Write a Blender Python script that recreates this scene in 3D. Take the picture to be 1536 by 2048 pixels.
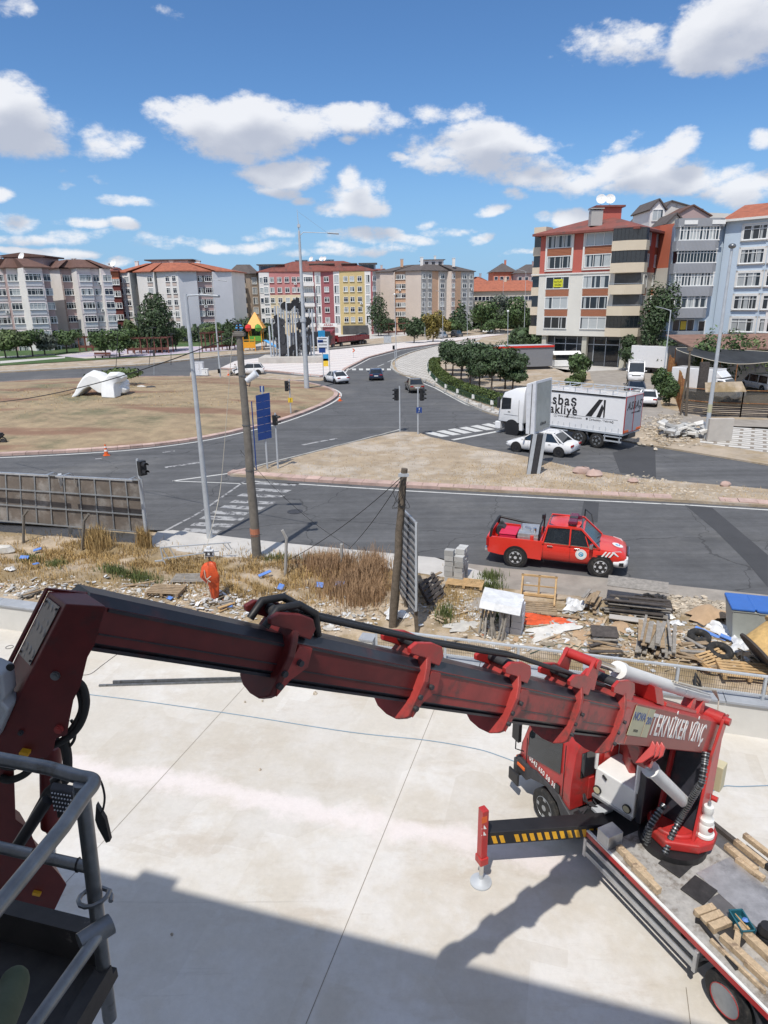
import bpy,bmesh,math,random
from mathutils import Vector,Matrix
R=math.radians
sc=bpy.context.scene
for o in list(bpy.data.objects):bpy.data.objects.remove(o)
col=sc.collection
# ------------------------------------------------------------------ camera
H=9.8;F=1330.0;PIT=math.atan(424/1330);ROL=math.atan(56/4172)
fv=Vector((0,math.cos(PIT),-math.sin(PIT)));u0=Vector((0,math.sin(PIT),math.cos(PIT)));r0=Vector((1,0,0))
rv=math.cos(ROL)*r0-math.sin(ROL)*u0;uv=math.cos(ROL)*u0+math.sin(ROL)*r0
cd=bpy.data.cameras.new('camera');cam=bpy.data.objects.new('camera',cd);col.objects.link(cam)
cam.matrix_world=Matrix(((rv.x,uv.x,-fv.x,0),(rv.y,uv.y,-fv.y,0),(rv.z,uv.z,-fv.z,H),(0,0,0,1)))
cd.sensor_fit='HORIZONTAL';cd.sensor_width=36;cd.lens=F/1536*36;cd.clip_end=8000;cd.clip_start=.05
sc.camera=cam;sc.render.resolution_x=768;sc.render.resolution_y=1024
SAZ,SEL=22.0,61.0
sd=bpy.data.lights.new('sun','SUN');sd.energy=3.5;sd.angle=R(.5);sd.color=(1,.95,.87)
sun=bpy.data.objects.new('sun',sd);col.objects.link(sun)
ldir=Vector((math.sin(R(SAZ))*math.cos(R(SEL)),math.cos(R(SAZ))*math.cos(R(SEL)),-math.sin(R(SEL))))
sun.rotation_euler=ldir.to_track_quat('-Z','Y').to_euler();sun.location=(0,0,60)
sc.view_settings.view_transform='Standard';sc.view_settings.look='None';sc.view_settings.exposure=0.2
# ------------------------------------------------------------------ pixel to world
def ray(x,y):return fv+rv*((x-768)/F)-uv*((y-1024)/F)
def G(x,y,z=0):
 d=ray(x,y);t=(z-H)/d.z;return Vector((d.x*t,d.y*t,z))
def at(x,y,Y):
 d=ray(x,y);t=Y/d.y;return Vector((d.x*t,Y,H+d.z*t))
def atd(x,y,dep):
 d=ray(x,y);return Vector((d.x*dep,d.y*dep,H+d.z*dep))
def yh(px):return 600-(px-768)*.0134
def W(px,Y):
 p=at(px,yh(px),Y);return Vector((p.x,p.y,0))
def elaz(x,y):
 d=ray(x,y);return math.atan2(d.x,d.y),math.atan2(d.z,math.hypot(d.x,d.y))
 # ------------------------------------------------------------------ world sky with cumulus clouds
wd=bpy.data.worlds.new('World');sc.world=wd;wd.use_nodes=True
nt=wd.node_tree;nt.nodes.clear()
def N(t,ty,**k):
 n=t.nodes.new(ty)
 for a,b in k.items():setattr(n,a,b)
 return n
def mth(t,op,a,b=None,c=None,clamp=False):
 n=N(t,'ShaderNodeMath',operation=op,use_clamp=clamp)
 for i,v in enumerate((a,b,c)):
  if v is None:continue
  if isinstance(v,(int,float)):n.inputs[i].default_value=v
  else:t.links.new(v,n.inputs[i])
 return n.outputs[0]
def vmt(t,op,a,b=None):
 n=N(t,'ShaderNodeVectorMath',operation=op)
 for i,v in enumerate((a,b)):
  if v is None:continue
  if isinstance(v,(tuple,list)):n.inputs[i].default_value=v
  else:t.links.new(v,n.inputs[i])
 return n.outputs['Value']if op=='DOT_PRODUCT' else n.outputs[0]
def mrange(t,v,a,b,c=0,d=1,smooth=True):
 n=N(t,'ShaderNodeMapRange');n.interpolation_type='SMOOTHSTEP' if smooth else 'LINEAR'
 t.links.new(v,n.inputs[0])
 for i,q in enumerate((a,b,c,d)):n.inputs[i+1].default_value=q
 return n.outputs[0]
 # cloud blobs: pixel x, y of centre, half width, half height, weight
CL=[(520,250,150,50,1),(650,245,120,42,1),(420,255,95,50,1),(310,205,50,24,.8),(380,225,70,40,1),(440,290,90,26,1),(800,238,42,18,.65),(690,225,80,30,1),(890,218,60,22,.7),(950,285,120,42,1),(1060,280,60,22,.8),(870,325,60,22,.9),(1000,320,90,26,.8),(1100,345,120,30,.9),(1230,340,130,34,1),(1330,365,120,28,1),(1440,355,70,16,.8),(1480,380,110,30,.9),(1350,300,46,22,1),(1400,80,90,60,1),(1500,55,110,75,1),(1450,20,110,55,1),(1215,95,75,40,.62),(1240,60,35,25,.6),(1530,290,30,22,.9),(30,240,95,56,1),(80,275,60,28,1),(0,205,50,32,1),(215,280,55,30,.85),(190,255,32,18,.8),(555,350,74,28,1),(535,385,46,13,.85),(710,390,62,32,1.05),(710,415,74,20,1),(590,404,24,9,.7),(700,365,35,18,1),(960,425,35,12,.95),(965,482,26,9,.9),(1010,390,34,13,.6),(1140,435,40,16,.8),(1165,425,30,14,.8),(1085,435,20,10,.5),(860,455,26,10,.6),(40,435,52,24,.95),(230,455,34,12,.9),(265,413,48,10,.7),(150,380,22,9,.7),(15,377,28,10,.8),(90,470,80,12,.75),(350,485,80,12,.7),(560,475,60,10,.75),(520,495,80,9,.7),(430,495,60,8,.7),(730,475,70,12,.8),(720,500,90,10,.75),(820,485,50,9,.7),(910,470,50,10,.65),(155,450,40,10,.7),(75,495,90,8,.8),(220,515,40,7,.6),(690,295,22,11,.75),(300,480,40,8,.6),(140,345,20,10,.42),(225,362,26,12,.42),(1240,290,30,20,.5),(785,315,26,8,.5),(30,15,32,22,.6),(350,15,36,16,.5),(1050,510,50,6,.6),(650,510,60,6,.6)]
wd.cycles.sampling_method='NONE'
def field(name,blobs,det):
 gt=bpy.data.node_groups.new(name,'ShaderNodeTree')
 gt.interface.new_socket('P',in_out='INPUT',socket_type='NodeSocketVector');gt.interface.new_socket('D',in_out='OUTPUT',socket_type='NodeSocketFloat')
 gi=N(gt,'NodeGroupInput');go=N(gt,'NodeGroupOutput')
 nz=N(gt,'ShaderNodeTexNoise');nz.inputs['Scale'].default_value=9;nz.inputs['Detail'].default_value=det;nz.inputs['Roughness'].default_value=.66
 sq=vmt(gt,'MULTIPLY',gi.outputs[0],(1,1.7,1));gt.links.new(sq,nz.inputs['Vector'])
 nw=N(gt,'ShaderNodeTexNoise');nw.inputs['Scale'].default_value=7;nw.inputs['Detail'].default_value=2;gt.links.new(sq,nw.inputs['Vector'])
 wv=vmt(gt,'MULTIPLY',vmt(gt,'SUBTRACT',nw.outputs['Color'],(.5,.5,.5)),(.11,.05,0))
 PP=vmt(gt,'ADD',gi.outputs[0],wv);acc=None
 for(a,e,ax,ey,s)in blobs:
  d=vmt(gt,'MULTIPLY',vmt(gt,'SUBTRACT',PP,(a,e,0)),(1/ax/1.42,1/ey/1.5,0))
  v=mth(gt,'MULTIPLY_ADD',vmt(gt,'DOT_PRODUCT',d,d),-s*.8,s*.8)
  acc=v if acc is None else mth(gt,'SMOOTH_MAX',acc,v,.12)
 dd_=mth(gt,'ADD',acc,mth(gt,'MULTIPLY',mth(gt,'SUBTRACT',nz.outputs['Fac'],.5),2.0))
 if det>3:
  nf=N(gt,'ShaderNodeTexNoise');nf.inputs['Scale'].default_value=38;nf.inputs['Detail'].default_value=4;nf.inputs['Roughness'].default_value=.6;gt.links.new(sq,nf.inputs['Vector']);dd_=mth(gt,'ADD',dd_,mth(gt,'MULTIPLY',mth(gt,'SUBTRACT',nf.outputs['Fac'],.5),.75))
 gt.links.new(dd_,go.inputs[0]);return gt
BL=[]
for(x,y,w,h,s)in CL:
 a,e=elaz(x,y);a1,_=elaz(x+w,y);_,e1=elaz(x,y-h);BL.append((a,e,max(abs(a1-a),1e-3),max(abs(e1-e),1e-3),s))
tc=N(nt,'ShaderNodeTexCoord');sp=N(nt,'ShaderNodeSeparateXYZ');nt.links.new(tc.outputs['Generated'],sp.inputs[0])
az=mth(nt,'ARCTAN2',sp.outputs[0],sp.outputs[1]);el=mth(nt,'ARCSINE',sp.outputs[2])
cb=N(nt,'ShaderNodeCombineXYZ');nt.links.new(az,cb.inputs[0]);nt.links.new(el,cb.inputs[1])
sky=N(nt,'ShaderNodeTexSky');sky.sky_type='NISHITA';sky.sun_disc=False;sky.sun_elevation=R(SEL);sky.sun_rotation=R(180+SAZ)
sky.air_density=1.0;sky.dust_density=.3;sky.ozone_density=1.0;sky.altitude=100
sk0=vmt(nt,'MULTIPLY',sky.outputs[0],(.056,.083,.112))
hm=N(nt,'ShaderNodeMix',data_type='RGBA');nt.links.new(mrange(nt,el,-.02,.24,.8,0),hm.inputs[0]);nt.links.new(sk0,hm.inputs[6]);hm.inputs[7].default_value=(.25,.43,.68,1);sk=hm.outputs[2]
def bgn(c):
 bg=N(nt,'ShaderNodeBackground');nt.links.new(c,bg.inputs[0]);bg.inputs[1].default_value=1;return bg.outputs[0]
plain=bgn(sk);cur=plain
ys=[elaz(768,q)[1]for q in(540,470,435,335,260,150,-60)];xs=[elaz(q,300)[0]for q in(-300,150,420,650,820,1150,1350,1800)]
for i in range(6):
 rowc=plain;rn=0
 for j in range(7):
  e0,e1,a0_,a1_=ys[i],ys[i+1],xs[j],xs[j+1]
  sub=[b_ for b_ in BL if b_[1]+b_[3]*1.6+.03>e0 and b_[1]-b_[3]*1.6-.03<e1 and b_[0]+b_[2]*1.6+.05>a0_ and b_[0]-b_[2]*1.6-.05<a1_]
  if not sub:continue
  gt=field('cloud_field',sub,6);g3=field('cloud_shade',sub,2)
  g1=N(nt,'ShaderNodeGroup');g1.node_tree=gt;nt.links.new(cb.outputs[0],g1.inputs[0])
  g2=N(nt,'ShaderNodeGroup');g2.node_tree=g3;nt.links.new(vmt(nt,'ADD',cb.outputs[0],(-.012,.03,0)),g2.inputs[0])
  alpha=mrange(nt,g1.outputs[0],.13,.66)
  shade=mrange(nt,mth(nt,'SUBTRACT',g2.outputs[0],mth(nt,'MULTIPLY',g1.outputs[0],.35)),-.35,.75)
  cc=N(nt,'ShaderNodeMix',data_type='RGBA');nt.links.new(shade,cc.inputs[0]);cc.inputs[6].default_value=(.80,.81,.84,1);cc.inputs[7].default_value=(.46,.49,.57,1)
  mx=N(nt,'ShaderNodeMix',data_type='RGBA');nt.links.new(mth(nt,'MULTIPLY',alpha,.93),mx.inputs[0]);nt.links.new(sk,mx.inputs[6]);nt.links.new(cc.outputs[2],mx.inputs[7])
  ms=N(nt,'ShaderNodeMixShader');nt.links.new(mth(nt,'MULTIPLY',mth(nt,'GREATER_THAN',az,a0_),mth(nt,'LESS_THAN',az,a1_)),ms.inputs[0]);nt.links.new(rowc,ms.inputs[1]);nt.links.new(bgn(mx.outputs[2]),ms.inputs[2]);rowc=ms.outputs[0];rn=1
 if rn:ms=N(nt,'ShaderNodeMixShader');nt.links.new(mth(nt,'MULTIPLY',mth(nt,'GREATER_THAN',el,ys[i]),mth(nt,'LESS_THAN',el,ys[i+1])),ms.inputs[0]);nt.links.new(cur,ms.inputs[1]);nt.links.new(rowc,ms.inputs[2]);cur=ms.outputs[0]
 # unseen sky above and behind the view: broken cloud added as neutral fill for shadows
gn=N(nt,'ShaderNodeTexNoise');gn.inputs['Scale'].default_value=4;gn.inputs['Detail'].default_value=4;nt.links.new(tc.outputs['Generated'],gn.inputs['Vector'])
gm=N(nt,'ShaderNodeMix',data_type='RGBA');nt.links.new(mrange(nt,gn.outputs['Fac'],.47,.57),gm.inputs[0]);nt.links.new(sk,gm.inputs[6]);gm.inputs[7].default_value=(.68,.71,.77,1)
fr_=mth(nt,'MULTIPLY',mth(nt,'MULTIPLY',mth(nt,'LESS_THAN',el,ys[-1]),mth(nt,'GREATER_THAN',sp.outputs[1],0)),mth(nt,'MULTIPLY',mth(nt,'GREATER_THAN',az,xs[0]),mth(nt,'LESS_THAN',az,xs[-1])))
ms=N(nt,'ShaderNodeMixShader');nt.links.new(fr_,ms.inputs[0]);nt.links.new(bgn(gm.outputs[2]),ms.inputs[1]);nt.links.new(cur,ms.inputs[2]);cur=ms.outputs[0]
wo=N(nt,'ShaderNodeOutputWorld');nt.links.new(cur,wo.inputs[0])
# ------------------------------------------------------------------ materials
MC={}
def mat(name,c,rough=.7,metal=0,var=.12,scale=3,bump=0,bscale=30,c2=None,f2=(.5,.62),s2=2,alpha=1,coat=0,spec=.5,island=0,objvar=0,dust=0):
 if name in MC:return MC[name]
 m=bpy.data.materials.new(name);m.use_nodes=True;t=m.node_tree;b=t.nodes['Principled BSDF'];L=t.links
 co=N(t,'ShaderNodeTexCoord').outputs['Object']
 n1=N(t,'ShaderNodeTexNoise');n1.inputs['Scale'].default_value=scale;n1.inputs['Detail'].default_value=6;n1.inputs['Roughness'].default_value=.65;L.new(co,n1.inputs['Vector'])
 f=mrange(t,n1.outputs['Fac'],.3,.7,1-var,1+var,False)
 if island:
  ge=N(t,'ShaderNodeNewGeometry');f=mth(t,'MULTIPLY',f,mrange(t,ge.outputs['Random Per Island'],0,1,1-island,1+island,False))
 if objvar:
  oi=N(t,'ShaderNodeObjectInfo');f=mth(t,'MULTIPLY',f,mrange(t,oi.outputs['Random'],0,1,1-objvar,1+objvar,False))
 base=N(t,'ShaderNodeRGB').outputs[0];base.default_value=(*c,1)
 if c2:
  n2=N(t,'ShaderNodeTexNoise');n2.inputs['Scale'].default_value=s2;n2.inputs['Detail'].default_value=8;n2.inputs['Roughness'].default_value=.7;L.new(co,n2.inputs['Vector'])
  mm=N(t,'ShaderNodeMix',data_type='RGBA');L.new(mrange(t,n2.outputs['Fac'],*f2),mm.inputs[0]);L.new(base,mm.inputs[6]);mm.inputs[7].default_value=(*c2,1);base=mm.outputs[2]
 sc_=N(t,'ShaderNodeVectorMath',operation='SCALE');L.new(base,sc_.inputs[0]);L.new(f,sc_.inputs['Scale'])
 L.new(sc_.outputs[0],b.inputs['Base Color'])
 b.inputs['Roughness'].default_value=rough;b.inputs['Metallic'].default_value=metal;b.inputs['Alpha'].default_value=alpha
 b.inputs['Coat Weight'].default_value=coat;b.inputs['Specular IOR Level'].default_value=spec;b.inputs['Coat Roughness'].default_value=.08
 if bump:
  n3=N(t,'ShaderNodeTexNoise');n3.inputs['Scale'].default_value=bscale;n3.inputs['Detail'].default_value=5;L.new(co,n3.inputs['Vector'])
  bp=N(t,'ShaderNodeBump');bp.inputs['Strength'].default_value=1;bp.inputs['Distance'].default_value=bump;L.new(n3.outputs['Fac'],bp.inputs['Height']);L.new(bp.outputs[0],b.inputs['Normal'])
 MC[name]=m;return m
M={}
def D(k,*a,**q):M[k]=mat(k,*a,**q)
D('white',(.78,.78,.76),.5,var=.05);D('offwhite',(.62,.60,.55),.7,var=.1,scale=1)
D('car_white',(.80,.80,.80),.25,var=.03,coat=.6);D('car_blue',(.018,.04,.09),.25,var=.05,coat=.8);D('car_gold',(.27,.24,.19),.3,metal=.5,var=.05,coat=.6)
D('car_grey',(.10,.11,.13),.3,metal=.5,var=.05,coat=.7);D('car_dark',(.035,.04,.05),.3,metal=.3,var=.05,coat=.7);D('car_silver',(.42,.43,.45),.3,metal=.5,var=.05,coat=.6)
D('fire_red',(.68,.035,.022),.3,var=.04,coat=.5);D('glass',(.015,.02,.025),.06,var=.3,spec=.8);D('glass_blue',(.03,.06,.09),.06,spec=.8)
D('tyre',(.02,.02,.02),.85,var=.25,scale=20,c2=(.05,.045,.04),s2=8);D('rim',(.62,.63,.65),.35,metal=.25);D('black',(.015,.015,.017),.5,var=.3);D('dark',(.04,.04,.045),.6,var=.3,scale=8)
D('lamp_red',(.35,.01,.01),.2);D('lamp_clear',(.6,.62,.64),.15);D('chrome',(.7,.7,.7),.15,metal=1);D('orange',(.75,.13,.02),.45);D('yellow',(.75,.5,.04),.5);D('plate',(.75,.75,.75),.5)
D('steel',(.36,.38,.40),.45,metal=.6,var=.15,scale=4,bump=.001);D('galv',(.48,.51,.54),.5,metal=.15,var=.12,scale=3);D('alu',(.55,.56,.57),.4,metal=.7,var=.15,scale=5)
D('asphalt',(.090,.091,.094),.9,var=.16,scale=.35,bump=.004,bscale=60,c2=(.14,.137,.132),f2=(.50,.75),s2=.09)
D('asphalt_patch',(.055,.056,.06),.9,var=.15,scale=.6,bump=.004,bscale=60)
D('asphalt_dusty',(.30,.27,.235),.95,var=.2,scale=1.2,bump=.004,bscale=40)
D('road_white',(.55,.55,.53),.8,var=.15,scale=2.5,c2=(.16,.16,.165),f2=(.56,.72),s2=3)
D('road_worn',(.36,.36,.36),.8,var=.2,scale=2.5,c2=(.10,.10,.105),f2=(.48,.58),s2=2.2)
D('kerb_pink',(.46,.33,.285),.9,var=.2,scale=1.2,c2=(.46,.36,.31),f2=(.5,.7),s2=1.5,bump=.004,bscale=20,island=.12)
D('kerb_grey',(.40,.39,.36),.9,var=.2,scale=1.2,bump=.004,bscale=20,island=.12)
D('dry_grass',(.30,.20,.115),.95,var=.22,scale=.8,bump=.03,bscale=6,c2=(.17,.145,.075),f2=(.5,.68),s2=.12)
D('dry_soil',(.36,.285,.20),.95,var=.22,scale=.9,bump=.03,bscale=8,c2=(.43,.37,.30),f2=(.46,.6),s2=.35)
D('soil',(.40,.33,.25),.95,var=.2,scale=.5,bump=.03,bscale=5,c2=(.33,.25,.15),f2=(.45,.6),s2=.2)
D('lawn',(.05,.10,.025),.95,var=.3,scale=.6,bump=.03,bscale=5,c2=(.12,.12,.05),f2=(.5,.7),s2=.15)
D('paving',(.50,.48,.45),.9,var=.12,scale=1,bump=.004);D('cement',(.46,.43,.39),.85,var=.15,scale=.7,bump=.003,bscale=30);D('concrete',(.38,.37,.35),.9,var=.2,scale=1,bump=.006,bscale=14)
D('rock',(.46,.40,.32),.95,var=.3,scale=3,bump=.02,bscale=8,island=.3);D('wood',(.30,.22,.14),.9,var=.3,scale=6,bump=.004,bscale=20,island=.25,objvar=.1);D('wood_new',(.48,.32,.16),.8,var=.25,scale=5,island=.2)
D('wood_grey',(.26,.24,.215),.9,var=.3,scale=6,bump=.004,bscale=20,island=.3);D('wood_dark',(.07,.06,.055),.9,var=.4,scale=6,island=.35);D('pole_wood',(.13,.105,.08),.95,var=.35,scale=8,bump=.01,bscale=12)
D('pole_conc',(.17,.155,.135),.95,var=.25,scale=3,bump=.006,bscale=14)
D('leaf_dark',(.042,.072,.026),.65,var=.35,scale=.8,island=.45);D('leaf_mid',(.058,.10,.028),.65,var=.35,scale=.8,island=.45);D('leaf_pale',(.09,.13,.04),.65,var=.3,scale=.8,island=.45)
D('leaf_grey',(.10,.12,.09),.7,var=.3,scale=.8,island=.4);D('leaf_gold',(.19,.15,.03),.65,var=.3,scale=.8,island=.45);D('bark',(.11,.085,.065),.95,var=.3,scale=6,bump=.01,bscale=20)
D('cable',(.02,.02,.02),.7);D('cream_rope',(.5,.46,.38),.9);D('plastic_white',(.68,.70,.73),.45);D('tarp_orange',(.62,.09,.025),.5,var=.25,scale=6,bump=.01,bscale=12)
D('blue_foam',(.12,.25,.62),.6,var=.2);D('cardboard',(.45,.31,.19),.9,var=.15,scale=3);D('sheet_white',(.66,.67,.68),.5,var=.2,scale=3,bump=.01,bscale=10)
D('sign_blue',(.012,.05,.22),.45,var=.08);D('sign_white',(.72,.73,.75),.5);D('sign_teal',(.02,.25,.5),.5)
# ------------------------------------------------------------------ mesh builder
WM={}
def rnd(a,b):return random.uniform(a,b)
class MB:
 def __init__(s,T=None):s.v=[];s.f=[];s.mi=[];s.T=T or Matrix();s.m=0;s.k=0
 def add(s,vs,fs,m=None):
  b=len(s.v);s.v+=[s.T@Vector(p)for p in vs];s.f+=[tuple(b+i for i in q)for q in fs];s.mi+=[s.m if m is None else m]*len(fs);return s
 def box(s,c,d,rz=0,m=None,M4=None):
  x,y,z=d[0]/2,d[1]/2,d[2]/2;q=M4 or(Matrix.Translation(c)@Matrix.Rotation(rz,4,'Z'))
  vs=[q@Vector((i*x,j*y,k*z))for k in(-1,1)for j in(-1,1)for i in(-1,1)]
  return s.add(vs,[(0,2,3,1),(4,5,7,6),(0,1,5,4),(2,6,7,3),(0,4,6,2),(1,3,7,5)],m)
 def bar(s,a,b,w,h=None,m=None,up=(0,0,1)):
  a,b=Vector(a),Vector(b);h=h or w;z=(b-a);l=z.length
  if l<1e-6:return s
  z.normalize();x=Vector(up).cross(z)
  if x.length<1e-4:x=Vector((1,0,0))
  x.normalize();y=z.cross(x)
  q=Matrix((x,y,z)).transposed().to_4x4();q.translation=(a+b)/2
  return s.box((0,0,0),(w,h,l),M4=q,m=m)
 def cyl(s,a,b,r,r2=None,n=12,cap=True,m=None):
  a,b=Vector(a),Vector(b);r2=r if r2 is None else r2;z=(b-a)
  if z.length<1e-7:return s
  z.normalize();x=z.orthogonal().normalized();y=z.cross(x)
  vs=[a+(x*math.cos(2*math.pi*i/n)+y*math.sin(2*math.pi*i/n))*r for i in range(n)]+[b+(x*math.cos(2*math.pi*i/n)+y*math.sin(2*math.pi*i/n))*r2 for i in range(n)]
  fs=[(i,(i+1)%n,n+(i+1)%n,n+i)for i in range(n)]
  if cap:fs+=[tuple(range(n-1,-1,-1)),tuple(range(n,2*n))]
  return s.add(vs,fs,m)
 def tube(s,pts,r,n=8,m=None,closed=False):
  pts=[Vector(p)for p in pts];rs=r if isinstance(r,(list,tuple))else[r]*len(pts);vs=[];fs=[];px=None
  for i,p in enumerate(pts):
   if closed:t=pts[(i+1)%len(pts)]-pts[i-1]
   else:t=pts[min(i+1,len(pts)-1)]-pts[max(i-1,0)]
   if t.length<1e-8:t=Vector((0,0,1))
   t.normalize();x=(px-t*px.dot(t))if px else t.orthogonal()
   if x.length<1e-5:x=t.orthogonal()
   x.normalize();px=x;y=t.cross(x)
   vs+=[p+(x*math.cos(2*math.pi*k/n)+y*math.sin(2*math.pi*k/n))*rs[i]for k in range(n)]
  L=len(pts)
  for i in range(L if closed else L-1):
   for k in range(n):a=i*n;b=((i+1)%L)*n;fs.append((a+k,a+(k+1)%n,b+(k+1)%n,b+k))
  if not closed:fs+=[tuple(range(n-1,-1,-1)),tuple(range((L-1)*n,L*n))]
  return s.add(vs,fs,m)
 def prism(s,poly,ext,m=None):
  p=[Vector(q)for q in poly];e=Vector(ext);n=len(p)
  return s.add(p+[q+e for q in p],[tuple(range(n-1,-1,-1)),tuple(range(n,2*n))]+[(i,(i+1)%n,n+(i+1)%n,n+i)for i in range(n)],m)
 def quad(s,*p,m=None):return s.add(p,[tuple(range(len(p)))],m)
 def loft(s,secs,m=None,cap=True,closed=True):
  n=len(secs[0]);vs=[p for q in secs for p in q];fs=[]
  for i in range(len(secs)-1):
   for k in range(n if closed else n-1):fs.append((i*n+k,i*n+(k+1)%n,(i+1)*n+(k+1)%n,(i+1)*n+k))
  if cap and closed:fs+=[tuple(range(n-1,-1,-1)),tuple(range((len(secs)-1)*n,len(secs)*n))]
  return s.add(vs,fs,m)
 def lathe(s,prof,c=(0,0,0),n=20,m=None):
  c=Vector(c);return s.loft([[c+Vector((r*math.cos(2*math.pi*k/n),r*math.sin(2*math.pi*k/n),z))for k in range(n)]for r,z in prof],m)
 def blob(s,c,r,n=8,jit=.25,m=None,sq=(1,1,1)):
  c=Vector(c);vs=[];fs=[];rows=max(3,n//2)
  for i in range(rows+1):
   th=math.pi*i/rows
   for k in range(n):
    ph=2*math.pi*k/n;q=r*(1+rnd(-jit,jit));vs.append(c+Vector((q*math.sin(th)*math.cos(ph)*sq[0],q*math.sin(th)*math.sin(ph)*sq[1],q*math.cos(th)*sq[2])))
  for i in range(rows):
   for k in range(n):fs.append((i*n+k,(i+1)*n+k,(i+1)*n+(k+1)%n,i*n+(k+1)%n))
  return s.add(vs,fs,m)
 def build(s,name,mats,parent=None,label=None,cat=None,group=None,kind=None,smooth=0,bevel=0,world=False,loc=None,merge=False,seg=2):
  me=bpy.data.meshes.new(name);org=Vector((0,0,0))
  if parent is None and loc is not None:org=Vector(loc)
  me.from_pydata([tuple(v-org)for v in s.v],[],s.f)
  for q in(mats if isinstance(mats,(list,tuple))else[mats]):me.materials.append(M[q]if isinstance(q,str)else q)
  me.polygons.foreach_set('material_index',s.mi)
  b=bmesh.new();b.from_mesh(me)
  if merge:bmesh.ops.remove_doubles(b,verts=b.verts,dist=1e-4)
  bmesh.ops.recalc_face_normals(b,faces=b.faces);b.to_mesh(me);b.free()
  if smooth:
   me.polygons.foreach_set('use_smooth',[True]*len(me.polygons));me.set_sharp_from_angle(angle=R(smooth))
  o=bpy.data.objects.new(name,me);col.objects.link(o);o.location=org;WM[o.name]=Matrix.Translation(org)
  if bevel:
   bv=o.modifiers.new('bevel','BEVEL');bv.width=bevel;bv.segments=seg;bv.limit_method='ANGLE';bv.angle_limit=R(35);bv.harden_normals=False
  if parent:
   o.parent=parent
   if world:o.matrix_parent_inverse=WM[parent.name].inverted();WM[o.name]=Matrix()
   else:WM[o.name]=WM[parent.name].copy()
  tag(o,label,cat,group,kind);return o
def tag(o,label=None,cat=None,group=None,kind=None):
 for k,v in(('label',label),('category',cat),('group',group),('kind',kind)):
  if v:o[k]=v
 return o
def E(name,loc,rz=0,label=None,cat=None,group=None,rx=0,ry=0):
 o=bpy.data.objects.new(name,None);col.objects.link(o);o.empty_display_size=.2;o.location=loc;o.rotation_euler=(rx,ry,rz)
 WM[o.name]=Matrix.Translation(Vector(loc))@Matrix.Rotation(rz,4,'Z')@Matrix.Rotation(ry,4,'Y')@Matrix.Rotation(rx,4,'X')
 return tag(o,label,cat,group)
KIDS={}
def copy_tree(o,parent=None,**tg):
 c=o.copy();col.objects.link(c);WM[c.name]=WM[o.name].copy()
 if parent:c.parent=parent
 for ch in[q for q in bpy.data.objects if q.parent==o]:copy_tree(ch,c)
 return tag(c,**tg)
def move(o,loc,rz=0,s=1):
 o.location=loc;o.rotation_euler=(0,0,rz);o.scale=(s,)*3 if isinstance(s,(int,float))else s;return o
def text(s,size,T,m,parent,name='lettering',depth=.004,world=False,sx=1,label=None,shear=0,bold=0):
 cu=bpy.data.curves.new(name,'FONT');cu.body=s;cu.size=size;cu.extrude=depth;cu.align_x='CENTER';cu.align_y='CENTER';cu.shear=shear;cu.resolution_u=3;cu.offset=bold;cu.space_character=1.0+(.16 if bold else 0)
 t=bpy.data.objects.new('tmp',cu);col.objects.link(t);bpy.context.view_layer.update()
 me=bpy.data.meshes.new_from_object(t.evaluated_get(bpy.context.evaluated_depsgraph_get()));bpy.data.objects.remove(t)
 me.transform(T@Matrix.Diagonal((sx,1,1,1)));me.materials.clear();me.materials.append(M[m]if isinstance(m,str)else m)
 o=bpy.data.objects.new(name,me);col.objects.link(o);o.parent=parent
 if world:o.matrix_parent_inverse=WM[parent.name].inverted()
 WM[o.name]=WM[parent.name].copy()
 return tag(o,label)
def basis(o,x,y):
 x=Vector(x).normalized();z=x.cross(Vector(y)).normalized();y=z.cross(x);q=Matrix((x,y,z)).transposed().to_4x4();q.translation=Vector(o);return q
def spline(pts,n=6,closed=False):
 P=[Vector(p)for p in pts];out=[];L=len(P)
 for i in range(L if closed else L-1):
  a,b,c,d=(P[(i-1)%L]if closed or i else P[0]),P[i],P[(i+1)%L],(P[(i+2)%L]if closed or i+2<L else P[-1])
  for k in range(n):
   t=k/n;out.append(.5*((2*b)+(c-a)*t+(2*a-5*b+4*c-d)*t*t+(3*b-a-3*c+d)*t**3))
 if not closed:out.append(P[-1])
 return out
random.seed(4)
YZ=-.5
wd_=Vector((.961,-.2755,0)).normalized();wn=Vector((-wd_.y,wd_.x,0));W0=G(0,1257,YZ)
def YW(a,b,z=0):q=W0+wd_*a+wn*b;return Vector((q.x,q.y,z))
# ---- ground: one stepped sheet, yard level in front of the wall and road level behind it
m=MB();e=-.12
m.quad(YW(-900,.15,e),YW(900,.15,e),YW(3000,5000,e),YW(-3000,5000,e));m.quad(YW(-900,.15,YZ-.06),YW(900,.15,YZ-.06),YW(900,.15,e),YW(-900,.15,e));m.quad(YW(-900,-300,YZ-.06),YW(900,-300,YZ-.06),YW(900,.15,YZ-.06),YW(-900,.15,YZ-.06))
m.build('ground','soil',kind='structure')
def sheet(name,pts,m_,z,edge=None,px=True,kind='structure',**k):
 P=[(G(*p,z)if px else Vector((p[0],p[1],z)))for p in pts];mm=MB()
 if edge:mm.prism([(p.x,p.y,z-edge)for p in P],(0,0,edge))
 else:mm.add(P,[tuple(range(len(P)))])
 return mm.build(name,m_,kind=kind,**k)
def curve_px(pts,n=6,closed=False):return[(p.x,p.y)for p in spline([Vector((a,b,0))for a,b in pts],n,closed)]
def wpts(pts,z=0):return[G(x,y,z)for x,y in pts]
NEAR=[(-400,1000),(0,1045),(345,1062),(510,1098),(700,1110),(880,1116),(1000,1150),(1300,1192),(1536,1214),(1900,1240)]
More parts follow.
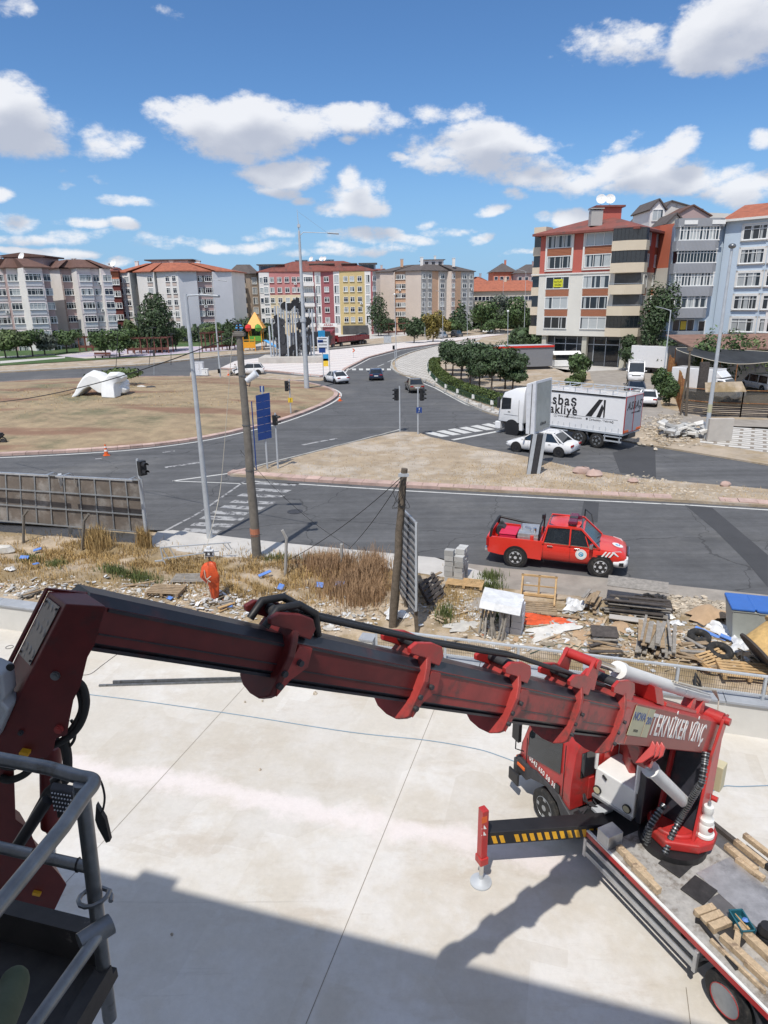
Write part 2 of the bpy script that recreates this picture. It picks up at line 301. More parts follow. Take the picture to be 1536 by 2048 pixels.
FARE=[(1090,655),(1010,662),(940,674),(760,690),(640,700),(460,712),(300,730),(0,746),(-400,770)]
sheet('road',NEAR+[(1900,660)]+FARE,'asphalt',0)
def wear():
 m_=M['asphalt'];t=m_.node_tree;b=t.nodes['Principled BSDF'];L=t.links;src=b.inputs['Base Color'].links[0].from_socket;co=N(t,'ShaderNodeTexCoord').outputs['Object']
 n0=N(t,'ShaderNodeTexNoise');n0.inputs['Scale'].default_value=.5;n0.inputs['Detail'].default_value=5;L.new(co,n0.inputs['Vector']);w0=vmt(t,'ADD',co,vmt(t,'MULTIPLY',n0.outputs['Color'],(2.2,2.2,0)))
 vo=N(t,'ShaderNodeTexVoronoi');vo.feature='DISTANCE_TO_EDGE';vo.inputs['Scale'].default_value=.13;L.new(w0,vo.inputs['Vector']);ck=mrange(t,vo.outputs['Distance'],.0015,.004,.6,1)
 n1=N(t,'ShaderNodeTexNoise');n1.inputs['Scale'].default_value=1;n1.inputs['Detail'].default_value=6;n1.inputs['Roughness'].default_value=.7;mp=N(t,'ShaderNodeMapping');L.new(co,mp.inputs[0]);mp.inputs['Rotation'].default_value=(0,0,.22);mp.inputs['Scale'].default_value=(.05,1.1,1);L.new(mp.outputs[0],n1.inputs['Vector'])
 n2=N(t,'ShaderNodeTexNoise');n2.inputs['Scale'].default_value=2.2;n2.inputs['Detail'].default_value=8;n2.inputs['Roughness'].default_value=.8;L.new(co,n2.inputs['Vector'])
 f=mth(t,'MULTIPLY',mth(t,'MULTIPLY',ck,mrange(t,n1.outputs['Fac'],.3,.7,.78,1.32,False)),mrange(t,n2.outputs['Fac'],.35,.7,.86,1.18,False))
 s_=N(t,'ShaderNodeVectorMath',operation='SCALE');L.new(src,s_.inputs[0]);L.new(f,s_.inputs['Scale']);L.new(s_.outputs[0],b.inputs['Base Color'])
wear()
# ---- near side: dusty edge, pavement, rubble lot
sheet('pavement',[(315,1063),(345,1060),(560,1085),(870,1115),(960,1142),(1000,1175),(900,1160),(870,1155),(700,1126),(510,1122),(290,1093)],'paving',.10,.2)
sheet('road_dust',[(880,1120),(1000,1135),(1300,1165),(1536,1190),(1700,1210),(1700,1330),(1200,1290),(880,1200)],'asphalt_dusty',.012)
LE=[]
for q in((-500,1015),(-300,1033),(0,1060),(300,1088),(510,1116),(700,1121),(870,1150),(900,1155),(1000,1172),(1150,1190),(1300,1215),(1536,1250),(1900,1300)):
 p=G(*q)-W0;LE.append((p.dot(wd_),p.dot(wn)))
def lot_edge(a):
 if a<=LE[0][0]:return LE[0][1]
 for(a0,b0),(a1,b1)in zip(LE,LE[1:]):
  if a<=a1:return b0+(b1-b0)*(a-a0)/(a1-a0)
 return LE[-1][1]
def hn(x,y):return.10*math.sin(x*.9+1.3*math.sin(y*.7))+.07*math.sin(y*1.7+x*.5)+.05*math.sin(x*2.9-y*2.1)
m=MB();nx,ny=150,36;vs=[]
for j in range(ny+1):
 for i in range(nx+1):
  a=-22+i*56/nx;b0=.3;b1=lot_edge(a);b=b0+(b1-b0)*j/ny;p=YW(a,b)
  t=j/ny;env=min(1,t*6)*min(1,(1-t)*5);vs.append((p.x,p.y,.10+env*(hn(p.x,p.y)*.8+rnd(-.035,.035))-.16*(t>.97)))
m.add(vs,[(j*(nx+1)+i,j*(nx+1)+i+1,(j+1)*(nx+1)+i+1,(j+1)*(nx+1)+i)for j in range(ny)for i in range(nx)])
D('lot',(.43,.35,.26),.95,var=.25,scale=1.5,bump=.03,bscale=9,c2=(.27,.20,.11),f2=(.42,.56),s2=.28)
lot=m.build('rubble_lot','lot',kind='structure',smooth=60)
def lotz(x,y):
 p=Vector((x,y,0))-W0;b=p.dot(wn);t=max(0,min(1,(b-.3)/(lot_edge(p.dot(wd_))-.3)));return.10+min(1,t*6)*min(1,(1-t)*5)*hn(x,y)*.8
 # ---- yard slab with its joints and wear
def yard_mat():
 m_=bpy.data.materials.new('yard_concrete');m_.use_nodes=True;t=m_.node_tree;b=t.nodes['Principled BSDF'];L=t.links
 co=N(t,'ShaderNodeTexCoord').outputs['Object']
 def nz_(s,d=6,r=.6,off=(0,0,0),st=(1,1,1)):
  n=N(t,'ShaderNodeTexNoise');n.inputs['Scale'].default_value=s;n.inputs['Detail'].default_value=d;n.inputs['Roughness'].default_value=r
  mp=N(t,'ShaderNodeMapping');L.new(co,mp.inputs[0]);mp.inputs['Location'].default_value=off;mp.inputs['Scale'].default_value=st;mp.inputs['Rotation'].default_value=(0,0,.27);L.new(mp.outputs[0],n.inputs['Vector']);return n.outputs['Fac']
 def mix(f,a,c):
  n=N(t,'ShaderNodeMix',data_type='RGBA');L.new(f,n.inputs[0])
  for i,v in((6,a),(7,c)):
   if isinstance(v,tuple):n.inputs[i].default_value=(*v,1)
   else:L.new(v,n.inputs[i])
  return n.outputs[2]
 c=mix(mrange(t,nz_(.35,5,.7,(3,1,0)),.40,.62),(.55,.51,.445),(.64,.62,.59))
 c=mix(mth(t,'MULTIPLY',mrange(t,nz_(.55,9,.72,(9,5,0),(.6,1.6,1)),.50,.68),.6),c,(.47,.41,.335))
 c=mix(mth(t,'MULTIPLY',mrange(t,nz_(1.6,8,.75,(1,8,0)),.53,.66),.45),c,(.63,.62,.59))
 c=mix(mth(t,'MULTIPLY',mrange(t,nz_(3.2,9,.8,(4,2,0),(.35,1.8,1)),.56,.70),.35),c,(.42,.38,.32))
 vo=N(t,'ShaderNodeTexVoronoi');vo.distance='CHEBYCHEV';vo.inputs['Scale'].default_value=.55;mp_=N(t,'ShaderNodeMapping');L.new(co,mp_.inputs[0]);mp_.inputs['Rotation'].default_value=(0,0,.28);L.new(mp_.outputs[0],vo.inputs['Vector']);sv=N(t,'ShaderNodeSeparateColor');L.new(vo.outputs['Color'],sv.inputs[0])
 c=mix(mth(t,'MULTIPLY',mrange(t,sv.outputs[0],.5,.56),.28),c,(.46,.42,.36));c=mix(mth(t,'MULTIPLY',mrange(t,sv.outputs[1],.6,.64),.3),c,(.62,.60,.56))
 # powder line spilt along the slab
 pa,pb=G(130,1522,YZ),G(960,1690,YZ);d=(pb-pa).normalized()
 dp=vmt(t,'SUBTRACT',co,tuple(pa));dist=vmt(t,'DOT_PRODUCT',dp,(-d.y,d.x,0))
 dist=mth(t,'ABSOLUTE',mth(t,'ADD',dist,mth(t,'MULTIPLY',mth(t,'SUBTRACT',nz_(.7,8,.7),.5),1.5)))
 bandf=mrange(t,mth(t,'ADD',dist,mth(t,'MULTIPLY',nz_(5,6,.8),.25)),.18,.62,1,0)
 c=mix(mth(t,'MULTIPLY',bandf,.72),c,(.74,.68,.67))
 # slight cement haze next to the joints
 ja,jb=G(860,1440,YZ),G(615,2040,YZ);d=(jb-ja).normalized();dj=mth(t,'ABSOLUTE',mth(t,'ADD',vmt(t,'DOT_PRODUCT',vmt(t,'SUBTRACT',co,tuple(ja)),(-d.y,d.x,0)),mth(t,'MULTIPLY',mth(t,'SUBTRACT',nz_(1.2),.5),.5)))
 c=mix(mrange(t,dj,.02,.22,.45,0),c,(.66,.63,.59))
 c=mix(mrange(t,nz_(34,3,.6),.70,.74,0,.55),c,(.20,.17,.14));tr_=nz_(1,9,.8,(2,9,0),(.16,5,1));c=mix(mrange(t,tr_,.60,.70,0,.3),c,(.33,.30,.27))
 v=N(t,'ShaderNodeVectorMath',operation='SCALE');L.new(c,v.inputs[0]);L.new(mrange(t,nz_(9,8,.8),.3,.7,.93,1.06,False),v.inputs['Scale'])
 L.new(v.outputs[0],b.inputs['Base Color']);b.inputs['Roughness'].default_value=.75
 bp=N(t,'ShaderNodeBump');bp.inputs['Distance'].default_value=.003;L.new(nz_(14,8,.75),bp.inputs['Height']);L.new(bp.outputs[0],b.inputs['Normal']);return m_
M['yard']=yard_mat();D('joint',(.22,.19,.15),.9)
m=MB();m.quad(YW(-40,-40,YZ),YW(60,-40,YZ),YW(60,.12,YZ),YW(-40,.12,YZ));m.m=1
for a,b in(((860,1440),(612,2048)),((465,1400),(155,1740))):
 p,q=G(*a,YZ),G(*b,YZ);d=(q-p).normalized();p=p-d*3.5;q=q+d*6;s=Vector((-d.y,d.x,0))*.006;z=Vector((0,0,.004));m.quad(p-s+z,p+s+z,q+s+z,q-s+z)
p=G(1372,1975,YZ);q=p+(G(612,2048,YZ)-G(860,1440,YZ)).normalized()*4;s=Vector((.006,0,0));z=Vector((0,0,.004));m.quad(p-s+z,p+s+z,q+s+z,q-s+z)
m.build('yard_floor',['yard','joint'],kind='structure')
# ---- low wall round the yard with coping, pillars and a railing
D('wall_paint',(.60,.59,.56),.8,var=.06,scale=1.5,c2=(.50,.47,.42),f2=(.55,.8),s2=1.2)
D('coping',(.33,.35,.38),.75,var=.15,scale=2,bump=.003)
wt=E('yard_wall',YW(10,0,YZ),0,'low white plastered wall with grey stone coping along the far side of the concrete yard','wall')
m=MB();m.prism([YW(-40,0,YZ-.05),YW(-40,.3,YZ-.05),YW(-40,.3,.36),YW(-40,0,.36)],wd_*100);m.build('wall_body','wall_paint',wt,world=True)
m=MB()
for i in range(50):m.prism([YW(-40+i*2,-.06,.363),YW(-40+i*2,.42,.363),YW(-40+i*2,.42,.43),YW(-40+i*2,-.06,.43)],wd_*1.985)
m.build('coping','coping',wt,world=True,bevel=.008)
def along(px,py):p=G(px,py,.43)-W0;return p.dot(wd_)
pil=[along(395,1232),along(748,1278),along(1180,1345)]
for i,a in enumerate(pil):
 t=E('wall_pillar',YW(a,.18,.43),math.atan2(wd_.y,wd_.x),('square grey pillar on the wall coping below the hanging orange sheet','square grey pillar on the coping where the railing begins','square grey pillar on the coping right behind the crane boom collars')[i],'pillar','short pillars on the yard wall')
 m=MB();m.box((0,0,.17),(.36,.34,.34));m.build('shaft','wall_paint',t,bevel=.008);m=MB();m.box((0,0,.37),(.42,.40,.06));m.build('cap','coping',t,bevel=.008)
a0=pil[1]+.25;gal=E('railing',YW(a0,.2,.43),0,'grey metal railing with mesh infill on top of the yard wall','railing')
m=MB();m.bar(YW(a0,.2,1.08),YW(a0+26,.2,1.08),.07,.05);m.build('top_rail','galv',gal,world=True,bevel=.006)
m=MB();m.bar(YW(a0,.2,.56),YW(a0+26,.2,.56),.04,.04);m.build('bottom_rail','galv',gal,world=True)
k=0
while k<14:m=MB();m.bar(YW(a0+k*1.95,.2,.43),YW(a0+k*1.95,.2,1.06),.06,.06);m.build('post','galv',gal,world=True);k+=1
m=MB()
for i in range(520):m.bar(YW(a0+i*.05,.2,.57),YW(a0+i*.05,.2,1.05),.005,.005)
for j in range(3):m.bar(YW(a0,.205,.68+.14*j),YW(a0+26,.205,.68+.14*j),.005,.005)
m.build('mesh_infill','dark',gal,world=True)
# ---- islands
def kerb(name,path,w=.45,h=.20,mm='kerb_pink',z=0,seg=.85,closed=False,label=None,side=1):
 P=[Vector(p)for p in path];m=MB();L=[0]
 if closed:P.append(P[0])
 for a,b in zip(P,P[1:]):L.append(L[-1]+(b-a).length)
 def pt(s):
  s=max(0,min(L[-1]-1e-4,s))
  for i in range(len(P)-1):
   if s<=L[i+1]:
    d=(P[i+1]-P[i]);return P[i]+d*((s-L[i])/max(1e-6,L[i+1]-L[i])),Vector((-d.y,d.x,0)).normalized()*side
 n=int(L[-1]/seg)
 for i in range(n):
  (a,na),(b,nb)=pt(i*seg+.012),pt((i+1)*seg-.012);j=rnd(-.012,.012);zz=Vector((0,0,1))
  q=[a,b,b+nb*w,a+na*w];q=[Vector((v.x,v.y,z-.05))for v in q]
  m.add(q+[q[0]+zz*(h+.02+j),q[1]+zz*(h+.02+j),q[2]+zz*(h+.05+j),q[3]+zz*(h+.05+j)],[(0,3,2,1),(4,5,6,7),(0,1,5,4),(1,2,6,5),(2,3,7,6),(3,0,4,7)])
 return m.build(name,mm,kind='structure',label=label)
def ribbon(m,path,w,z,mi=0):
 P=[Vector((p[0],p[1],z))for p in path]
 for i in range(len(P)-1):
  d=(P[i+1]-P[i]).normalized();s=Vector((-d.y,d.x,0))*w/2
  d2=(P[min(i+2,len(P)-1)]-P[i+1]);s2=s if d2.length<1e-5 else Vector((-d2.normalized().y,d2.normalized().x,0))*w/2
  m.add([P[i]-s,P[i]+s,P[i+1]+s2,P[i+1]-s2],[(0,1,2,3)],mi)
rb=spline([Vector((x,y,0))for x,y in[(-38,45.0),(-29,44.2),(-19.3,45.8),(-14.2,48.6),(-11.2,52.3),(-8.6,56.7),(-6.1,64),(-4.9,70.3),(-5.1,75),(-6.8,79.8),(-10.5,85.4),(-18,90.4),(-29,93.5),(-41,93),(-52,88),(-59,78),(-60,66),(-54,54),(-46,47.5)]],7,True)
m=MB();cx,cy=-32,69;n=len(rb);vs=[]
for k in range(9):
 t=1-k/8
 for p in rb:vs.append((cx+(p.x-cx)*t,cy+(p.y-cy)*t,.12+.9*(1-t**2)+.05*math.sin(p.x+k*2)*(t<.95)))
m.add(vs,[(k*n+i,k*n+(i+1)%n,(k+1)*n+(i+1)%n,(k+1)*n+i)for k in range(8)for i in range(n)])
def isl_mat(name,a,b_,c_,s):
 m_=mat(name,a,.95,var=.25,scale=.9,bump=.04,bscale=4,c2=b_,f2=(.48,.66),s2=s);t=m_.node_tree;b=t.nodes['Principled BSDF'];L=t.links
 src=b.inputs['Base Color'].links[0].from_socket;co=N(t,'ShaderNodeTexCoord').outputs['Object']
 n2=N(t,'ShaderNodeTexNoise');n2.inputs['Scale'].default_value=.16;n2.inputs['Detail'].default_value=7;mp=N(t,'ShaderNodeMapping');L.new(co,mp.inputs[0]);mp.inputs['Scale'].default_value=(.5,1.6,1);mp.inputs['Location'].default_value=(7,3,0);L.new(mp.outputs[0],n2.inputs['Vector'])
 mm=N(t,'ShaderNodeMix',data_type='RGBA');L.new(mth(t,'MULTIPLY',mrange(t,n2.outputs['Fac'],.50,.64),.75),mm.inputs[0]);L.new(src,mm.inputs[6]);mm.inputs[7].default_value=(*c_,1);L.new(mm.outputs[2],b.inputs['Base Color']);return m_
M['roundabout_soil']=isl_mat('roundabout_soil',(.31,.235,.145),(.165,.15,.085),(.20,.10,.065),.11)
m.build('roundabout_ground','roundabout_soil',kind='structure',smooth=60)
kerb('roundabout_kerb',rb,closed=True,side=1)
mk=MB();ribbon(mk,[(p.x+(p.x-cx)*.011,p.y+(p.y-cy)*.022)for p in rb]+[(rb[0].x,rb[0].y)],.22,.006)
# triangle island
TRI=[(460,948)]+[(600,912),(700,886),(800,863),(835,864),(862,874),(950,893),(1040,910),(1160,937),(1290,957),(1536,978),(1800,1000),(1800,1028),(1536,1010),(1370,1000),(1100,986),(800,970),(590,957)]
sheet('traffic_island',TRI,'dry_soil',.14,.2)
kerb('island_kerb',wpts([(455,950),(590,962),(800,975),(1100,991),(1372,1004)]),w=.6,side=1)
kerb('island_kerb',wpts([(1440,1008),(1536,1014),(1800,1032)]),w=.6,side=1)
kerb('island_kerb',wpts([(455,950),(510,936)]),w=.4,side=-1);kerb('island_kerb',wpts([(510,936),(800,862)]),w=.25,h=.17,mm='kerb_grey',side=-1)
# right-hand land, patterned pavement, garden, side street
RL=curve_px([(1150,862),(1000,832),(930,805),(850,762),(800,748),(786,735),(790,720),(830,703),(900,686),(965,672)],5)
sheet('roadside_land',RL+[(1100,657),(2400,640),(2400,1000),(1700,945),(1536,928),(1290,888),(1220,875)],'soil',.1,.2)
kerb('pavement_kerb',wpts(RL),w=.25,h=.17,mm='kerb_grey',side=1)
PW=[(x+6,y-1)for x,y in RL[2:]];
def pave_mat():
 m_=mat('patterned_paving',(.62,.60,.56),.9,var=.15,scale=1.5,c2=(.40,.36,.28),f2=(.58,.75),s2=.3);t=m_.node_tree;b=t.nodes['Principled BSDF'];L=t.links
 src=b.inputs['Base Color'].links[0].from_socket;co=N(t,'ShaderNodeTexCoord').outputs['Object']
 mp=N(t,'ShaderNodeMapping');L.new(co,mp.inputs[0]);mp.inputs['Rotation'].default_value=(0,0,.5)
 br=N(t,'ShaderNodeTexBrick');L.new(mp.outputs[0],br.inputs['Vector']);br.inputs['Scale'].default_value=1;br.inputs['Brick Width'].default_value=1.5;br.inputs['Row Height'].default_value=.75;br.inputs['Mortar Size'].default_value=.12;br.inputs['Color1'].default_value=(1,1,1,1);br.inputs['Color2'].default_value=(.8,.8,.8,1);br.inputs['Mortar'].default_value=(.42,.38,.34,1)
 mm=N(t,'ShaderNodeMix',data_type='RGBA');mm.blend_type='MULTIPLY';mm.inputs[0].default_value=1;L.new(src,mm.inputs[6]);L.new(br.outputs[0],mm.inputs[7]);L.new(mm.outputs[2],b.inputs['Base Color']);return m_
M['patterned_paving']=pave_mat()
sheet('patterned_pavement',PW+[(960,679),(905,700),(880,724),(868,740),(890,770),(930,795),(1000,822)],'patterned_paving',.107)
sheet('patterned_pavement',[(1400,850),(1700,860),(1700,915),(1536,905),(1400,885)],'patterned_paving',.107)
sheet('side_street',[(1120,728),(1262,722),(1300,740),(1325,815),(1420,838),(1800,842),(1800,875),(1400,850),(1290,856),(1215,812),(1185,760)],'asphalt_dusty',.107)
sheet('forecourt',[(1060,716),(1260,712),(1268,738),(1130,745)],'paving',.113)
sheet('garden_soil',[(880,726),(1000,722),(1180,745),(1190,800),(1010,800),(940,780),(890,755)],'dry_soil',.113)
# ---- plaza with red and white stripes
PL=[(455,738),(545,746),(640,752),(684,746),(690,737),(730,714),(800,696),(900,682),(985,672),(940,680),(800,690),(700,701),(640,708),(560,712),(500,722)]
PL=[(440,736),(545,742),(640,752),(682,746),(692,736),(735,714),(800,697),(900,683),(1010,668),(985,667),(900,676),(800,685),(690,697),(560,710),(470,722)]
def plz():
 m_=mat('plaza_tiles',(.62,.58,.54),.9,var=.1,scale=.8);t=m_.node_tree;b=t.nodes['Principled BSDF'];L=t.links
 co=N(t,'ShaderNodeTexCoord').outputs['Object'];mp=N(t,'ShaderNodeMapping');L.new(co,mp.inputs[0]);mp.inputs['Rotation'].default_value=(0,0,.9)
 wv_=N(t,'ShaderNodeTexWave');wv_.inputs['Scale'].default_value=.085;L.new(mp.outputs[0],wv_.inputs['Vector'])
 r_=N(t,'ShaderNodeValToRGB');r_.color_ramp.interpolation='CONSTANT';e_=r_.color_ramp.elements;e_[0].color=(.64,.61,.58,1);e_[1].position=.45;e_[1].color=(.62,.42,.38,1)
 for p_,c_ in((.62,(.64,.61,.58,1)),(.82,(.30,.29,.30,1)),(.9,(.64,.61,.58,1))):q_=e_.new(p_);q_.color=c_
 L.new(wv_.outputs['Fac'],r_.inputs[0]);L.new(r_.outputs[0],b.inputs['Base Color']);return m_
M['plaza_tiles']=plz();sheet('plaza',PL,'plaza_tiles',.14,.2)
kerb('plaza_kerb',wpts([(440,738),(545,744),(640,754),(683,748),(694,738),(737,716),(800,699),(900,685),(1010,670)]),w=.4,side=1)
sheet('plaza_verge',[(380,745),(440,739),(640,755),(680,752),(640,762),(500,757),(380,752)],'dry_soil',.02)
# ---- far verge, lawn, park
sheet('far_pavement',[(-300,768),(0,744),(300,728),(460,710),(640,698),(760,688),(940,673),(1010,660),(990,655),(760,676),(640,688),(300,714),(0,732),(-300,750)],'dry_soil',.1,.18)
kerb('far_kerb',wpts([(-300,769),(0,745),(300,729),(460,711),(640,699),(760,689),(940,674)]),w=.5,h=.18,mm='kerb_grey',side=1,seg=1.6)
sheet('lawn',[(-400,752),(0,731),(300,713),(470,702),(560,696),(560,668),(0,668),(-400,672)],'lawn',.08)
D('plaza_purple',(.42,.37,.46),.9,var=.15,scale=.3,c2=(.55,.50,.45),f2=(.45,.6),s2=.1)
sheet('park_path',[(110,711),(170,717),(300,712),(380,706),(480,700),(480,690),(300,695),(180,702)],'plaza_purple',.088)
sheet('park_path',[(0,727),(130,716),(130,713),(0,722)],'paving',.088);sheet('park_path',[(0,716),(110,710),(110,708),(0,713)],'paving',.088)
sheet('shop_forecourt',[(480,700),(760,688),(1000,664),(1000,650),(760,664),(560,672)],'paving',.09)
# ---- markings
ribbon(mk,wpts([(345,962),(510,940),(800,859)]),.2,.006);ribbon(mk,[G(*p)for p in[(500,962),(800,981),(1100,997),(1372,1010),(1536,1020),(1800,1038)]],.16,.006)
ribbon(mk,wpts([(345,962),(500,968)]),.12,.006)
ribbon(mk,[G(*p)for p in[(1003,834),(930,808),(870,776),(820,756),(792,744),(782,735),(784,724)]],.22,.006)
ribbon(mk,wpts([(684,756),(693,742),(740,717),(800,701),(900,687),(1000,673)]),.22,.006)
mk.build('edge_lines','road_white',kind='structure')
mk=MB()
for a,b in(((755,733),(768,728)),((775,724),(790,718)),((800,712),(815,708)),((832,703),(848,700)),((868,697),(885,694)),((910,690),(930,687))):ribbon(mk,wpts([a,b]),.18,.006)
for i in range(8):
 x=690+i*14;y=737+.0*i;mk.quad(G(x,y,.006),G(x+8,y,.006),G(x+8,y+3.4,.006),G(x,y+3.4,.006))
for i in range(8):
 x=850+i*22.5;y=870-i*3.4;mk.quad(G(x,y-4,.006),G(x+15,y-6.5,.006),G(x+50,y+2,.006),G(x+33,y+4,.006))
ribbon(mk,wpts([(905,880),(1000,862)]),.35,.006)
mk.build('crossing_stripes','road_white',kind='structure')
mk=MB()
for(x0,x1,y,h)in((520,600,963,5),(505,584,976,5),(485,570,987,5),(470,555,1000,5),(450,532,1010,6),(430,500,1021,6),(410,492,1031,7),(392,470,1044,7),(372,445,1056,7)):mk.quad(G(x0,y,.006),G(x1,y+4,.006),G(x1-12,y+4+h,.006),G(x0-12,y+h,.006))
ribbon(mk,wpts([(330,1062),(400,1025),(490,962)]),.14,.006)
ribbon(mk,wpts([(325,905),(350,902)]),.2,.006);ribbon(mk,wpts([(330,935),(400,925)]),.35,.006);ribbon(mk,wpts([(605,890),(640,883),(675,877)]),.3,.006);ribbon(mk,wpts([(190,918),(205,917)]),.2,.006)
mk.build('worn_stripes','road_worn',kind='structure')
m=MB();m.quad(G(1370,1010,.006),G(1425,1016,.006),G(1536,1110,.006),G(1536,1175,.006),G(1490,1120,.006),G(1430,1060,.006));m.quad(G(1168,1002,.004),G(1198,1005,.004),G(1195,1045,.004),G(1160,1040,.004));m.quad(G(1225,905,.004),G(1310,885,.004),G(1312,955,.004),G(1240,945,.004));m.build('tar_patches','asphalt_patch',kind='structure')
t=MB();p=G(590,1023,.008);t.cyl(p,p+Vector((0,0,.01)),.38,n=24);t.build('manhole_cover','dark',None,'round dark iron manhole cover set in the near road','manhole cover')
# ---- paving of the garden islet / soil mound on the island tip
# ------------------------------------------------------------------ buildings
random.seed(11)
def pane_mat(name,base,cur,thr):
 m_=bpy.data.materials.new(name);m_.use_nodes=True;t=m_.node_tree;b=t.nodes['Principled BSDF'];L=t.links
 co=N(t,'ShaderNodeTexCoord').outputs['Object'];oi=N(t,'ShaderNodeObjectInfo');s_=N(t,'ShaderNodeSeparateXYZ');L.new(co,s_.inputs[0])
 x=mth(t,'ADD',s_.outputs[0],mth(t,'MULTIPLY',oi.outputs['Random'],7.3));n=N(t,'ShaderNodeTexNoise');n.noise_dimensions='1D';n.inputs['Scale'].default_value=1.6;n.inputs['Detail'].default_value=0;L.new(x,n.inputs['W'])
 f=mrange(t,mth(t,'ADD',n.outputs['Fac'],mth(t,'MULTIPLY',mth(t,'SUBTRACT',oi.outputs['Random'],.5),.35)),thr,thr+.03)
 wv_=N(t,'ShaderNodeTexWave');wv_.inputs['Scale'].default_value=4;wv_.inputs['Distortion'].default_value=1.5;L.new(co,wv_.inputs['Vector'])
 mm=N(t,'ShaderNodeMix',data_type='RGBA');L.new(f,mm.inputs[0]);mm.inputs[6].default_value=(*base,1)
 cs=N(t,'ShaderNodeMix',data_type='RGBA');L.new(wv_.outputs['Fac'],cs.inputs[0]);cs.inputs[6].default_value=(*[q*.75 for q in cur],1);cs.inputs[7].default_value=(*cur,1)
 L.new(cs.outputs[2],mm.inputs[7]);L.new(mm.outputs[2],b.inputs['Base Color']);b.inputs['Roughness'].default_value=.08;b.inputs['Specular IOR Level'].default_value=.6;return m_
M['pane']=pane_mat('pane',(.02,.025,.03),(.42,.44,.44),.56);M['pane_curtain']=pane_mat('pane_curtain',(.04,.05,.06),(.50,.53,.53),.40);M['pane_dark']=pane_mat('pane_dark',(.012,.015,.03),(.05,.06,.09),.6)
def wallm(n,c,**k):D(n,c,.9,var=.06,scale=.25,bump=.006,bscale=3,**k)
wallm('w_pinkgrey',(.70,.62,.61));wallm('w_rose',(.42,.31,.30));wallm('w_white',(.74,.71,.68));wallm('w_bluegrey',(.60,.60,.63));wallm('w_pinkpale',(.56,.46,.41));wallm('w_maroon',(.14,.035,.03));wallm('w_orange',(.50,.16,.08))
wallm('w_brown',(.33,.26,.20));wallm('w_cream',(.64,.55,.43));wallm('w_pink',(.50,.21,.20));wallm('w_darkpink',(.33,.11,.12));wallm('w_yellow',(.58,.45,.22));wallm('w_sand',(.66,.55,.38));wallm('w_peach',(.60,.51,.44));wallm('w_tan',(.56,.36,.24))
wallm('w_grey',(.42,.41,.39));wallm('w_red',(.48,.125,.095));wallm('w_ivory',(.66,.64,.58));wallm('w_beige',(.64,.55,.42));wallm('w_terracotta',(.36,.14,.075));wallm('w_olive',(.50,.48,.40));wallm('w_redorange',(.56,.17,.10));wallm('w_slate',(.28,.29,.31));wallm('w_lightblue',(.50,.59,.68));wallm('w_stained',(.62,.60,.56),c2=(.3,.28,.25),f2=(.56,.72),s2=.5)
wallm('w_greyblue',(.36,.38,.42));D('shop_dark',(.07,.07,.07),.4,var=.4,scale=.5)
D('roof_brown',(.13,.07,.055),.85,var=.2,scale=1,island=.1);D('roof_orange',(.35,.115,.065),.85,var=.22,scale=1.2,c2=(.3,.1,.06),s2=.5);D('roof_dark',(.10,.085,.08),.85,var=.2,scale=1);D('roof_redbrown',(.22,.07,.055),.85,var=.2,scale=1,c2=(.15,.07,.06),s2=.4);D('trim',(.70,.68,.64),.7,var=.05)
WIN={}
def winmesh(w,h,nm,style):
 k=(round(w,2),round(h,2),nm,style)
 if k in WIN:return WIN[k]
 fw=.10;m=MB();d=-.10
 for bx in(((-w/2+fw/2),0,fw,h),((w/2-fw/2),0,fw,h),(0,h/2-fw/2,w-2*fw,fw),(0,-h/2+fw/2,w-2*fw,fw)):m.box((bx[0],d/2+.02,bx[1]),(bx[2],.16,bx[3]))
 for i in range(nm):m.box((-w/2+w*(i+1)/(nm+1),-.045,0),(.07,.05,h-2*fw))
 if style=='trans':m.box((0,-.047,h*.22),(w-2*fw,.048,.07))
 if style!='bare':m.box((0,-.12,-h/2-.04),(w+.15,.22,.07))
 fr=m.build('window','white' if style!='dark' else 'dark',None);q=MB();q.quad((-w/2+fw,-.02,-h/2+fw),(w/2-fw,-.02,-h/2+fw),(w/2-fw,-.02,h/2-fw),(-w/2+fw,-.02,h/2-fw))
 pn=q.build('pane','pane',None);r=(fr.data,pn.data);bpy.data.objects.remove(fr);bpy.data.objects.remove(pn);WIN[k]=r;return r
def window(par,p,ang,w,h,nm=1,style='trans',pm='pane',name='window'):
 fd,pd=winmesh(w,h,nm,style);o=bpy.data.objects.new(name,fd);col.objects.link(o);o.parent=par;o.location=p;o.rotation_euler=(0,0,ang)
 g=bpy.data.objects.new('pane',pd);col.objects.link(g);g.parent=o
 if pm!='pane':g.material_slots[0].link='OBJECT';g.material_slots[0].material=M[pm]
 return o
def isect(p,d,px):
 r_=ray(px,yh(px));r2=Vector((r_.x,r_.y));det=d[0]*(-r2.y)+r2.x*d[1];t=(p[0]*r2.y-p[1]*r2.x)/(d[1]*r2.x-d[0]*r2.y)
 return(p[0]+d[0]*t,p[1]+d[1]*t)
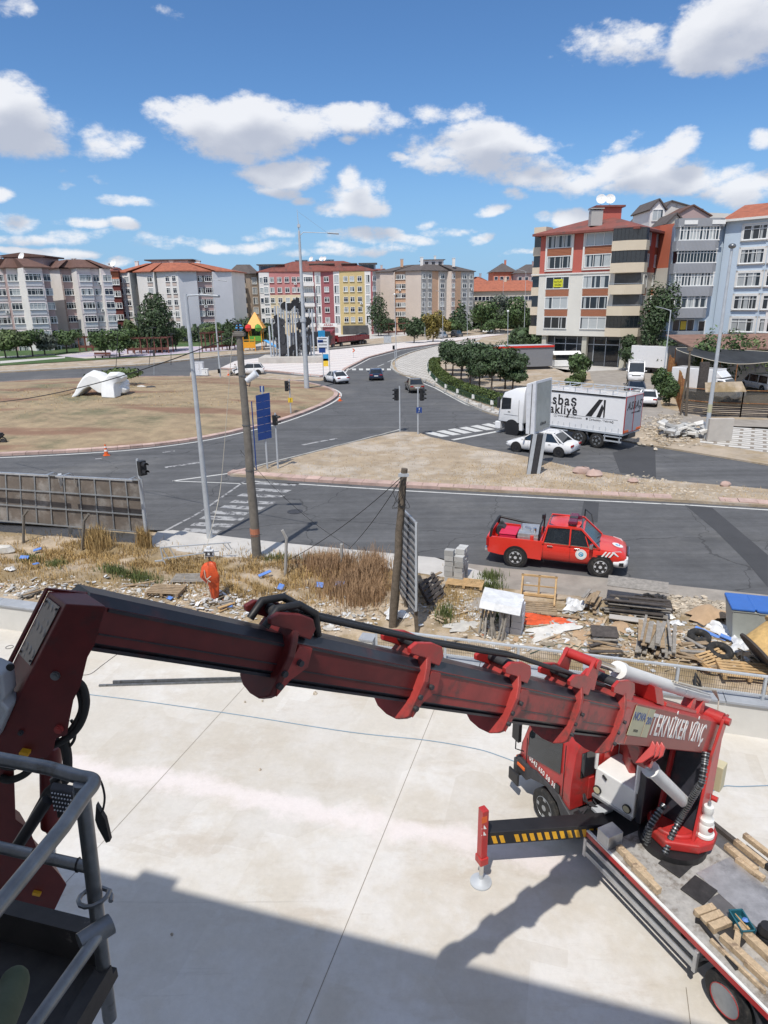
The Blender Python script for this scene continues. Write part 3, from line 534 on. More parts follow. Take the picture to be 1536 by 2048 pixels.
def building(name,label,start,steps,z0,h,back,roof,group=None,roofh=2.2,over=.7,cat='apartment block',backdir=None,parap=0):
 """start (px, Y); steps: dict(to=px, d=(dx,dy) | back=m, m=material, cols=[(px, w, nm, style, pane)], z=[...]). Traces the front outline as seen from the street."""
 p=W(*start);cur=(p.x,p.y);root=E(name,(cur[0],cur[1],z0),0,label,cat,group);pts=[cur];walls={}
 for s in steps:
  if 'back' in s:nx_=(cur[0]+s['d'][0]*s['back'],cur[1]+s['d'][1]*s['back'])
  else:nx_=isect(cur,s['d'],s['to'])
  s['a'],s['b']=cur,nx_;pts.append(nx_);cur=nx_
 bd=Vector(backdir or(-.2,1)).normalized();A=Vector(pts[0]);B=Vector(pts[-1]);poly=[(x,y)for x,y in pts]+[tuple(B+bd*back),tuple(A+bd*back)]
 for s in steps:walls.setdefault(s['m'],MB());a,b=s['a'],s['b'];z1,z2=s.get('z0',z0),s.get('z1',h);
 for s in steps:
  m=walls[s['m']];a,b=s['a'],s['b'];lv=[(z0,h,s['m'])]
  if 'm2' in s:lv=[(z0,s['zs'],s['m']),(s['zs'],h,s['m2'])]
  for(q0,q1,mm)in lv:walls.setdefault(mm,MB()).quad((a[0],a[1],q0),(b[0],b[1],q0),(b[0],b[1],q1),(a[0],a[1],q1))
  d=Vector((b[0]-a[0],b[1]-a[1]));L_=d.length;ang=math.atan2(d.y,d.x)
  if d.length>0:
   u=d/L_;no=Vector((u.y,-u.x))
   for c in s.get('cols',[]):
    px,w,nm,st,pm=(list(c)+[1.4,1,'trans','pane'][len(c)-1:])[:5];q=isect(a,u,px)
    for k,zz in enumerate(s['z']):
     hh=s.get('wh',1.45);pm_=random.choice(('pane','pane','pane_curtain','pane_dark'))if pm=='pane' else pm
     window(root,(q[0]+no.x*.02-root.location.x,q[1]+no.y*.02-root.location.y,zz-z0),ang,w,hh,nm,st,pm_)
     if random.random()<.09:
      am=MB(Matrix.Translation((q[0],q[1],zz-1.15))@Matrix.Rotation(ang,4,'Z'));am.box((w*.3,-.28,0),(.8,.3,.55));am.cyl((w*.3,-.435,0),(w*.3,-.44,0),.2,n=12,m=1);am.build('air_conditioner',['white','dark'],root,world=True)
     if s.get('panel'):
      M_=MB(Matrix.Translation((q[0],q[1],zz))@Matrix.Rotation(ang,4,'Z'));M_.box((0,-.03,-1.35),(w,.1,.85));PAN.setdefault(s['panel'],[]).append(M_)
   if s.get('bands'):
    mm=MB(Matrix.Translation((a[0],a[1],0))@Matrix.Rotation(ang,4,'Z'))
    for zz in s['z']:mm.box((L_/2,-.02,zz+1.05),(L_,.06,.05),m=0)
    PAN.setdefault('w_slate',[]).append(mm)
 n=len(poly)
 for i in range(len(pts)-1,n):a,b=poly[i],poly[(i+1)%n];walls.setdefault(steps[0]['m'],MB()).quad((a[0],a[1],z0),(b[0],b[1],z0),(b[0],b[1],h),(a[0],a[1],h))
 for k,m in walls.items():
  if m.v:m.build('wall',k,root,world=True)
 for k,L_ in PAN.items():
  for mm in L_:mm.build('wall_panel',k,root,world=True)
 PAN.clear()
 # eaves slab following the outline and a hipped roof above
 cx=sum(p[0]for p in poly)/n;cy=sum(p[1]for p in poly)/n;m=MB()
 if roof:
  ov=[]
  for i in range(n):
   a,b,c=Vector(poly[i-1]),Vector(poly[i]),Vector(poly[(i+1)%n]);v=Vector((b.x-cx,b.y-cy));v.normalize();ov.append(b+v*over)
  m.prism([(q.x,q.y,h+.01)for q in ov],(0,0,.22));m.build('eaves','trim' if parap else roof,root,world=True)
  m=MB();lo=[(q.x,q.y,h+.23)for q in ov];hi=[(cx+(q.x-cx)*.42,cy+(q.y-cy)*.42,h+.23+roofh)for q in ov];m.loft([lo,hi]);m.build('roof',roof,root,world=True)
 else:m.add([(x,y,h)for x,y in poly],[tuple(range(n))]);m.build('roof','roof_dark',root,world=True)
 root['_c']=(cx,cy);return root,poly,(cx,cy)
PAN={}
def chimney(root,x,y,z,h=1.8,w=.9,mm='w_grey',name='chimney'):
 m=MB();m.box((x,y,z+h/2),(w,w*.8,h));m.box((x,y,z+h+.2),(w+.25,w,.12));
 for i in(-1,1):m.box((x+i*w*.35,y,z+h+.07),(.1,w*.6,.14))
 m.build(name,mm,root,world=True)
def dish(root,x,y,z,r=.5,az=2.6):
 m=MB();m.cyl((x,y,z-.9),(x,y,z),.04,n=6);d=Vector((math.sin(az)*-.8,-abs(math.cos(az)),.45)).normalized();u=d.orthogonal().normalized();v=d.cross(u)
 m.loft([[Vector((x,y,z))+d*(.35*r*(q*q)-.1)+(u*math.cos(2*math.pi*k/16)+v*math.sin(2*math.pi*k/16))*r*q for k in range(16)]for q in(.02,.4,.75,1)],cap=False);m.cyl(Vector((x,y,z))+d*.1,Vector((x,y,z))+d*.6*r,.03,n=5)
 m.build('satellite_dish','white',root,world=True,smooth=50)
def rows(z,n,s=3.0):return[z+s*i for i in range(n)]
t1=(.80,.60);u1=(.70,-.71)
r5=rows(.62,6,2.96)
WT='w_pinkgrey'
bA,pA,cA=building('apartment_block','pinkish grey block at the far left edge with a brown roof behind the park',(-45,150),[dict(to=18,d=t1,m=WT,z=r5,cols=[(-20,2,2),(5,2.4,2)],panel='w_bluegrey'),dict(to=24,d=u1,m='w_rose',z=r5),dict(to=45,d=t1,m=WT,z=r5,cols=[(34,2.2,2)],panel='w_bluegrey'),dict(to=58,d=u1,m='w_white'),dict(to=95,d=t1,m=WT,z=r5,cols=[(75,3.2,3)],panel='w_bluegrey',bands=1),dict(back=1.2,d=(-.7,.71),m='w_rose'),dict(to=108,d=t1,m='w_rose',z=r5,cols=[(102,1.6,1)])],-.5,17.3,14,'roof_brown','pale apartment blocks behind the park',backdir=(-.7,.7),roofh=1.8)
chimney(bA,*W(15,160).xy,17.8,2.2,mm='w_white');dish(bA,*W(60,158).xy,20.0,.9)
q=W(78,168);m=MB();m.box((q.x,q.y,18.2),(9,8,4.0));m.build('stair_tower','w_rose',bA,world=True);m=MB();m.box((q.x,q.y,20.4),(11,10,.3));m.prism([(q.x-5.5,q.y-5,20.56),(q.x+5.5,q.y-5,20.56),(q.x,q.y-5,21.2)],(0,10,0));m.build('tower_roof','roof_brown',bA,world=True)
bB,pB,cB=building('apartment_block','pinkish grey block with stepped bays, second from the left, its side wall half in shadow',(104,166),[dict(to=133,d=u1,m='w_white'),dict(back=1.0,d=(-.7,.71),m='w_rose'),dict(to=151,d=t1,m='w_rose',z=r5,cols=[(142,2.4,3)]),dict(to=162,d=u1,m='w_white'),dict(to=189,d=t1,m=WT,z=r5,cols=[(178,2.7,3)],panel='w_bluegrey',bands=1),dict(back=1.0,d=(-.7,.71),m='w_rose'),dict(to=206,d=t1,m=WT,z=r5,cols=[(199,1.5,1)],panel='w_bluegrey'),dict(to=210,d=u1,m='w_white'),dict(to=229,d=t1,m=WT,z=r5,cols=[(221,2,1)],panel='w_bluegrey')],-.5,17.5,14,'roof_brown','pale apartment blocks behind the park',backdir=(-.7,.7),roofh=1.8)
chimney(bB,*W(160,172).xy,17.9,2.2,mm='w_white');chimney(bB,*W(140,180).xy,18.4,1.2,mm='w_rose')
bX,_,cX=building('apartment_block','narrow dark red block with an orange top squeezed between two pale blocks',(228,184),[dict(to=244,d=(1,.1),m='w_maroon',m2='w_orange',zs=15.2,z=rows(3.4,5,2.95),cols=[(233,1.4,1,'trans','pane_curtain'),(239,1.4,1)])],-.5,17.7,10,'roof_redbrown','pale apartment blocks behind the park',roofh=1)
chimney(bX,*W(232,186).xy,18.3,1.3,1.2,'w_white');dish(bX,*W(238,184).xy,19.8,1.0)
u2=(.95,-.3);t2=(.87,.5);v2=(.45,.89);rc=rows(1.1,6,2.94)
bC,pC,cC=building('apartment_block','white apartment block with orange tiled roof and a blank end wall toned grey for its shade',(243,187),[dict(to=266,d=u2,m='w_white',z=rc,cols=[(248,.9,0),(259,1.4,1)],panel='w_pinkpale'),dict(to=281,d=v2,m='w_grey'),dict(to=291,d=u2,m='w_pinkpale',z=rc,cols=[(286,1.2,1)]),dict(back=2,d=(-.45,-.89),m='w_grey'),dict(to=314,d=u2,m='w_white',z=rc,cols=[(305,1.5,1)],panel='w_pinkpale'),dict(to=328,d=v2,m='w_grey'),dict(to=330,d=u2,m='w_white'),dict(back=2,d=(-.45,-.89),m='w_grey'),dict(to=361,d=u2,m='w_white',z=rc,cols=[(340,1.2,1),(353,1.2,1)],panel='w_pinkpale'),dict(to=398,d=t2,m='w_bluegrey'),dict(back=.8,d=(-.5,.87),m='w_rose'),dict(to=428,d=t2,m='w_rose',z=rc,cols=[(406,2.0,2,'trans','pane_curtain'),(419,3.0,4,'trans','pane_dark')]),dict(back=.8,d=(.5,-.87),m='w_white'),dict(to=467,d=t2,m='w_bluegrey')],-.5,17.5,12,'roof_orange','pale apartment blocks behind the park',backdir=(.1,1),roofh=2.1,over=.9)  # grey returns and end wall: shade of the white walls put into the colour
chimney(bC,*W(283,192).xy,18.2,2.2,mm='w_white');chimney(bC,*W(404,190).xy,18.2,2.0,mm='w_white');chimney(bC,*W(352,190).xy,18.6,1.6,mm='w_pinkpale')
q=W(355,196);m=MB();m.box((q.x,q.y,19.3),(10,7,2.8));m.build('stair_tower','w_white',bC,world=True);m=MB();m.box((q.x,q.y,20.85),(13,9,.3));m.build('tower_roof','roof_dark',bC,world=True)
bD,pD,cD=building('apartment_block','brown and beige block with dark glazed balconies beside the blank end wall',(462,211),[dict(to=503,d=(1,.02),m='w_brown',z=rows(1.5,6,2.86),cols=[(481,4.0,4,'dark','pane_dark')]),dict(to=519,d=(.8,.6),m='w_brown',z=rows(1.5,6,2.86),wh=2.0,cols=[(511,1.6,1,'bare','pane_curtain')])],-.5,17.7,12,'roof_dark','town blocks beyond the roundabout',roofh=2.6)
m=MB()
for k in range(6):
 q=W(479,209.6);m.box((q.x,q.y,.2+2.86*k),(4.6,1.6,1.1))
m.build('balcony','w_cream',bD,world=True)
uE=(1,.03);rE=rows(4.4,5,2.86);
bE,pE,cE=building('apartment_block','long block in pink, sand and mustard yellow with attic dormers behind the red lorry',(521,206),[dict(to=529,d=uE,m='w_white',z=rE,cols=[(525,1,0,'bare')]),dict(to=541,d=uE,m='w_white',z=rE,wh=1.8,cols=[(534,1.3,1)]),dict(to=606,d=(1,-.03),m='w_sand',m2='w_pink',zs=11.6,z=rE,cols=[(546,1.3,1),(561,1.3,1),(576,1.3,1),(590,1.3,1),(600,1.3,1)]),dict(to=608,d=uE,m='w_white'),dict(to=628,d=uE,m='w_white',z=rE,cols=[(618,2.6,3)]),dict(to=631,d=uE,m='w_darkpink'),dict(to=643,d=uE,m='w_white',z=rE,wh=2.2,cols=[(637,1.3,1,'bare','pane_curtain')]),dict(to=668,d=uE,m='w_darkpink',z=rE,cols=[(654,1.4,1)]),dict(to=680,d=uE,m='w_white',z=rE,wh=2.2,cols=[(674,1.4,1,'bare','pane_curtain')]),dict(to=730,d=(1,-.02),m='w_yellow',z=rE,cols=[(692,1.3,1),(705,1.3,1),(720,1.3,1)]),dict(to=742,d=uE,m='w_white',z=rE,wh=2.2,cols=[(736,1.2,1,'bare','pane_curtain')]),dict(to=746,d=uE,m='w_darkpink'),dict(to=752,d=(.5,.8),m='w_grey',z=rE,cols=[(749,1.8,1)])],-.5,17.9,15,'roof_redbrown','town blocks beyond the roundabout',roofh=2.7)
for(a,b,zz)in((522,570,21.2),(625,668,21.4),(688,712,21.0),(722,752,21.0)):
 p,q=W(a,207),W(b,207);m=MB();m.box(((p.x+q.x)/2,209.5,18.9),(q.x-p.x,5,2.0));m.box(((p.x+q.x)/2,207.0,19.0),(q.x-p.x-1,.1,1.2),m=1);m.box(((p.x+q.x)/2,209.3,20.03),(q.x-p.x+1,6.4,.25),m=2);m.build('dormer',['w_greyblue','pane_dark','roof_dark'],bE,world=True)
for px in(600,613,640,655,665):chimney(bE,*W(px,216).xy,20.2,1.2,1.6,'roof_dark')
for px in(626,646,652):dish(bE,*W(px,215).xy,21.9,.7)
p,q=W(684,205.6),W(735,205.6);m=MB();m.box(((p.x+q.x)/2,205.4,1.2),(q.x-p.x,.5,3.0));m.build('shopfront','shop_dark',bE,world=True)
p=W(655,205.2);m=MB();m.box((p.x,205.3,2.9),(5.0,.3,1.0));sgn=m.build('shop_sign','white',bE,world=True);text('ARABA',.9,basis((p.x,205.1,2.9),(1,0,0),(0,0,1)),'lamp_red',bE,'shop_lettering',world=True)
m=MB();z=0
for k in range(5):p=W(617,204.8);m.box((p.x,204.9,3.0+2.86*k),(3.6,1.4,1.0))
m.build('balcony','w_white',bE,world=True)
rF=rows(5.5,5,2.79);uF=(.87,-.5);tF=(.75,.66)
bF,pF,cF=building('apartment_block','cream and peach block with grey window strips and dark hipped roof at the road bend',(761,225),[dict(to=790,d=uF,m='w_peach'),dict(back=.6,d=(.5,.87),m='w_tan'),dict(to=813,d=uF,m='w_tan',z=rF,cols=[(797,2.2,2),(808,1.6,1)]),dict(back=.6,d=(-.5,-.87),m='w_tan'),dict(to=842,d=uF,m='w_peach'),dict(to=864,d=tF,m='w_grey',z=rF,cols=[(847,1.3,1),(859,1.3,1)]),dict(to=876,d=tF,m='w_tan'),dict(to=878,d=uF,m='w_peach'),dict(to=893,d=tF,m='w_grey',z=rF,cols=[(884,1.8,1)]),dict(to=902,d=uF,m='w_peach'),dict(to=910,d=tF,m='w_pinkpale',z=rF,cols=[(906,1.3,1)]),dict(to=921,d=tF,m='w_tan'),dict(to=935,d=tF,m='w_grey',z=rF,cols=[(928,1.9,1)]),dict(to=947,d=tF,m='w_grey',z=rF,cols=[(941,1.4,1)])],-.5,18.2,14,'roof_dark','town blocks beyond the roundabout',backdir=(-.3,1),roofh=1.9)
chimney(bF,*W(804,224).xy,19.6,2.2,mm='w_tan');chimney(bF,*W(843,222).xy,19.8,2.4,mm='w_white');chimney(bF,*W(906,226).xy,19.6,2.4,mm='w_white')
# low school-like building with red roof, far houses
def house(name,label,px0,px1,Y,z0,zt,wm,rm,rh,dep=12,rowsz=(),group='far houses beyond the trees',nw=0,ov=.8,cat='house'):
 p,q=W(px0,Y),W(px1,Y);t=E(name,(p.x,p.y,z0),0,label,cat,group);m=MB();m.prism([(p.x,Y,z0),(q.x,Y,z0),(q.x,Y,zt),(p.x,Y,zt)],(0,dep,0));m.build('wall',wm,t,world=True)
 m=MB();m.loft([[(p.x-ov,Y-ov,zt),(q.x+ov,Y-ov,zt),(q.x+ov,Y+dep+ov,zt),(p.x-ov,Y+dep+ov,zt)],[(p.x+dep*.35,Y+dep*.45,zt+rh),(q.x-dep*.35,Y+dep*.45,zt+rh),(q.x-dep*.35,Y+dep*.55,zt+rh),(p.x+dep*.35,Y+dep*.55,zt+rh)]]);m.build('roof',rm,t,world=True)
 for zz in rowsz:
  for i in range(nw):window(t,(p.x+(q.x-p.x)*(i+.5)/nw-t.location.x,-.03,zz-z0),0,1.5,1.5,0,'bare','pane_dark')
 chimney(t,(p.x+q.x)/2+1,Y+dep*.4,zt+rh*.6,rh*.4+1,.8,wm);return t
house('school','long cream building with red roof and two rows of small windows behind the trees',925,1095,240,-.5,12.2,'w_cream','roof_orange',3.6,16,(9.8,5.8),'far houses beyond the trees',22,cat='building')
house('house','dark roofed house rising behind the long cream building',985,1030,300,0,20.5,'w_redorange','roof_dark',3.8,14,(18,),nw=4);house('house','dark hipped roof at the edge of the red and white block',1032,1095,290,0,19.6,'w_rose','roof_dark',3.6,14,(17.4,),nw=5)
house('house','low house with orange roof and grey wall right of the cream block',940,975,270,0,15.8,'w_greyblue','roof_orange',2.2,12,(13,),nw=3)
house('house','pale house glimpsed in the gap right of the mustard block',749,768,262,0,19.6,'w_pinkpale','roof_redbrown',1.5,12,(18,15,12,9),nw=3)
house('house','white roof storey peeping over the dark hipped roof',846,886,262,0,23.8,'w_white','roof_dark',.4,14,(22.4,),nw=3)
# ---- red and ivory corner building
f7=(1,-.40);s7=(.62,.78)
def nrm(d):v=Vector(d).normalized();return(v.x,v.y)
f7=nrm((W(1232,97.5)-W(1076,105)).xy)
b7z=1.2
B7=E('corner_building',W(1076,105)+Vector((0,0,0)),0,'corner block with red upper storeys, ivory lower storeys and shops below','apartment block')
pL=W(1076,105);pC_=W(1232,97.5);pC2=isect((pC_.x,pC_.y),f7,1262);s7=nrm((.60,.80));pR=isect(pC2,s7,1314);
zb,zs,zt=4.4,13.1,18.35
m=MB();m2=MB();q0=(pL.x,pL.y);bk=(-f7[1]*-1,0)
inw=Vector((-f7[1],f7[0]));
if inw.y<0:inw=-inw
back_l=(q0[0]+inw.x*16,q0[1]+inw.y*16);plan=[q0,pC2,pR,(pR[0]+inw.x*6,pR[1]+inw.y*6),back_l]
def shell(m,z_0,z_1,pl=plan):
 n=len(pl)
 for i in range(n):a,b=pl[i],pl[(i+1)%n];m.quad((*a,z_0),(*b,z_0),(*b,z_1),(*a,z_1))
 m.add([(*p,z_0)for p in pl],[tuple(range(n))])
shell(m,zb,zs);m.build('lower_wall','w_ivory',B7,world=True);shell(m2,zs,zt);m2.build('upper_wall','w_red',B7,world=True)
m=MB();cxy=Vector((sum(p[0]for p in plan)/5,sum(p[1]for p in plan)/5));ov=[Vector(p)+(Vector(p)-cxy).normalized()*1.4 for p in plan]
m.prism([(*p,zt+.01)for p in ov],(0,0,.3));m.build('eaves','roof_redbrown',B7,world=True);m=MB();apex=Vector(W(1200,106).xy)
m.loft([[(*p,zt+.31)for p in ov],[(*(apex+(p-apex)*.12),zt+2.6)for p in ov]]);m.build('roof','roof_redbrown',B7,world=True)
chimney(B7,*W(1179,101).xy,19.3,2.0,1.6,'w_grey');q=W(1199,105);m=MB();m.box((q.x,q.y,20.9),(3.4,3,2.2));m.box((q.x,q.y,22.12),(4.2,3.8,.25),m=1);m.build('lift_tower',['w_red','roof_redbrown'],B7,world=True)
for px in(1187,1204):dish(B7,*W(px,104).xy,23.1,.72,2.9)
fa=math.atan2(f7[1],f7[0]);no7=Vector((f7[1],-f7[0]));base7=B7.location
def on7(px,off=0):q=isect(q0,f7,px);return Vector((q[0]+no7.x*off,q[1]+no7.y*off,0))
zw=[6.25+2.81*i for i in range(5)]
for px,ww in((1113.5,3.7),(1190,3.9)):
 for i,zz in enumerate(zw):
  p=on7(px,.03);window(B7,(p.x-base7.x,p.y-base7.y,zz),fa,ww,1.75,2,'bare','pane_curtain' if(px>1150)!=(i in(1,))else 'pane')
 for k,(za,zc)in enumerate(((zw[0]+.9,zw[1]-.9),(zw[1]+.9,zw[2]-.9),(zw[3]+.9,zw[4]-.9))):
  mm=MB(Matrix.Translation(on7(px,.0))@Matrix.Rotation(fa,4,'Z'))
  for j in range(5):h_=(zc-za-.06)/5;mm.box((0,-.05,za+.03+h_*(j+.5)),(ww-.1,.1,h_-.03))
  mm.build('cladding_panel','w_terracotta',B7,world=True)
 for za,zc in((zw[3]-1.1,zw[4]+1.15),):
  mm=MB(Matrix.Translation(on7(px,0))@Matrix.Rotation(fa,4,'Z'))
  for xx in(-ww/2-.17,ww/2+.17):mm.box((xx,-.08,(za+zc)/2),(.26,.2,zc-za))
  mm.box((0,-.08,zc),(ww+.6,.2,.22));mm.box((0,-.08,za),(ww+.6,.2,.22));mm.build('surround','trim',B7,world=True)
mm=MB(Matrix.Translation(on7(1155,0))@Matrix.Rotation(fa,4,'Z'));mm.box((-.3,-.06,zs),(14.4,.14,.18));mm.build('string_course','trim',B7,world=True)
# corner balconies (right) and left end balconies
cb_=Vector((*isect(q0,f7,1249),0));k7=[(1,'closed'),(0,'open'),(0,'open'),(1,'closed'),(1,'closed')]
for i,(gl,_)in enumerate(k7):
 T=Matrix.Translation((cb_.x,cb_.y,0))@Matrix.Rotation(fa,4,'Z');zf=zw[i]-1.75
 mm=MB(T);mm.prism([(-1.9,.2,zf),(-1.9,-1.3,zf),(.4,-1.5,zf),(2.4,-.3,zf),(2.4,1.0,zf)],(0,0,1.25 if i else 1.15));mm.build('balcony','w_beige',B7,world=True)
 if gl:
  mm=MB(T);P5=[(-1.85,-1.2),(.35,-1.4),(2.3,-.25)];mm.prism([(-1.85,.1,zf+1.25),(-1.85,-1.2,zf+1.25),(.35,-1.4,zf+1.25),(2.3,-.25,zf+1.25),(2.3,.8,zf+1.25)],(0,0,1.55));o_=mm.build('balcony_glazing','glass',B7,world=True);mm=MB(T)
  for(a,b)in zip(P5,P5[1:]):
   for k in range(5):x=a[0]+(b[0]-a[0])*k/4;y=a[1]+(b[1]-a[1])*k/4-.02;mm.bar((x,y,zf+1.25),(x,y,zf+2.8),.03)
   for z_ in(1.27,2.78):mm.bar((a[0],a[1]-.02,zf+z_),(b[0],b[1]-.02,zf+z_),.08)
  mm.build('glazing_frame','dark',B7,world=True)
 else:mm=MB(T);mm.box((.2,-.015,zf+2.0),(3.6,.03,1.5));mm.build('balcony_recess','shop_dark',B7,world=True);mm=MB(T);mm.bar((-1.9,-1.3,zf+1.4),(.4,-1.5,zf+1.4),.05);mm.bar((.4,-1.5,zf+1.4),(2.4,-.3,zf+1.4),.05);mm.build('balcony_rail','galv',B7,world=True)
cl_=Vector((*isect(q0,f7,1070),0))
for i in range(5):
 T=Matrix.Translation((cl_.x,cl_.y,0))@Matrix.Rotation(fa,4,'Z');zf=zw[i]-1.75;mm=MB(T);mm.box((.1,1.4,zf+.6),(1.9,2.2,1.2));mm.build('balcony','w_beige',B7,world=True);mm=MB(T);mm.box((.1,1.42,zf+2.0),(1.7,2.0,1.6));mm.build('balcony_glazing','glass',B7,world=True)
T=Matrix.Translation((cl_.x,cl_.y,0))@Matrix.Rotation(fa,4,'Z');mm=MB(T);mm.box((.1,1.4,zw[4]+1.75),(1.9,2.2,.9));mm.build('balcony','w_beige',B7,world=True)
sa=math.atan2(s7[1],s7[0])
for px,w_ in((1286,1.5),(1303,1.2)):
 for i,zz in enumerate(zw):q=isect(pC2,s7,px);window(B7,(q[0]+s7[1]*.03-base7.x,q[1]-s7[0]*.03-base7.y,zz),sa,w_,1.8,1,'bare','pane_curtain')
 for zc in((zw[0]+zw[1])/2,(zw[1]+zw[2])/2,(zw[3]+zw[4])/2):q=isect(pC2,s7,px);mm=MB(Matrix.Translation((q[0],q[1],zc))@Matrix.Rotation(sa,4,'Z'));mm.box((0,-.04,0),(w_,.1,1.0));mm.build('cladding_panel','w_terracotta',B7,world=True)
 # the lit orange-red wing behind
p,q=W(1306,104),W(1346,100);m=MB();m.prism([(p.x,p.y,zs+.6),(q.x,q.y,zs+.6),(q.x,q.y,zt+1.2),(p.x,p.y,zt+1.2)],(0,8,0));m.build('rear_wing_upper','w_redorange',B7,world=True);m=MB();m.prism([(p.x,p.y,0),(q.x,q.y,0),(q.x,q.y,zs+.6),(p.x,p.y,zs+.6)],(0,8,0));m.build('rear_wing_lower','w_ivory',B7,world=True)
# shops
sp_=Matrix.Translation((q0[0],q0[1],0))@Matrix.Rotation(fa,4,'Z');LL=(Vector(pC2)-Vector(q0)).length
mm=MB(sp_);mm.box((LL/2+.3,5.5,2.1),(LL-2.0,8.5,4.4));mm.build('shop_core','shop_dark',B7,world=True);mm=MB(sp_)
for x in(1.2,7.6,14.4,LL-.6):mm=MB(sp_);mm.box((x,.7,2.1),(.7,.7,4.4));mm.build('pillar','w_olive',B7,world=True)
mm=MB(sp_)
for x in(2.6,4.4,6.2,8.8,10.6,12.6):mm.box((x,1.1,2.1),(.08,.1,4.2))
mm.box((LL/2,1.1,3.2),(LL-3,.1,.1));mm.build('shop_mullions','galv',B7,world=True)
for xa,xb in((2.6,6.2),(8.8,13.8)):mm=MB(sp_);mm.box(((xa+xb)/2,1.18,1.9),(xb-xa,.06,3.9));mm.build('shop_window','glass',B7,world=True)
p=on7(1114,.10);mm=MB(Matrix.Translation((p.x,p.y,zw[3]))@Matrix.Rotation(fa,4,'Z'));
# banners: yellow for-sale sheet in third-floor window
D('banner_yellow',(.62,.62,.03),.5);p=on7(1115,.12);mm=MB(Matrix.Translation((p.x,p.y,zw[2]))@Matrix.Rotation(fa,4,'Z'));mm.box((0,0,-.05),(1.5,.03,1.1));mm.build('for_sale_banner','banner_yellow',B7,world=True)
for k,s_ in enumerate(('SATILIK','DAİRE')):text(s_,.36,Matrix.Translation((p.x+no7.x*.03,p.y+no7.y*.03,zw[2]+.15-.45*k))@Matrix.Rotation(fa,4,'Z')@Matrix.Rotation(R(90),4,'X'),'black',B7,'banner_lettering',world=True)
# ---- slate balconies block and light blue block
Yb=92;p0,p1=W(1343,Yb),W(1431,Yb);fl=3.02
B8=E('balcony_block',(p0.x,Yb,0),0,'slate grey block of long glazed balconies, fourth floor glazed dark, beside the light blue block','apartment block')
m=MB();m.prism([(p0.x+.2,Yb+1.6,0),(p1.x+1,Yb+1.6,0),(p1.x+1,Yb+1.6,19.0),(p0.x+.2,Yb+1.6,19.0)],(3.2,9,0));m.build('wall','w_lightblue',B8,world=True)
zf8=[3.3+fl*.98,3.3+fl*2,3.3+fl*3,3.3+fl*4,3.3+fl*5];zf8=[4.0,7.0,9.75,12.6,15.35]
for i,zf in enumerate(zf8):
 m=MB();rr=0;x0,x1=p0.x-(.6 if i<2 else 0),p1.x-(.5 if i<2 else 0)
 pl=[(x0,Yb+1.6),(x0,Yb+.3),(x0+.4,Yb),(x1-.9,Yb),(x1-.3,Yb+.3),(x1,Yb+1.0),(x1,Yb+1.6)]
 m.prism([(*q,zf)for q in pl],(0,0,1.25));m.build('balcony_parapet','w_slate',B8,world=True)
 m=MB()
 for k in range(26):xx=x0+.5+k*(x1-x0-1.5)/25;m.box((xx,Yb-.012,zf+.62),(.05,.02,1.2))
 m.build('parapet_ribs','w_greyblue',B8,world=True)
 if i:
  gm='glass' if i==3 else 'pane_curtain';m=MB();m.box(((x0+x1)/2-.1,Yb+.9,zf+2.1),(x1-x0-.7,1.3,1.68));m.build('balcony_glazing',gm,B8,world=True)
  m=MB();n=12 if i>1 else 6;th=.05 if i==3 else.12
  for k in range(n+1):xx=x0+.3+k*(x1-x0-.8)/n;m.box((xx,Yb+.2,zf+2.1),(th,.08,1.7))
  m.box(((x0+x1)/2-.1,Yb+.2,zf+1.3),(x1-x0-.5,.12,.13));m.box(((x0+x1)/2-.1,Yb+.2,zf+2.95),(x1-x0-.5,.12,.12));m.box(((x0+x1)/2-.1,Yb+.2,zf+2.5),(x1-x0-.5,.07,.07));m.build('glazing_frame','white',B8,world=True)
m=MB();x0,x1=p0.x,p1.x;m.prism([(*q,18.25)for q in[(x0,Yb+1.6),(x0,Yb+.3),(x0+.4,Yb),(x1-.6,Yb),(x1+.3,Yb+.6),(x1+.6,Yb+1.6)]],(0,0,1.0));m.build('roof_parapet','w_slate',B8,world=True)
for px in(1374,1428):
 p=W(px,Yb);m=MB();m.box((p.x-.6,Yb-.05,18.75),(1.7,.06,.5));m.build('name_plate','white',B8,world=True)
window(B8,(W(1383,Yb).x-p0.x,1.55,6.0),0,3.0,1.6,2,'bare','pane_dark');m=MB();m.box((W(1383,Yb).x,Yb+1.45,6.0),(.75,.03,1.1));m.build('for_sale_banner','yellow',B8,world=True)
window(B8,(W(1421,Yb).x-p0.x,1.55,5.6),0,1.0,2.0,0,'bare','pane_dark');window(B8,(W(1390,Yb).x-p0.x,1.55,1.9),0,3.4,2.0,3,'bare','pane_dark')
dishp=W(1400,Yb)
pB0,pB1=W(1434,Yb+1),W(1640,Yb-8);dB=nrm((pB1-pB0).xy);aB=math.atan2(dB[1],dB[0]);LB=(pB1-pB0).length
B9=E('light_blue_block',pB0,aB,'light blue apartment block with orange tiled roof at the right edge','apartment block')
m=MB();m.box((LB/2,6,11.6),(LB,12,14.4));m.build('wall','w_lightblue',B9);m=MB();m.box((LB/2,7.5,2),(LB-1,8,4.1));m.build('shop_core','shop_dark',B9)
for x in(.4,6.6,12.8):m=MB();m.box((x,.5,2),(.5,.6,4));m.build('pillar','w_white',B9)
m=MB();m.box((6.6,-.06,11.6),(.35,.12,14.4));m.build('wall_strip','w_white',B9)
m=MB();m.box((LB/2,5.9,18.95),(LB+1,13.2,.28));m.build('eaves','trim',B9);m=MB();m.prism([(-.4,-.6,19.1),(-.4,12.6,19.1),(-.4,6,21.3)],(LB+.8,0,0));m.build('roof','roof_orange',B9)
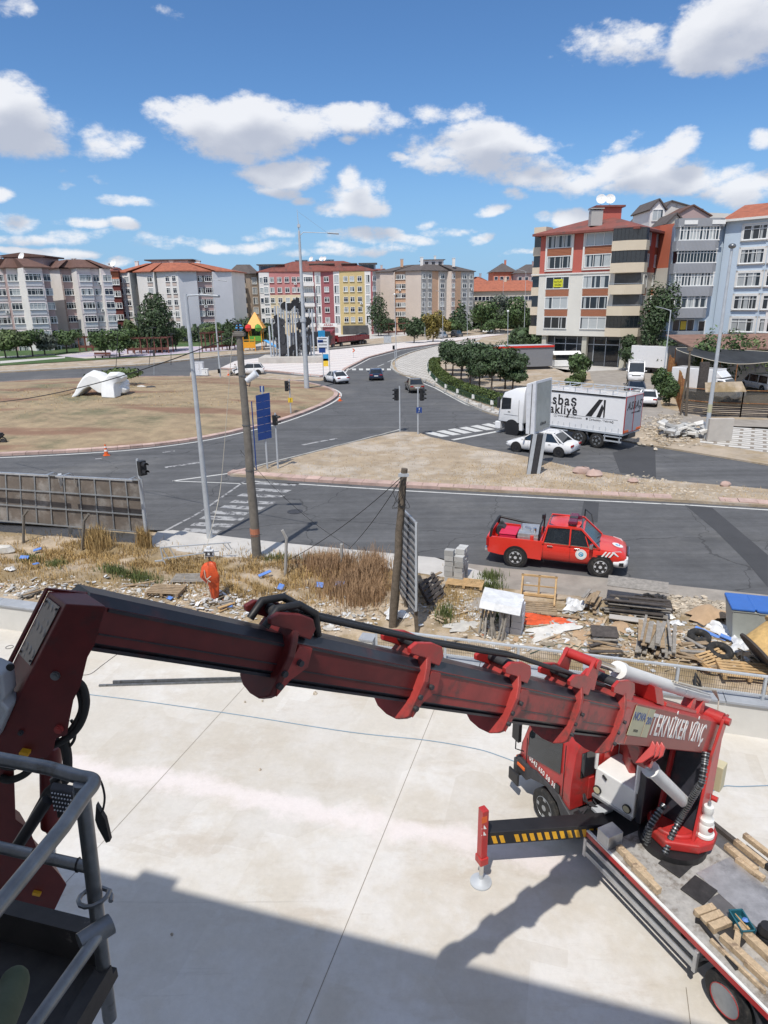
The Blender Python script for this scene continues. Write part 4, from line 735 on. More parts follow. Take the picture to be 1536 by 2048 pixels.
for i in range(5):
 for px,w_ in((1493,2.9),(1552,2.9)):
  zz=6.1+2.81*i;q=isect((pB0.x,pB0.y),dB,px-(i-2)*0);x=(Vector(q)-Vector(pB0.xy)).length;window(B9,(x,-.03,zz),0,w_,1.75,2,'trans','pane');
  m=MB()
  for bx in((x-w_/2-.12,zz,.22,2.2),(x+w_/2+.12,zz,.22,2.2),(x,zz+1.0,w_+.46,.2),(x,zz-1.0,w_+.46,.2)):m.box((bx[0],-.04,bx[1]),(bx[2],.1,bx[3]))
  m.build('surround','trim',B9)
for x_,w_ in((3.2,1.1),(5.6,3.0),(8,1.2)):
 m=MB();m.box((x_,6,21.6),(w_,1,1.4));m.box((x_,6,22.6),(w_+.3,1.2,.15));m.box((x_,6,22.4),(w_*.6,.6,.3));m.build('chimney','w_grey',B9)
 # ---- white stained gable and roofs behind
p,q=W(1292,128),W(1500,128);gb=E('gable_building',(p.x,128,0),0,'tall building with stained white gable end standing behind the slate balconies','building')
x0,x1=p.x,q.x;xm=at(1342,403,128).x;m=MB();zt_=at(1342,403,128).z;zl=at(1290,437,128).z;zr=at(1405,421,128).z;xr=at(1405,421,128).x
m.prism([(x0-4,128,0),(x1,128,0),(x1,128,zr-2.6),(at(1470,428,128).x,128,zr-.6),(xr,128,zr-.3),(xr-.1,128,zr),(xm,128,zt_),(x0,128,zl),(x0-4,128,zl-1.5)],(0,14,0));m.build('wall','w_stained',gb,world=True)
m=MB()
for a,b in(((x0-4,zl-1.5),(x0,zl)),((x0,zl),(xm,zt_)),((xm,zt_),(xr,zr))):m.bar((a[0],134.9,a[1]+.1),(b[0],134.9,b[1]+.1),.2,14.6,up=(0,1,0))
m.build('roof_edge','roof_dark',gb,world=True)
def gabled(label,px0,px1,Y,z0,ze,zr_,wm,rm,dep=8,win=None):
 p,q=W(px0,Y),W(px1,Y);t=E('dormer_house',(p.x,Y,0),0,label,'house','roofs behind the corner building');m=MB();m.prism([(p.x,Y,z0),(q.x,Y,z0),(q.x,Y,ze),((p.x+q.x)/2,Y,zr_),(p.x,Y,ze)],(0,dep,0));m.build('wall',wm,t,world=True)
 m=MB();mx_=(p.x+q.x)/2
 m.bar((p.x-.3,Y+dep/2,ze),(mx_,Y+dep/2,zr_+.15),.2,dep+.6,up=(0,1,0));m.bar((mx_,Y+dep/2,zr_+.15),(q.x+.3,Y+dep/2,ze),.2,dep+.6,up=(0,1,0));m.build('roof',rm,t,world=True)
 if win:window(t,(mx_-p.x,-.05,win-0),0,1.8,1.8,1,'bare','pane_curtain')
gabled('white attic gable with a small window above the red roof',1284,1312,118,0,23.2,24.7,'w_white','roof_dark',8,22.4)
gabled('olive grey gable wall beside the slate balconies',1318,1352,112,0,20.4,21.9,'w_olive','roof_dark');gabled('brown roofed house peak between the stained gable and the slate block',1330,1400,122,0,22.6,24.2,'w_rose','roof_brown')
# ------------------------------------------------------------------ vegetation
random.seed(5)
def crown_mb(kind,h,r,n,leaf,lobes=7,bottom=.25,seedv=1):
 random.seed(seedv);m=MB();L=[]
 for i in range(lobes):
  if kind=='poplar':z=h*(bottom+(1-bottom)*(i+.5)/lobes);rr=r*(.55+.6*math.sin(math.pi*min(1,(i+.9)/lobes*.9+.1)));L.append((Vector((rnd(-.15,.15)*r,rnd(-.15,.15)*r,z)),rr,h*(1-bottom)/lobes*1.1))
  elif kind=='cone':t=(i+.5)/lobes;L.append((Vector((rnd(-.1,.1)*r,rnd(-.1,.1)*r,h*(bottom+(1-bottom)*t))),r*(1.08-t),h*(1-bottom)/lobes*.9))
  else:
   a=rnd(0,6.28);q=r*rnd(.15,.62);z=h*(bottom+(1-bottom)*rnd(.22,.8));L.append((Vector((q*math.cos(a),q*math.sin(a),z)),r*rnd(.34,.58),h*(1-bottom)*rnd(.18,.30)))
 tot=sum(a[1]**2 for a in L)
 for c,rr,rz in L:
  for k in range(int(n*rr*rr/tot)):
   d=Vector((random.gauss(0,1),random.gauss(0,1),random.gauss(0,1))).normalized();q=rnd(.35,1)**.5*rnd(.85,1.12);p=c+Vector((d.x*rr*q,d.y*rr*q,d.z*rz*q))
   nn=(d+Vector((rnd(-1,1),rnd(-1,1),rnd(-.3,1)))*.7).normalized();u=nn.orthogonal().normalized();v=nn.cross(u);a=rnd(0,6.28);x=(u*math.cos(a)+v*math.sin(a))*leaf*rnd(.6,1.3);y=(v*math.cos(a)-u*math.sin(a))*leaf*rnd(.4,.8)
   m.add([p-x,p-y*.8+nn*leaf*.12,p+x,p+y*.8+nn*leaf*.12],[(0,1,2,3)])
 return m,L
def tree(name,label,p,h,r,mm,n=1300,leaf=.28,kind='round',trunk=None,group='trees',lobes=8,bottom=.25,seedv=None,cat='tree',tr=.12):
 seedv=seedv or random.randint(1,9999);st=random.getstate();t=E(name,p,rnd(0,6),label,cat,group)
 cm,L=crown_mb(kind,h,r,n,leaf,lobes,bottom,seedv);cm.build('crown',mm,t)
 m=MB();th=h*(bottom+.35);m.tube([(0,0,-.1),(rnd(-.1,.1),rnd(-.1,.1),th*.5),(rnd(-.15,.15),rnd(-.15,.15),th)],[tr,tr*.75,tr*.3],7)
 for c,rr,rz in L[:6]:m.tube([(0,0,th*rnd(.45,.7)),tuple(c*.55+Vector((0,0,th*.3))),tuple(c)],[tr*.45,tr*.3,tr*.1],5)
 m.build('trunk','bark',t,smooth=60);random.setstate(st);random.random();return t
 # far tree belts between and behind the buildings
def belt(label,px0,px1,Y,h,n,mm,base=.2):
 random.seed(px0+7);m=MB();a,b=W(px0,Y),W(px1,Y)
 for i in range(n):
  t=rnd(0,1);hh=h*(.6+.4*abs(math.sin(t*9+px0)));z=hh*rnd(.05,1);p=a+(b-a)*t+Vector((0,rnd(0,9),z));d=Vector((rnd(-1,1),rnd(-1,.2),rnd(-.2,1))).normalized();u=d.orthogonal().normalized()*rnd(.4,.9);v=d.cross(u)*rnd(.5,.9);m.add([p-u,p-v,p+u,p+v],[(0,1,2,3)])
 m.build('tree_belt',mm,None,label,'trees',kind='stuff')
belt('dark green belt of trees behind the pale blocks',-100,540,175,4.5,2600,'leaf_dark');belt('green belt of trees between the bend and the long cream building',740,1090,232,7,3800,'leaf_dark');belt('greenery along the foot of the red and ivory block',1040,1090,118,4.5,900,'leaf_dark')
belt('distant tree line on the horizon',-200,1700,420,13,5200,'leaf_mid')
T_='park trees in front of the pale blocks'
for i,(px,py,top,r,mm,lab,kd)in enumerate([(12,716,655,4.2,'leaf_pale','yellowish willow-like tree at the left edge of the lawn','round'),(36,714,660,3.2,'leaf_pale','loose pale tree second from the left on the lawn','round'),(66,712,660,3.6,'leaf_mid','bushy green tree left of the two pale blocks gap','round'),(90,710,664,3.4,'leaf_grey','grey green bushy tree beside the bushy green one','round'),(134,706,658,3.8,'leaf_mid','round park tree left of the timber pergola','round'),(212,712,662,3.0,'leaf_mid','round green tree left of the pair at the pergola','round'),(240,714,658,4.2,'leaf_mid','large round green tree in front of the pergola','round'),(352,700,654,3.8,'leaf_mid','bushy green tree right of the tall dark poplar','round'),(268,706,640,1.8,'leaf_pale','thin bare-looking young tree left of the tall dark poplar','round'),(492,696,628,4.4,'leaf_dark','dark tree behind the playground slide tower','round'),(532,694,645,3.4,'leaf_dark','dark tree right of the playground slide tower','round'),(424,692,650,2.4,'leaf_pale','small pale tree beside the timber frame','round'),(459,700,640,1.4,'leaf_dark','slim dark conifer behind the concrete pole','cone')]):
 p=G(px,py,.08);zt_=at(px,top,p.y).z;tree('park_tree',lab,p,zt_,r,mm,1500,.36,kd,group=T_,bottom=.22,tr=.16)
p=G(318,704,.08);tree('poplar','tall dense dark green poplar in front of the white block',p,at(306,590,p.y).z,3.6,'leaf_dark',4200,.36,'poplar',lobes=10,bottom=.08,tr=.25)
for i,(px,py,Y,top,r,mm,lab,kd)in enumerate([(778,668,0,636,3.0,'leaf_dark','round street tree left of the cream block pergola','round'),(806,664,0,632,2.6,'leaf_dark','dark tree in front of the cream block balconies','round'),(828,686,0,636,3.0,'leaf_dark','street tree on the kerb in front of the cream block','round'),(845,672,0,626,2.2,'leaf_dark','narrow dark tree at the cream block corner','cone'),(866,684,0,622,2.6,'leaf_gold','golden yellow tree in front of the cream block','round'),(886,676,0,632,2.6,'leaf_gold','second golden tree right of the first','round'),(905,670,0,640,3.4,'leaf_mid','bright green bush tree behind the parked vans','round'),(919,668,0,602,4.2,'leaf_dark','tall dark conifer in front of the cream block end','cone'),(962,664,0,590,7.5,'leaf_mid','large bright green tree at the road end','round'),(1000,662,0,586,6.0,'leaf_grey','silvery grey tree in front of the long cream building','round'),(1035,664,0,592,6.5,'leaf_mid','tall olive green tree nearest the red and ivory block','round'),(990,668,0,640,4.0,'leaf_mid','low green tree beside the white car at the road end','round'),(757,672,0,588,2.8,'leaf_dark','dark tall tree in the gap right of the mustard block','poplar')]):
 p=G(px,py,.1);zt_=at(px,top,p.y).z;tree('street_tree',lab,p,zt_,r*1.0,mm,1400,.5 if r>4 else.38,kd,group='trees at the road bend',bottom=.12,lobes=9,tr=.16)
 # islet of dense round trees with clipped hedge
T2='dense dark trees behind the clipped hedge'
for i,(px,py,top,r)in enumerate([(905,752,680,2.3),(922,762,690,2.2),(940,770,684,2.6),(958,782,700,1.9),(982,790,694,2.6),(1010,778,702,2.4),(1024,788,716,2.0),(925,742,690,2.4),(965,756,690,2.6),(1000,762,696,2.4),(892,742,690,1.6)]):
 p=G(px,py,.12);zt_=at(px,top,p.y).z;tree('clipped_tree',('dense round dark tree above the hedge, '+['leftmost in the front row','second in the front row','third in the front row, tall','small one in the middle','largest, straight above the lorry cab','just right of the largest','rightmost, next to the grey container','left one of the back row','middle one of the back row','right one of the back row','smallest, at the hedge corner'][i]),p,zt_,r,'leaf_dark',2300,.2,group=T2,bottom=.34,lobes=11,tr=.11)
for i,(px,py,top,r,mm,lab)in enumerate([(1147,768,706,1.8,'leaf_mid','small tree in front of the parked white hatchback'),(1160,762,714,1.4,'leaf_mid','smaller twin beside the small tree at the hatchback'),(1145,776,748,.9,'leaf_pale','low clipped shrub under the small tree'),(1162,776,744,.8,'leaf_pale','square clipped shrub beside the dusty street'),(1030,715,668,4.0,'leaf_dark','dark laurel mass left of the shops'),(1070,712,676,3.6,'leaf_dark','dark shrubbery at the shop corner')]):
 p=G(px,py,.12);zt_=at(px,top,p.y).z;tree('shrub',lab,p,zt_,r,mm,1000,.22,bottom=.05 if 'shrub' in lab or 'laurel' in lab else.3,group='shrubs by the dusty street',cat='shrub',tr=.06)
for px,Y,h,r,mm,lab,n in[(1318,91,12.2,2.6,'leaf_dark','tall dark tree between the corner block and the slate balconies',3600),(1284,93,5.0,2.6,'leaf_dark','wide dark tree at the foot of the corner block',2600),(1342,90,4.6,2.2,'leaf_dark','dark tree before the ground floor of the slate block',2000),(1432,74,6.0,2.0,'leaf_mid','loose green tree left of the tall lamp post',700),(1468,76,6.6,2.6,'leaf_mid','sparse tree with reaching branches right of the tall lamp post',650),(1535,80,5.4,2.4,'leaf_pale','sparse tree at the right edge under the blue block',600)]:
 tree('tree',lab,W(px,Y)+Vector((0,0,.1)),h,r,mm,n,.24,bottom=.12,lobes=12,group='trees below the right-hand blocks',tr=.14)
for px,py,top,r,lab in[(1322,800,735,.9,'ivy-like bush climbing the left end of the yard fence'),(1337,812,758,.8,'lower leafy bush at the fence corner'),(1308,785,745,.7,'leafy bush behind the grey saloon')]:
 p=G(px,py,.1);tree('bush',lab,p,at(px,top,p.y).z,r,'leaf_mid',1500,.14,bottom=.02,lobes=10,group='bushes at the yard fence',cat='bush',tr=.04)
 # hedge
hp=[G(x,y,.1)for x,y in curve_px([(874,728),(866,736),(874,752),(900,775),(940,792),(1000,812),(1060,826)],5)]
m=MB();random.seed(3)
for a,b in zip(hp,hp[1:]):
 L_=(b-a).length;nn=Vector((-(b-a).y,(b-a).x,0)).normalized()
 for k in range(int(L_*170)):
  t=rnd(0,1);f=random.choice((0,1,2));w,z=(rnd(-.6,.6),1.05)if f==0 else((-.6 if f==1 else.6),rnd(0,1.05));p=a+(b-a)*t+nn*(w+rnd(-.05,.05))+Vector((0,0,z+rnd(-.05,.05)))
  d=Vector((rnd(-1,1),rnd(-1,1),rnd(-.2,1))).normalized();u=d.orthogonal().normalized()*rnd(.05,.11);v=d.cross(u);m.add([p-u,p-v,p+u,p+v],[(0,1,2,3)])
m2=MB();
for a,b in zip(hp,hp[1:]):m2.bar(a+Vector((0,0,.5)),b+Vector((0,0,.5)),1.05,.98)
ht=E('hedge',hp[0],0,'long clipped box hedge curving behind the patterned pavement','hedge');D('leaf_hedge',(.07,.10,.02),.7,var=.3,scale=1,island=.4);m.build('foliage','leaf_hedge',ht,world=True);m2.build('hedge_core','leaf_dark',ht,world=True)
ft=E('hedge_fence',hp[0],0,'low green metal fence with white panels in front of the clipped hedge','fence');m=MB();off=[]
for i,p in enumerate(hp):
 d=(hp[min(i+1,len(hp)-1)]-hp[max(i-1,0)]).normalized();off.append(p+Vector((d.y,-d.x,0))*.85)
if off[5].x>hp[5].x:off=[h_*2-o_ for h_,o_ in zip(hp,off)]
D('fence_green',(.03,.08,.05),.5)
for a,b in zip(off,off[1:]):
 for z in(.15,.6):m.bar(a+Vector((0,0,z)),b+Vector((0,0,z)),.04)
 n=max(1,int((b-a).length/.25))
 for k in range(n):q=a+(b-a)*k/n;m.bar(q,q+Vector((0,0,.65)),.025)
m.build('rails','fence_green',ft,world=True)
for a in off[4::3]:m=MB();m.box(a+Vector((-.03,-.06,.4)),(.3,.03,.42));m.build('fence_panel','white',ft,world=True)
# dry grass and weeds over the rubble lot
D('straw',(.42,.29,.125),.9,var=.25,scale=.6,island=.35);D('weed',(.10,.13,.04),.9,var=.25,scale=.6,island=.35);D('reed',(.33,.21,.12),.9,var=.2,scale=.8,island=.3)
def blades(name,label,mm,spots,n,h,w=.012,lean=.5,cl=0):
 m=MB()
 for i in range(n):
  px,py,rx,ry=random.choice(spots);c=G(px+random.gauss(0,rx),py+random.gauss(0,ry),0)
  if cl and math.sin(c.x*3.1+2*math.sin(c.y*1.7))*math.sin(c.y*3.7+2*math.sin(c.x*1.3))<rnd(-.6,.25):continue
  z=lotz(c.x,c.y);c.z=z-.02;a=rnd(0,6.28);hh=h*rnd(.45,1.2);l=rnd(0,lean)*hh;d=Vector((math.cos(a),math.sin(a),0));s=Vector((-d.y,d.x,0))*w*rnd(.7,1.5)
  m.add([c-s,c+s,c+d*l*.35+s*.6+Vector((0,0,hh*.6)),c+d*l*.35-s*.6+Vector((0,0,hh*.6)),c+d*l+Vector((0,0,hh*(1-.3*rnd(0,1))))],[(0,1,2,3),(3,2,4)])
 m.build(name,mm,None,label,'weeds',kind='stuff')
random.seed(21)
sp1=[(60,1105,55,14),(130,1110,50,12),(195,1098,22,14),(250,1120,45,14),(330,1135,50,10),(420,1140,45,18),(520,1140,40,14),(560,1165,50,16),(640,1160,45,16),(700,1150,38,16),(740,1170,26,18),(80,1130,60,12),(480,1185,40,10)]
blades('dry_grass','straw coloured dry grass over the rubble lot','straw',sp1,24000,.25,.011,.9,1)
blades('dry_grass_tuft','tall straw tuft behind the left billboard post','straw',[(198,1100,12,8),(290,1098,6,3)],1500,.95,lean=.35)
blades('reeds','brown stand of dry thistle stalks left of the leaning billboard','reed',[(700,1175,34,16),(730,1200,22,15),(660,1140,30,8),(745,1150,14,14)],6000,.68,.011,.5)
blades('green_weeds','green weeds growing between the dry grass','weed',[(60,1120,14,5),(115,1135,12,5),(265,1155,22,6),(290,1165,20,5),(230,1150,14,4),(555,1125,20,5),(640,1122,20,4),(890,1240,10,10),(980,1160,12,4),(980,1180,14,4),(1000,1240,12,8)],3400,.3)
blades('sparse_grass','scattered dry stalks on the right part of the lot','straw',[(900,1195,30,14),(960,1230,60,12),(350,1190,120,12),(100,1170,70,10),(620,1210,70,14)],3200,.2)
# dry tufts on traffic island and verges
m=MB();random.seed(8)
for i in range(9000):
 t=rnd(0,1);
 if i%3:c=G(rnd(480,1536),rnd(868,1003),.14)
 else:c=G(rnd(900,1340),rnd(925,990),.14)
 def inside(c):
  ins=False;P=INS
  for k in range(len(P)):
   a,b=P[k-1],P[k]
   if(a.y>c.y)!=(b.y>c.y)and c.x<(b.x-a.x)*(c.y-a.y)/(b.y-a.y)+a.x:ins=not ins
  return ins
 if not i:INS=[G(*q,.14)for q in TRI]
 if not inside(c):continue
 a=rnd(0,6.28);d=Vector((math.cos(a),math.sin(a),0));s=Vector((-d.y,d.x,0))*.012;hh=rnd(.04,.13);m.add([c-s,c+s,c+d*hh*.8+Vector((0,0,hh))],[(0,1,2)])
m.build('island_grass','straw',None,'short dry grass on the traffic island','grass',kind='stuff')
m=MB()
for i in range(9000):
 a=rnd(0,6.28);q=rnd(0,1)**.5;c=Vector((cx0+math.cos(a)*27*q,cy0+math.sin(a)*23*q,0))if False else Vector((-32+math.cos(a)*26*q,69+math.sin(a)*22.5*q,0));c.z=.12+.9*(1-q**2)-.02
 a=rnd(0,6.28);d=Vector((math.cos(a),math.sin(a),0));s=Vector((-d.y,d.x,0))*.03;hh=rnd(.06,.16);m.add([c-s,c+s,c+d*hh*.9+Vector((0,0,hh))],[(0,1,2)])
m.build('roundabout_grass','straw',None,'short burnt grass on the roundabout','grass',kind='stuff')
# rubble and litter as ground cover
def rubble(name,label,mm,spots,n,s0,s1,flat=.5,lotg=True):
 m=MB()
 for i in range(n):
  px,py,rx,ry=random.choice(spots);c=G(px+random.gauss(0,rx),py+random.gauss(0,ry),0);r_=rnd(s0,s1);c.z=(lotz(c.x,c.y)if lotg else.12)+r_*.1
  m.blob(c,r_,5,.35,sq=(1,rnd(.5,1),flat*rnd(.4,1)))
 m.build(name,mm,None,label,'rubble',kind='stuff')
D('plaster',(.62,.60,.56),.9,var=.15,island=.2);D('brick',(.42,.17,.10),.9,var=.2,island=.2)
rs=[(60,1185,60,10),(200,1190,60,10),(300,1190,70,14),(420,1205,60,12),(540,1225,60,14),(660,1240,60,12),(900,1215,60,18),(1000,1260,70,18),(1120,1270,70,18),(1280,1300,80,20),(1420,1290,70,24)]
rubble('rubble','stony rubble scattered over the lot in front of the wall','rock',rs,2600,.02,.09);rubble('plaster_chips','pale plaster and glass chips lying in the rubble','plaster',rs+[(1010,1290,50,14)],1100,.02,.09,.25);rubble('brick_chips','small broken brick pieces in the rubble','brick',rs,140,.02,.06)
rubble('stone_heap','heap of broken stones behind the household waste near the street','rock',[(1340,1212,35,6),(1400,1222,40,7),(1460,1232,40,6),(1310,1206,18,4)],650,.05,.17,.8)
rubble('gravel','stones and gravel on the verge behind the lorry','rock',[(1310,862,30,10),(1350,878,30,10),(1330,845,20,8)],420,.06,.22,.6,False);rubble('gravel','stones on the traffic island tip beside the road','rock',[(1240,965,50,7),(1330,985,60,6),(1440,990,60,6)],380,.03,.14,.6,False)
# ------------------------------------------------------------------ vehicles
random.seed(31)
def wheel(par,x,y,r=.32,w=.2,side=1,rim='rim',spokes=10,hub=None):
 m=MB();a=Vector((x,y,r));s=Vector((side,0,0));n=28
 prof=[(r*.62,-.01),(r*.9,-.0),(r,-.03),(r,-w+.03),(r*.9,-w),(r*.5,-w)]
 secs=[[a+s*(o)+Vector((0,q*math.cos(2*math.pi*k/n),q*math.sin(2*math.pi*k/n)))for k in range(n)]for q,o in prof]
 m.loft(secs,cap=True);t=m.build('wheel','tyre',par,smooth=40);m=MB()
 m.loft([[a+s*o+Vector((0,q*math.cos(2*math.pi*k/n),q*math.sin(2*math.pi*k/n)))for k in range(n)]for q,o in((r*.64,-.015),(r*.60,-.005),(r*.55,-.05))],cap=False)
 for k in range(spokes//2 if spokes>6 else spokes):
  an=2*math.pi*k/(spokes//2 if spokes>6 else spokes);d=Vector((0,math.cos(an),math.sin(an)));m.bar(a+s*-.03+d*r*.1,a+s*-.022+d*r*.58,r*.20,.03,up=(1,0,0))
 m.cyl(a+s*-.07,a+s*-.005,r*.16,n=12);m.build('rim',rim,t,smooth=40)
 m=MB();m.cyl(a+s*-.09,a+s*-.08,r*.6,n=20);m.build('brake_disc','dark',t);return t
def rsec(y,w,z0,z1,top=.86,nose=0):
 r_=min(.12,(z1-z0)*.35);zm=z0+(z1-z0)*.55
 return[Vector(p)for p in[(-w*.86,y,z0),(-w*.97,y,z0+.10),(-w,y,zm),(-w*.975,y,z1-r_),(-w*.93,y,z1-.02),(-w*top*.55,y,z1+.015),(0,y,z1+.03),(w*top*.55,y,z1+.015),(w*.93,y,z1-.02),(w*.975,y,z1-r_),(w,y,zm),(w*.97,y,z0+.10),(w*.86,y,z0)]]
def car(name,label,p,heading,c,L=4.4,Wd=1.78,Hh=1.45,kind='sedan',cat='car',group=None,rim='rim',detail=1):
 t=E(name,p,heading,label,cat,group);w=Wd/2;f,b=L/2,-L/2;zb=.22;
 belt_={'van':1.02,'suv':.98}.get(kind,.86)*Hh/1.45 if kind not in('van','suv')else{'van':Hh*.52,'suv':Hh*.60}[kind]
 hood=belt_-.10 if kind!='van' else belt_-.06
 if kind=='sedan':st=[(b,.80,.42,belt_-.14),(b+.10,.90,.30,belt_-.02),(b+.5,.97,zb,belt_+.03),(b+1.1,1,zb,belt_+.02),(0,1,zb,belt_),(f-1.35,1,zb,belt_-.03),(f-.7,.97,zb,hood),(f-.25,.90,.25,hood-.12),(f-.06,.80,.30,hood-.25),(f,.72,.36,hood-.36)]
 elif kind=='van':st=[(b,.93,.35,belt_),(b+.08,.97,.28,belt_),(b+.6,1,zb,belt_),(0,1,zb,belt_),(f-1.1,1,zb,belt_),(f-.45,.96,zb,hood-.05),(f-.1,.88,.28,hood-.25),(f,.8,.34,hood-.40)]
 else:st=[(b,.86,.40,belt_-.04),(b+.07,.93,.28,belt_+.01),(b+.5,.99,zb,belt_+.03),(0,1,zb,belt_),(f-1.25,1,zb,belt_-.03),(f-.6,.97,zb,hood),(f-.2,.9,.25,hood-.12),(f-.04,.78,.30,hood-.28),(f,.7,.36,hood-.38)]
 m=MB();m.loft([rsec(y,w*k,z0,z1)for y,k,z0,z1 in st]);m.build('body',c,t,smooth=50)
 g={'sedan':((b+.55,b+1.35),(f-2.0,f-1.15)),'hatch':((b+.12,b+.65),(f-2.0,f-1.1)),'suv':((b+.10,b+.55),(f-2.1,f-1.2)),'van':((b+.04,b+.16),(f-1.55,f-.75)),'fast':((b+.25,b+1.35),(f-2.1,f-1.2))}[kind]
 (y0,y1),(y2,y3)=g;zt=Hh;wb,wt=w*.90,w*.72 if kind!='van' else w*.84;zb2=belt_-.02
 def gh(ins,dz):return[[Vector((sx*(wb-ins),y0,zb2))for sx in(-1,1)],[Vector((sx*(wt-ins),y1,zt-dz))for sx in(-1,1)],[Vector((sx*(wt-ins),y2,zt-dz))for sx in(-1,1)],[Vector((sx*(wb-ins),y3,zb2))for sx in(-1,1)]]
 q=gh(0,.05);m=MB();A=[r_[0]for r_ in q];B=[r_[1]for r_ in q];m.add(A+B,[(0,1,2,3),(7,6,5,4),(0,4,5,1),(1,5,6,2),(2,6,7,3),(3,7,4,0)]);m.build('windows','glass',t,bevel=.02)
 m=MB();n=7;secs=[]
 for j,(y,zz,k)in enumerate(((y1-.10,-.085,.96),(y1+.06,-.03,1),((y1+y2)/2,0,1.0),(y2-.08,-.03,1),(y2+.10,-.09,.96))):
  secs.append([Vector((wt*k*1.02*(-1+2*i/(n-1)),y,zt+zz-.035*abs(-1+2*i/(n-1))**3))for i in range(n)]+[Vector((wt*k*1.02*(1-2*i/(n-1)),y,zt+zz-.10))for i in range(n)])
 m.loft(secs);m.build('roof',c,t,smooth=50)
 m=MB()
 for s in(0,1):
  P=[r_[s]for r_ in q];o=Vector((.012*(1 if s else-1),0,0))
  m.bar(P[0]+o,P[1]+o,.05,.10 if kind!='van' else.2,up=(1,0,0));m.bar(P[2]+o,P[3]+o,.05,.07,up=(1,0,0));m.bar(P[1]+o,P[2]+o,.06,.06,up=(1,0,0));ym=(y1+y2)/2-.05
  for yy in([ym]if kind!='van' else[ym,y2-.1]):
   k=.0;m.bar(Vector((P[0].x,yy,zb2))+o,Vector((P[1].x,yy,zt-.05))+o,.05,.08,up=(1,0,0))
  if kind in('sedan','fast','hatch'):m.bar(P[0]+Vector((0,.28,0))+o,P[1]+Vector((0,.05,0))+o,.05,.16,up=(1,0,0))
 m.build('pillars',c,t)
 rw=.315*Hh/1.45 if kind!='van' else.34;ax=(f-.85,b+.82)
 for yy in ax:
  for s in(-1,1):m=MB();m.cyl((s*(w-.12),yy,rw),(s*(w+.004),yy,rw),rw+.055,n=28);m.build('arch_shade','black',t)  # black disc standing in for the shaded gap around the wheel
 for yy in ax:
  for s in(-1,1):wheel(t,s*(w+.012),yy,rw,.2,s,rim)
 if detail:
  for s in(-1,1):
   m=MB();m.box((s*w*.68,b+.035,belt_-.12),(w*.42,.10,.13 if kind!='van' else.3));m.build('tail_light','lamp_red',t,bevel=.02);m=MB();m.box((s*w*.62,f-.14,hood-.24),(w*.42,.16,.13));m.build('headlight','lamp_clear',t,bevel=.03)
   m=MB();m.box((s*(w+.10),y3-.28,belt_+.06),(.2,.12,.13));m.build('mirror',c,t,bevel=.03)
   m=MB();
   for yy in(0.15,-.85):m.box((s*(w+.003),yy,belt_-.12),(.02,.16,.03))
   m.build('door_handles','chrome' if kind!='van' else 'black',t)
   m=MB()
   for yy in(-.42,.62):m.bar((s*(w+.001),yy,.34),(s*(w*.985),yy,belt_-.04),.006,.008)
   m.build('door_gaps','black',t)
  m=MB();m.box((0,b+.012,.62*belt_/.86 if kind!='van' else.5),(.5,.03,.12));m.box((0,f-.01,.42),(.5,.03,.11));m.build('number_plate','plate',t);m=MB();m.box((0,f-.05,hood-.33),(w*1.0,.12,.12));m.box((0,b+.05,.33),(w*1.5,.12,.10));m.build('grille','black',t,bevel=.02)
 return t
def hd(a,b,z=0):
 p,q=G(*a,z),G(*b,z);d=q-p;return math.atan2(-d.x,d.y)
def mid(a,b,z=0):return(G(*a,z)+G(*b,z))/2
car('sedan','white saloon driving off past the roundabout tip, between the mast and the dark blue car',mid((655,768),(688,762)),hd((690,768),(645,758)),'car_white',4.5,1.79,1.5,rim='black')
car('hatchback','dark blue hatchback seen from behind in the middle of the junction',G(752,758),hd((752,762),(750,746)),'car_blue',4.3,1.8,1.46,'hatch')
car('sedan','beige gold saloon waiting behind the double traffic lights',mid((815,788),(842,776)),hd((838,785),(818,768)),'car_gold',4.35,1.72,1.46)
car('sedan','white saloon alongside the lorry behind the billboard stand',mid((1042,905),(1118,915))+Vector((.35,.85,0)),hd((1118,915),(1042,905)),'car_white',4.66,1.82,1.5,rim='dark')
car('suv','white crossover car behind the concrete pole on the far side of the roundabout',mid((475,750),(520,748)),hd((520,750),(480,751)),'car_white',4.4,1.85,1.6,'suv',rim='black')
car('hatchback','white hatchback parked in front of the shops',G(1177,722,.12),hd((1160,722),(1192,719),.12),'car_white',4.3,1.78,1.45,'hatch')
car('minibus','white minibus with roof vents facing us on the dusty street',G(1275,762,.12)+Vector((0,.8,0)),hd((1270,735),(1276,765),.12),'car_white',5.3,1.95,2.35,'van',cat='van')
car('sedan','dark grey saloon parked behind the old white saloon',G(1290,793,.12)+Vector((-.3,2.2,0)),hd((1285,792),(1270,775),.12),'car_grey',4.5,1.8,1.42,'fast')
car('sedan','old boxy white saloon parked beside the lorry tail',G(1305,812,.12)+Vector((0,1.3,0)),hd((1305,815),(1303,800),.12),'car_white',4.4,1.68,1.42,rim='black')
car('van','silver passenger van parked at the road end, left of the dark one',G(884,677,.1),hd((870,680),(898,676),.1),'car_silver',4.4,1.82,1.85,'suv',cat='van',detail=0,group='vehicles parked at the road end')
car('suv','dark grey off-roader parked right of the silver van',G(914,674,.1),hd((900,676),(930,672),.1),'car_dark',4.7,1.9,1.85,'suv',detail=0,group='vehicles parked at the road end')
car('suv','white car standing alone at the far road end under the trees',G(976,666,.1),hd((990,665),(965,668),.1),'car_white',4.6,1.85,1.7,'suv',detail=0,group='vehicles parked at the road end')
car('sedan','dark saloon under the shop canopy of the mustard block',G(722,676,.1),hd((735,675),(708,676),.1),'car_dark',4.5,1.8,1.45,detail=0)
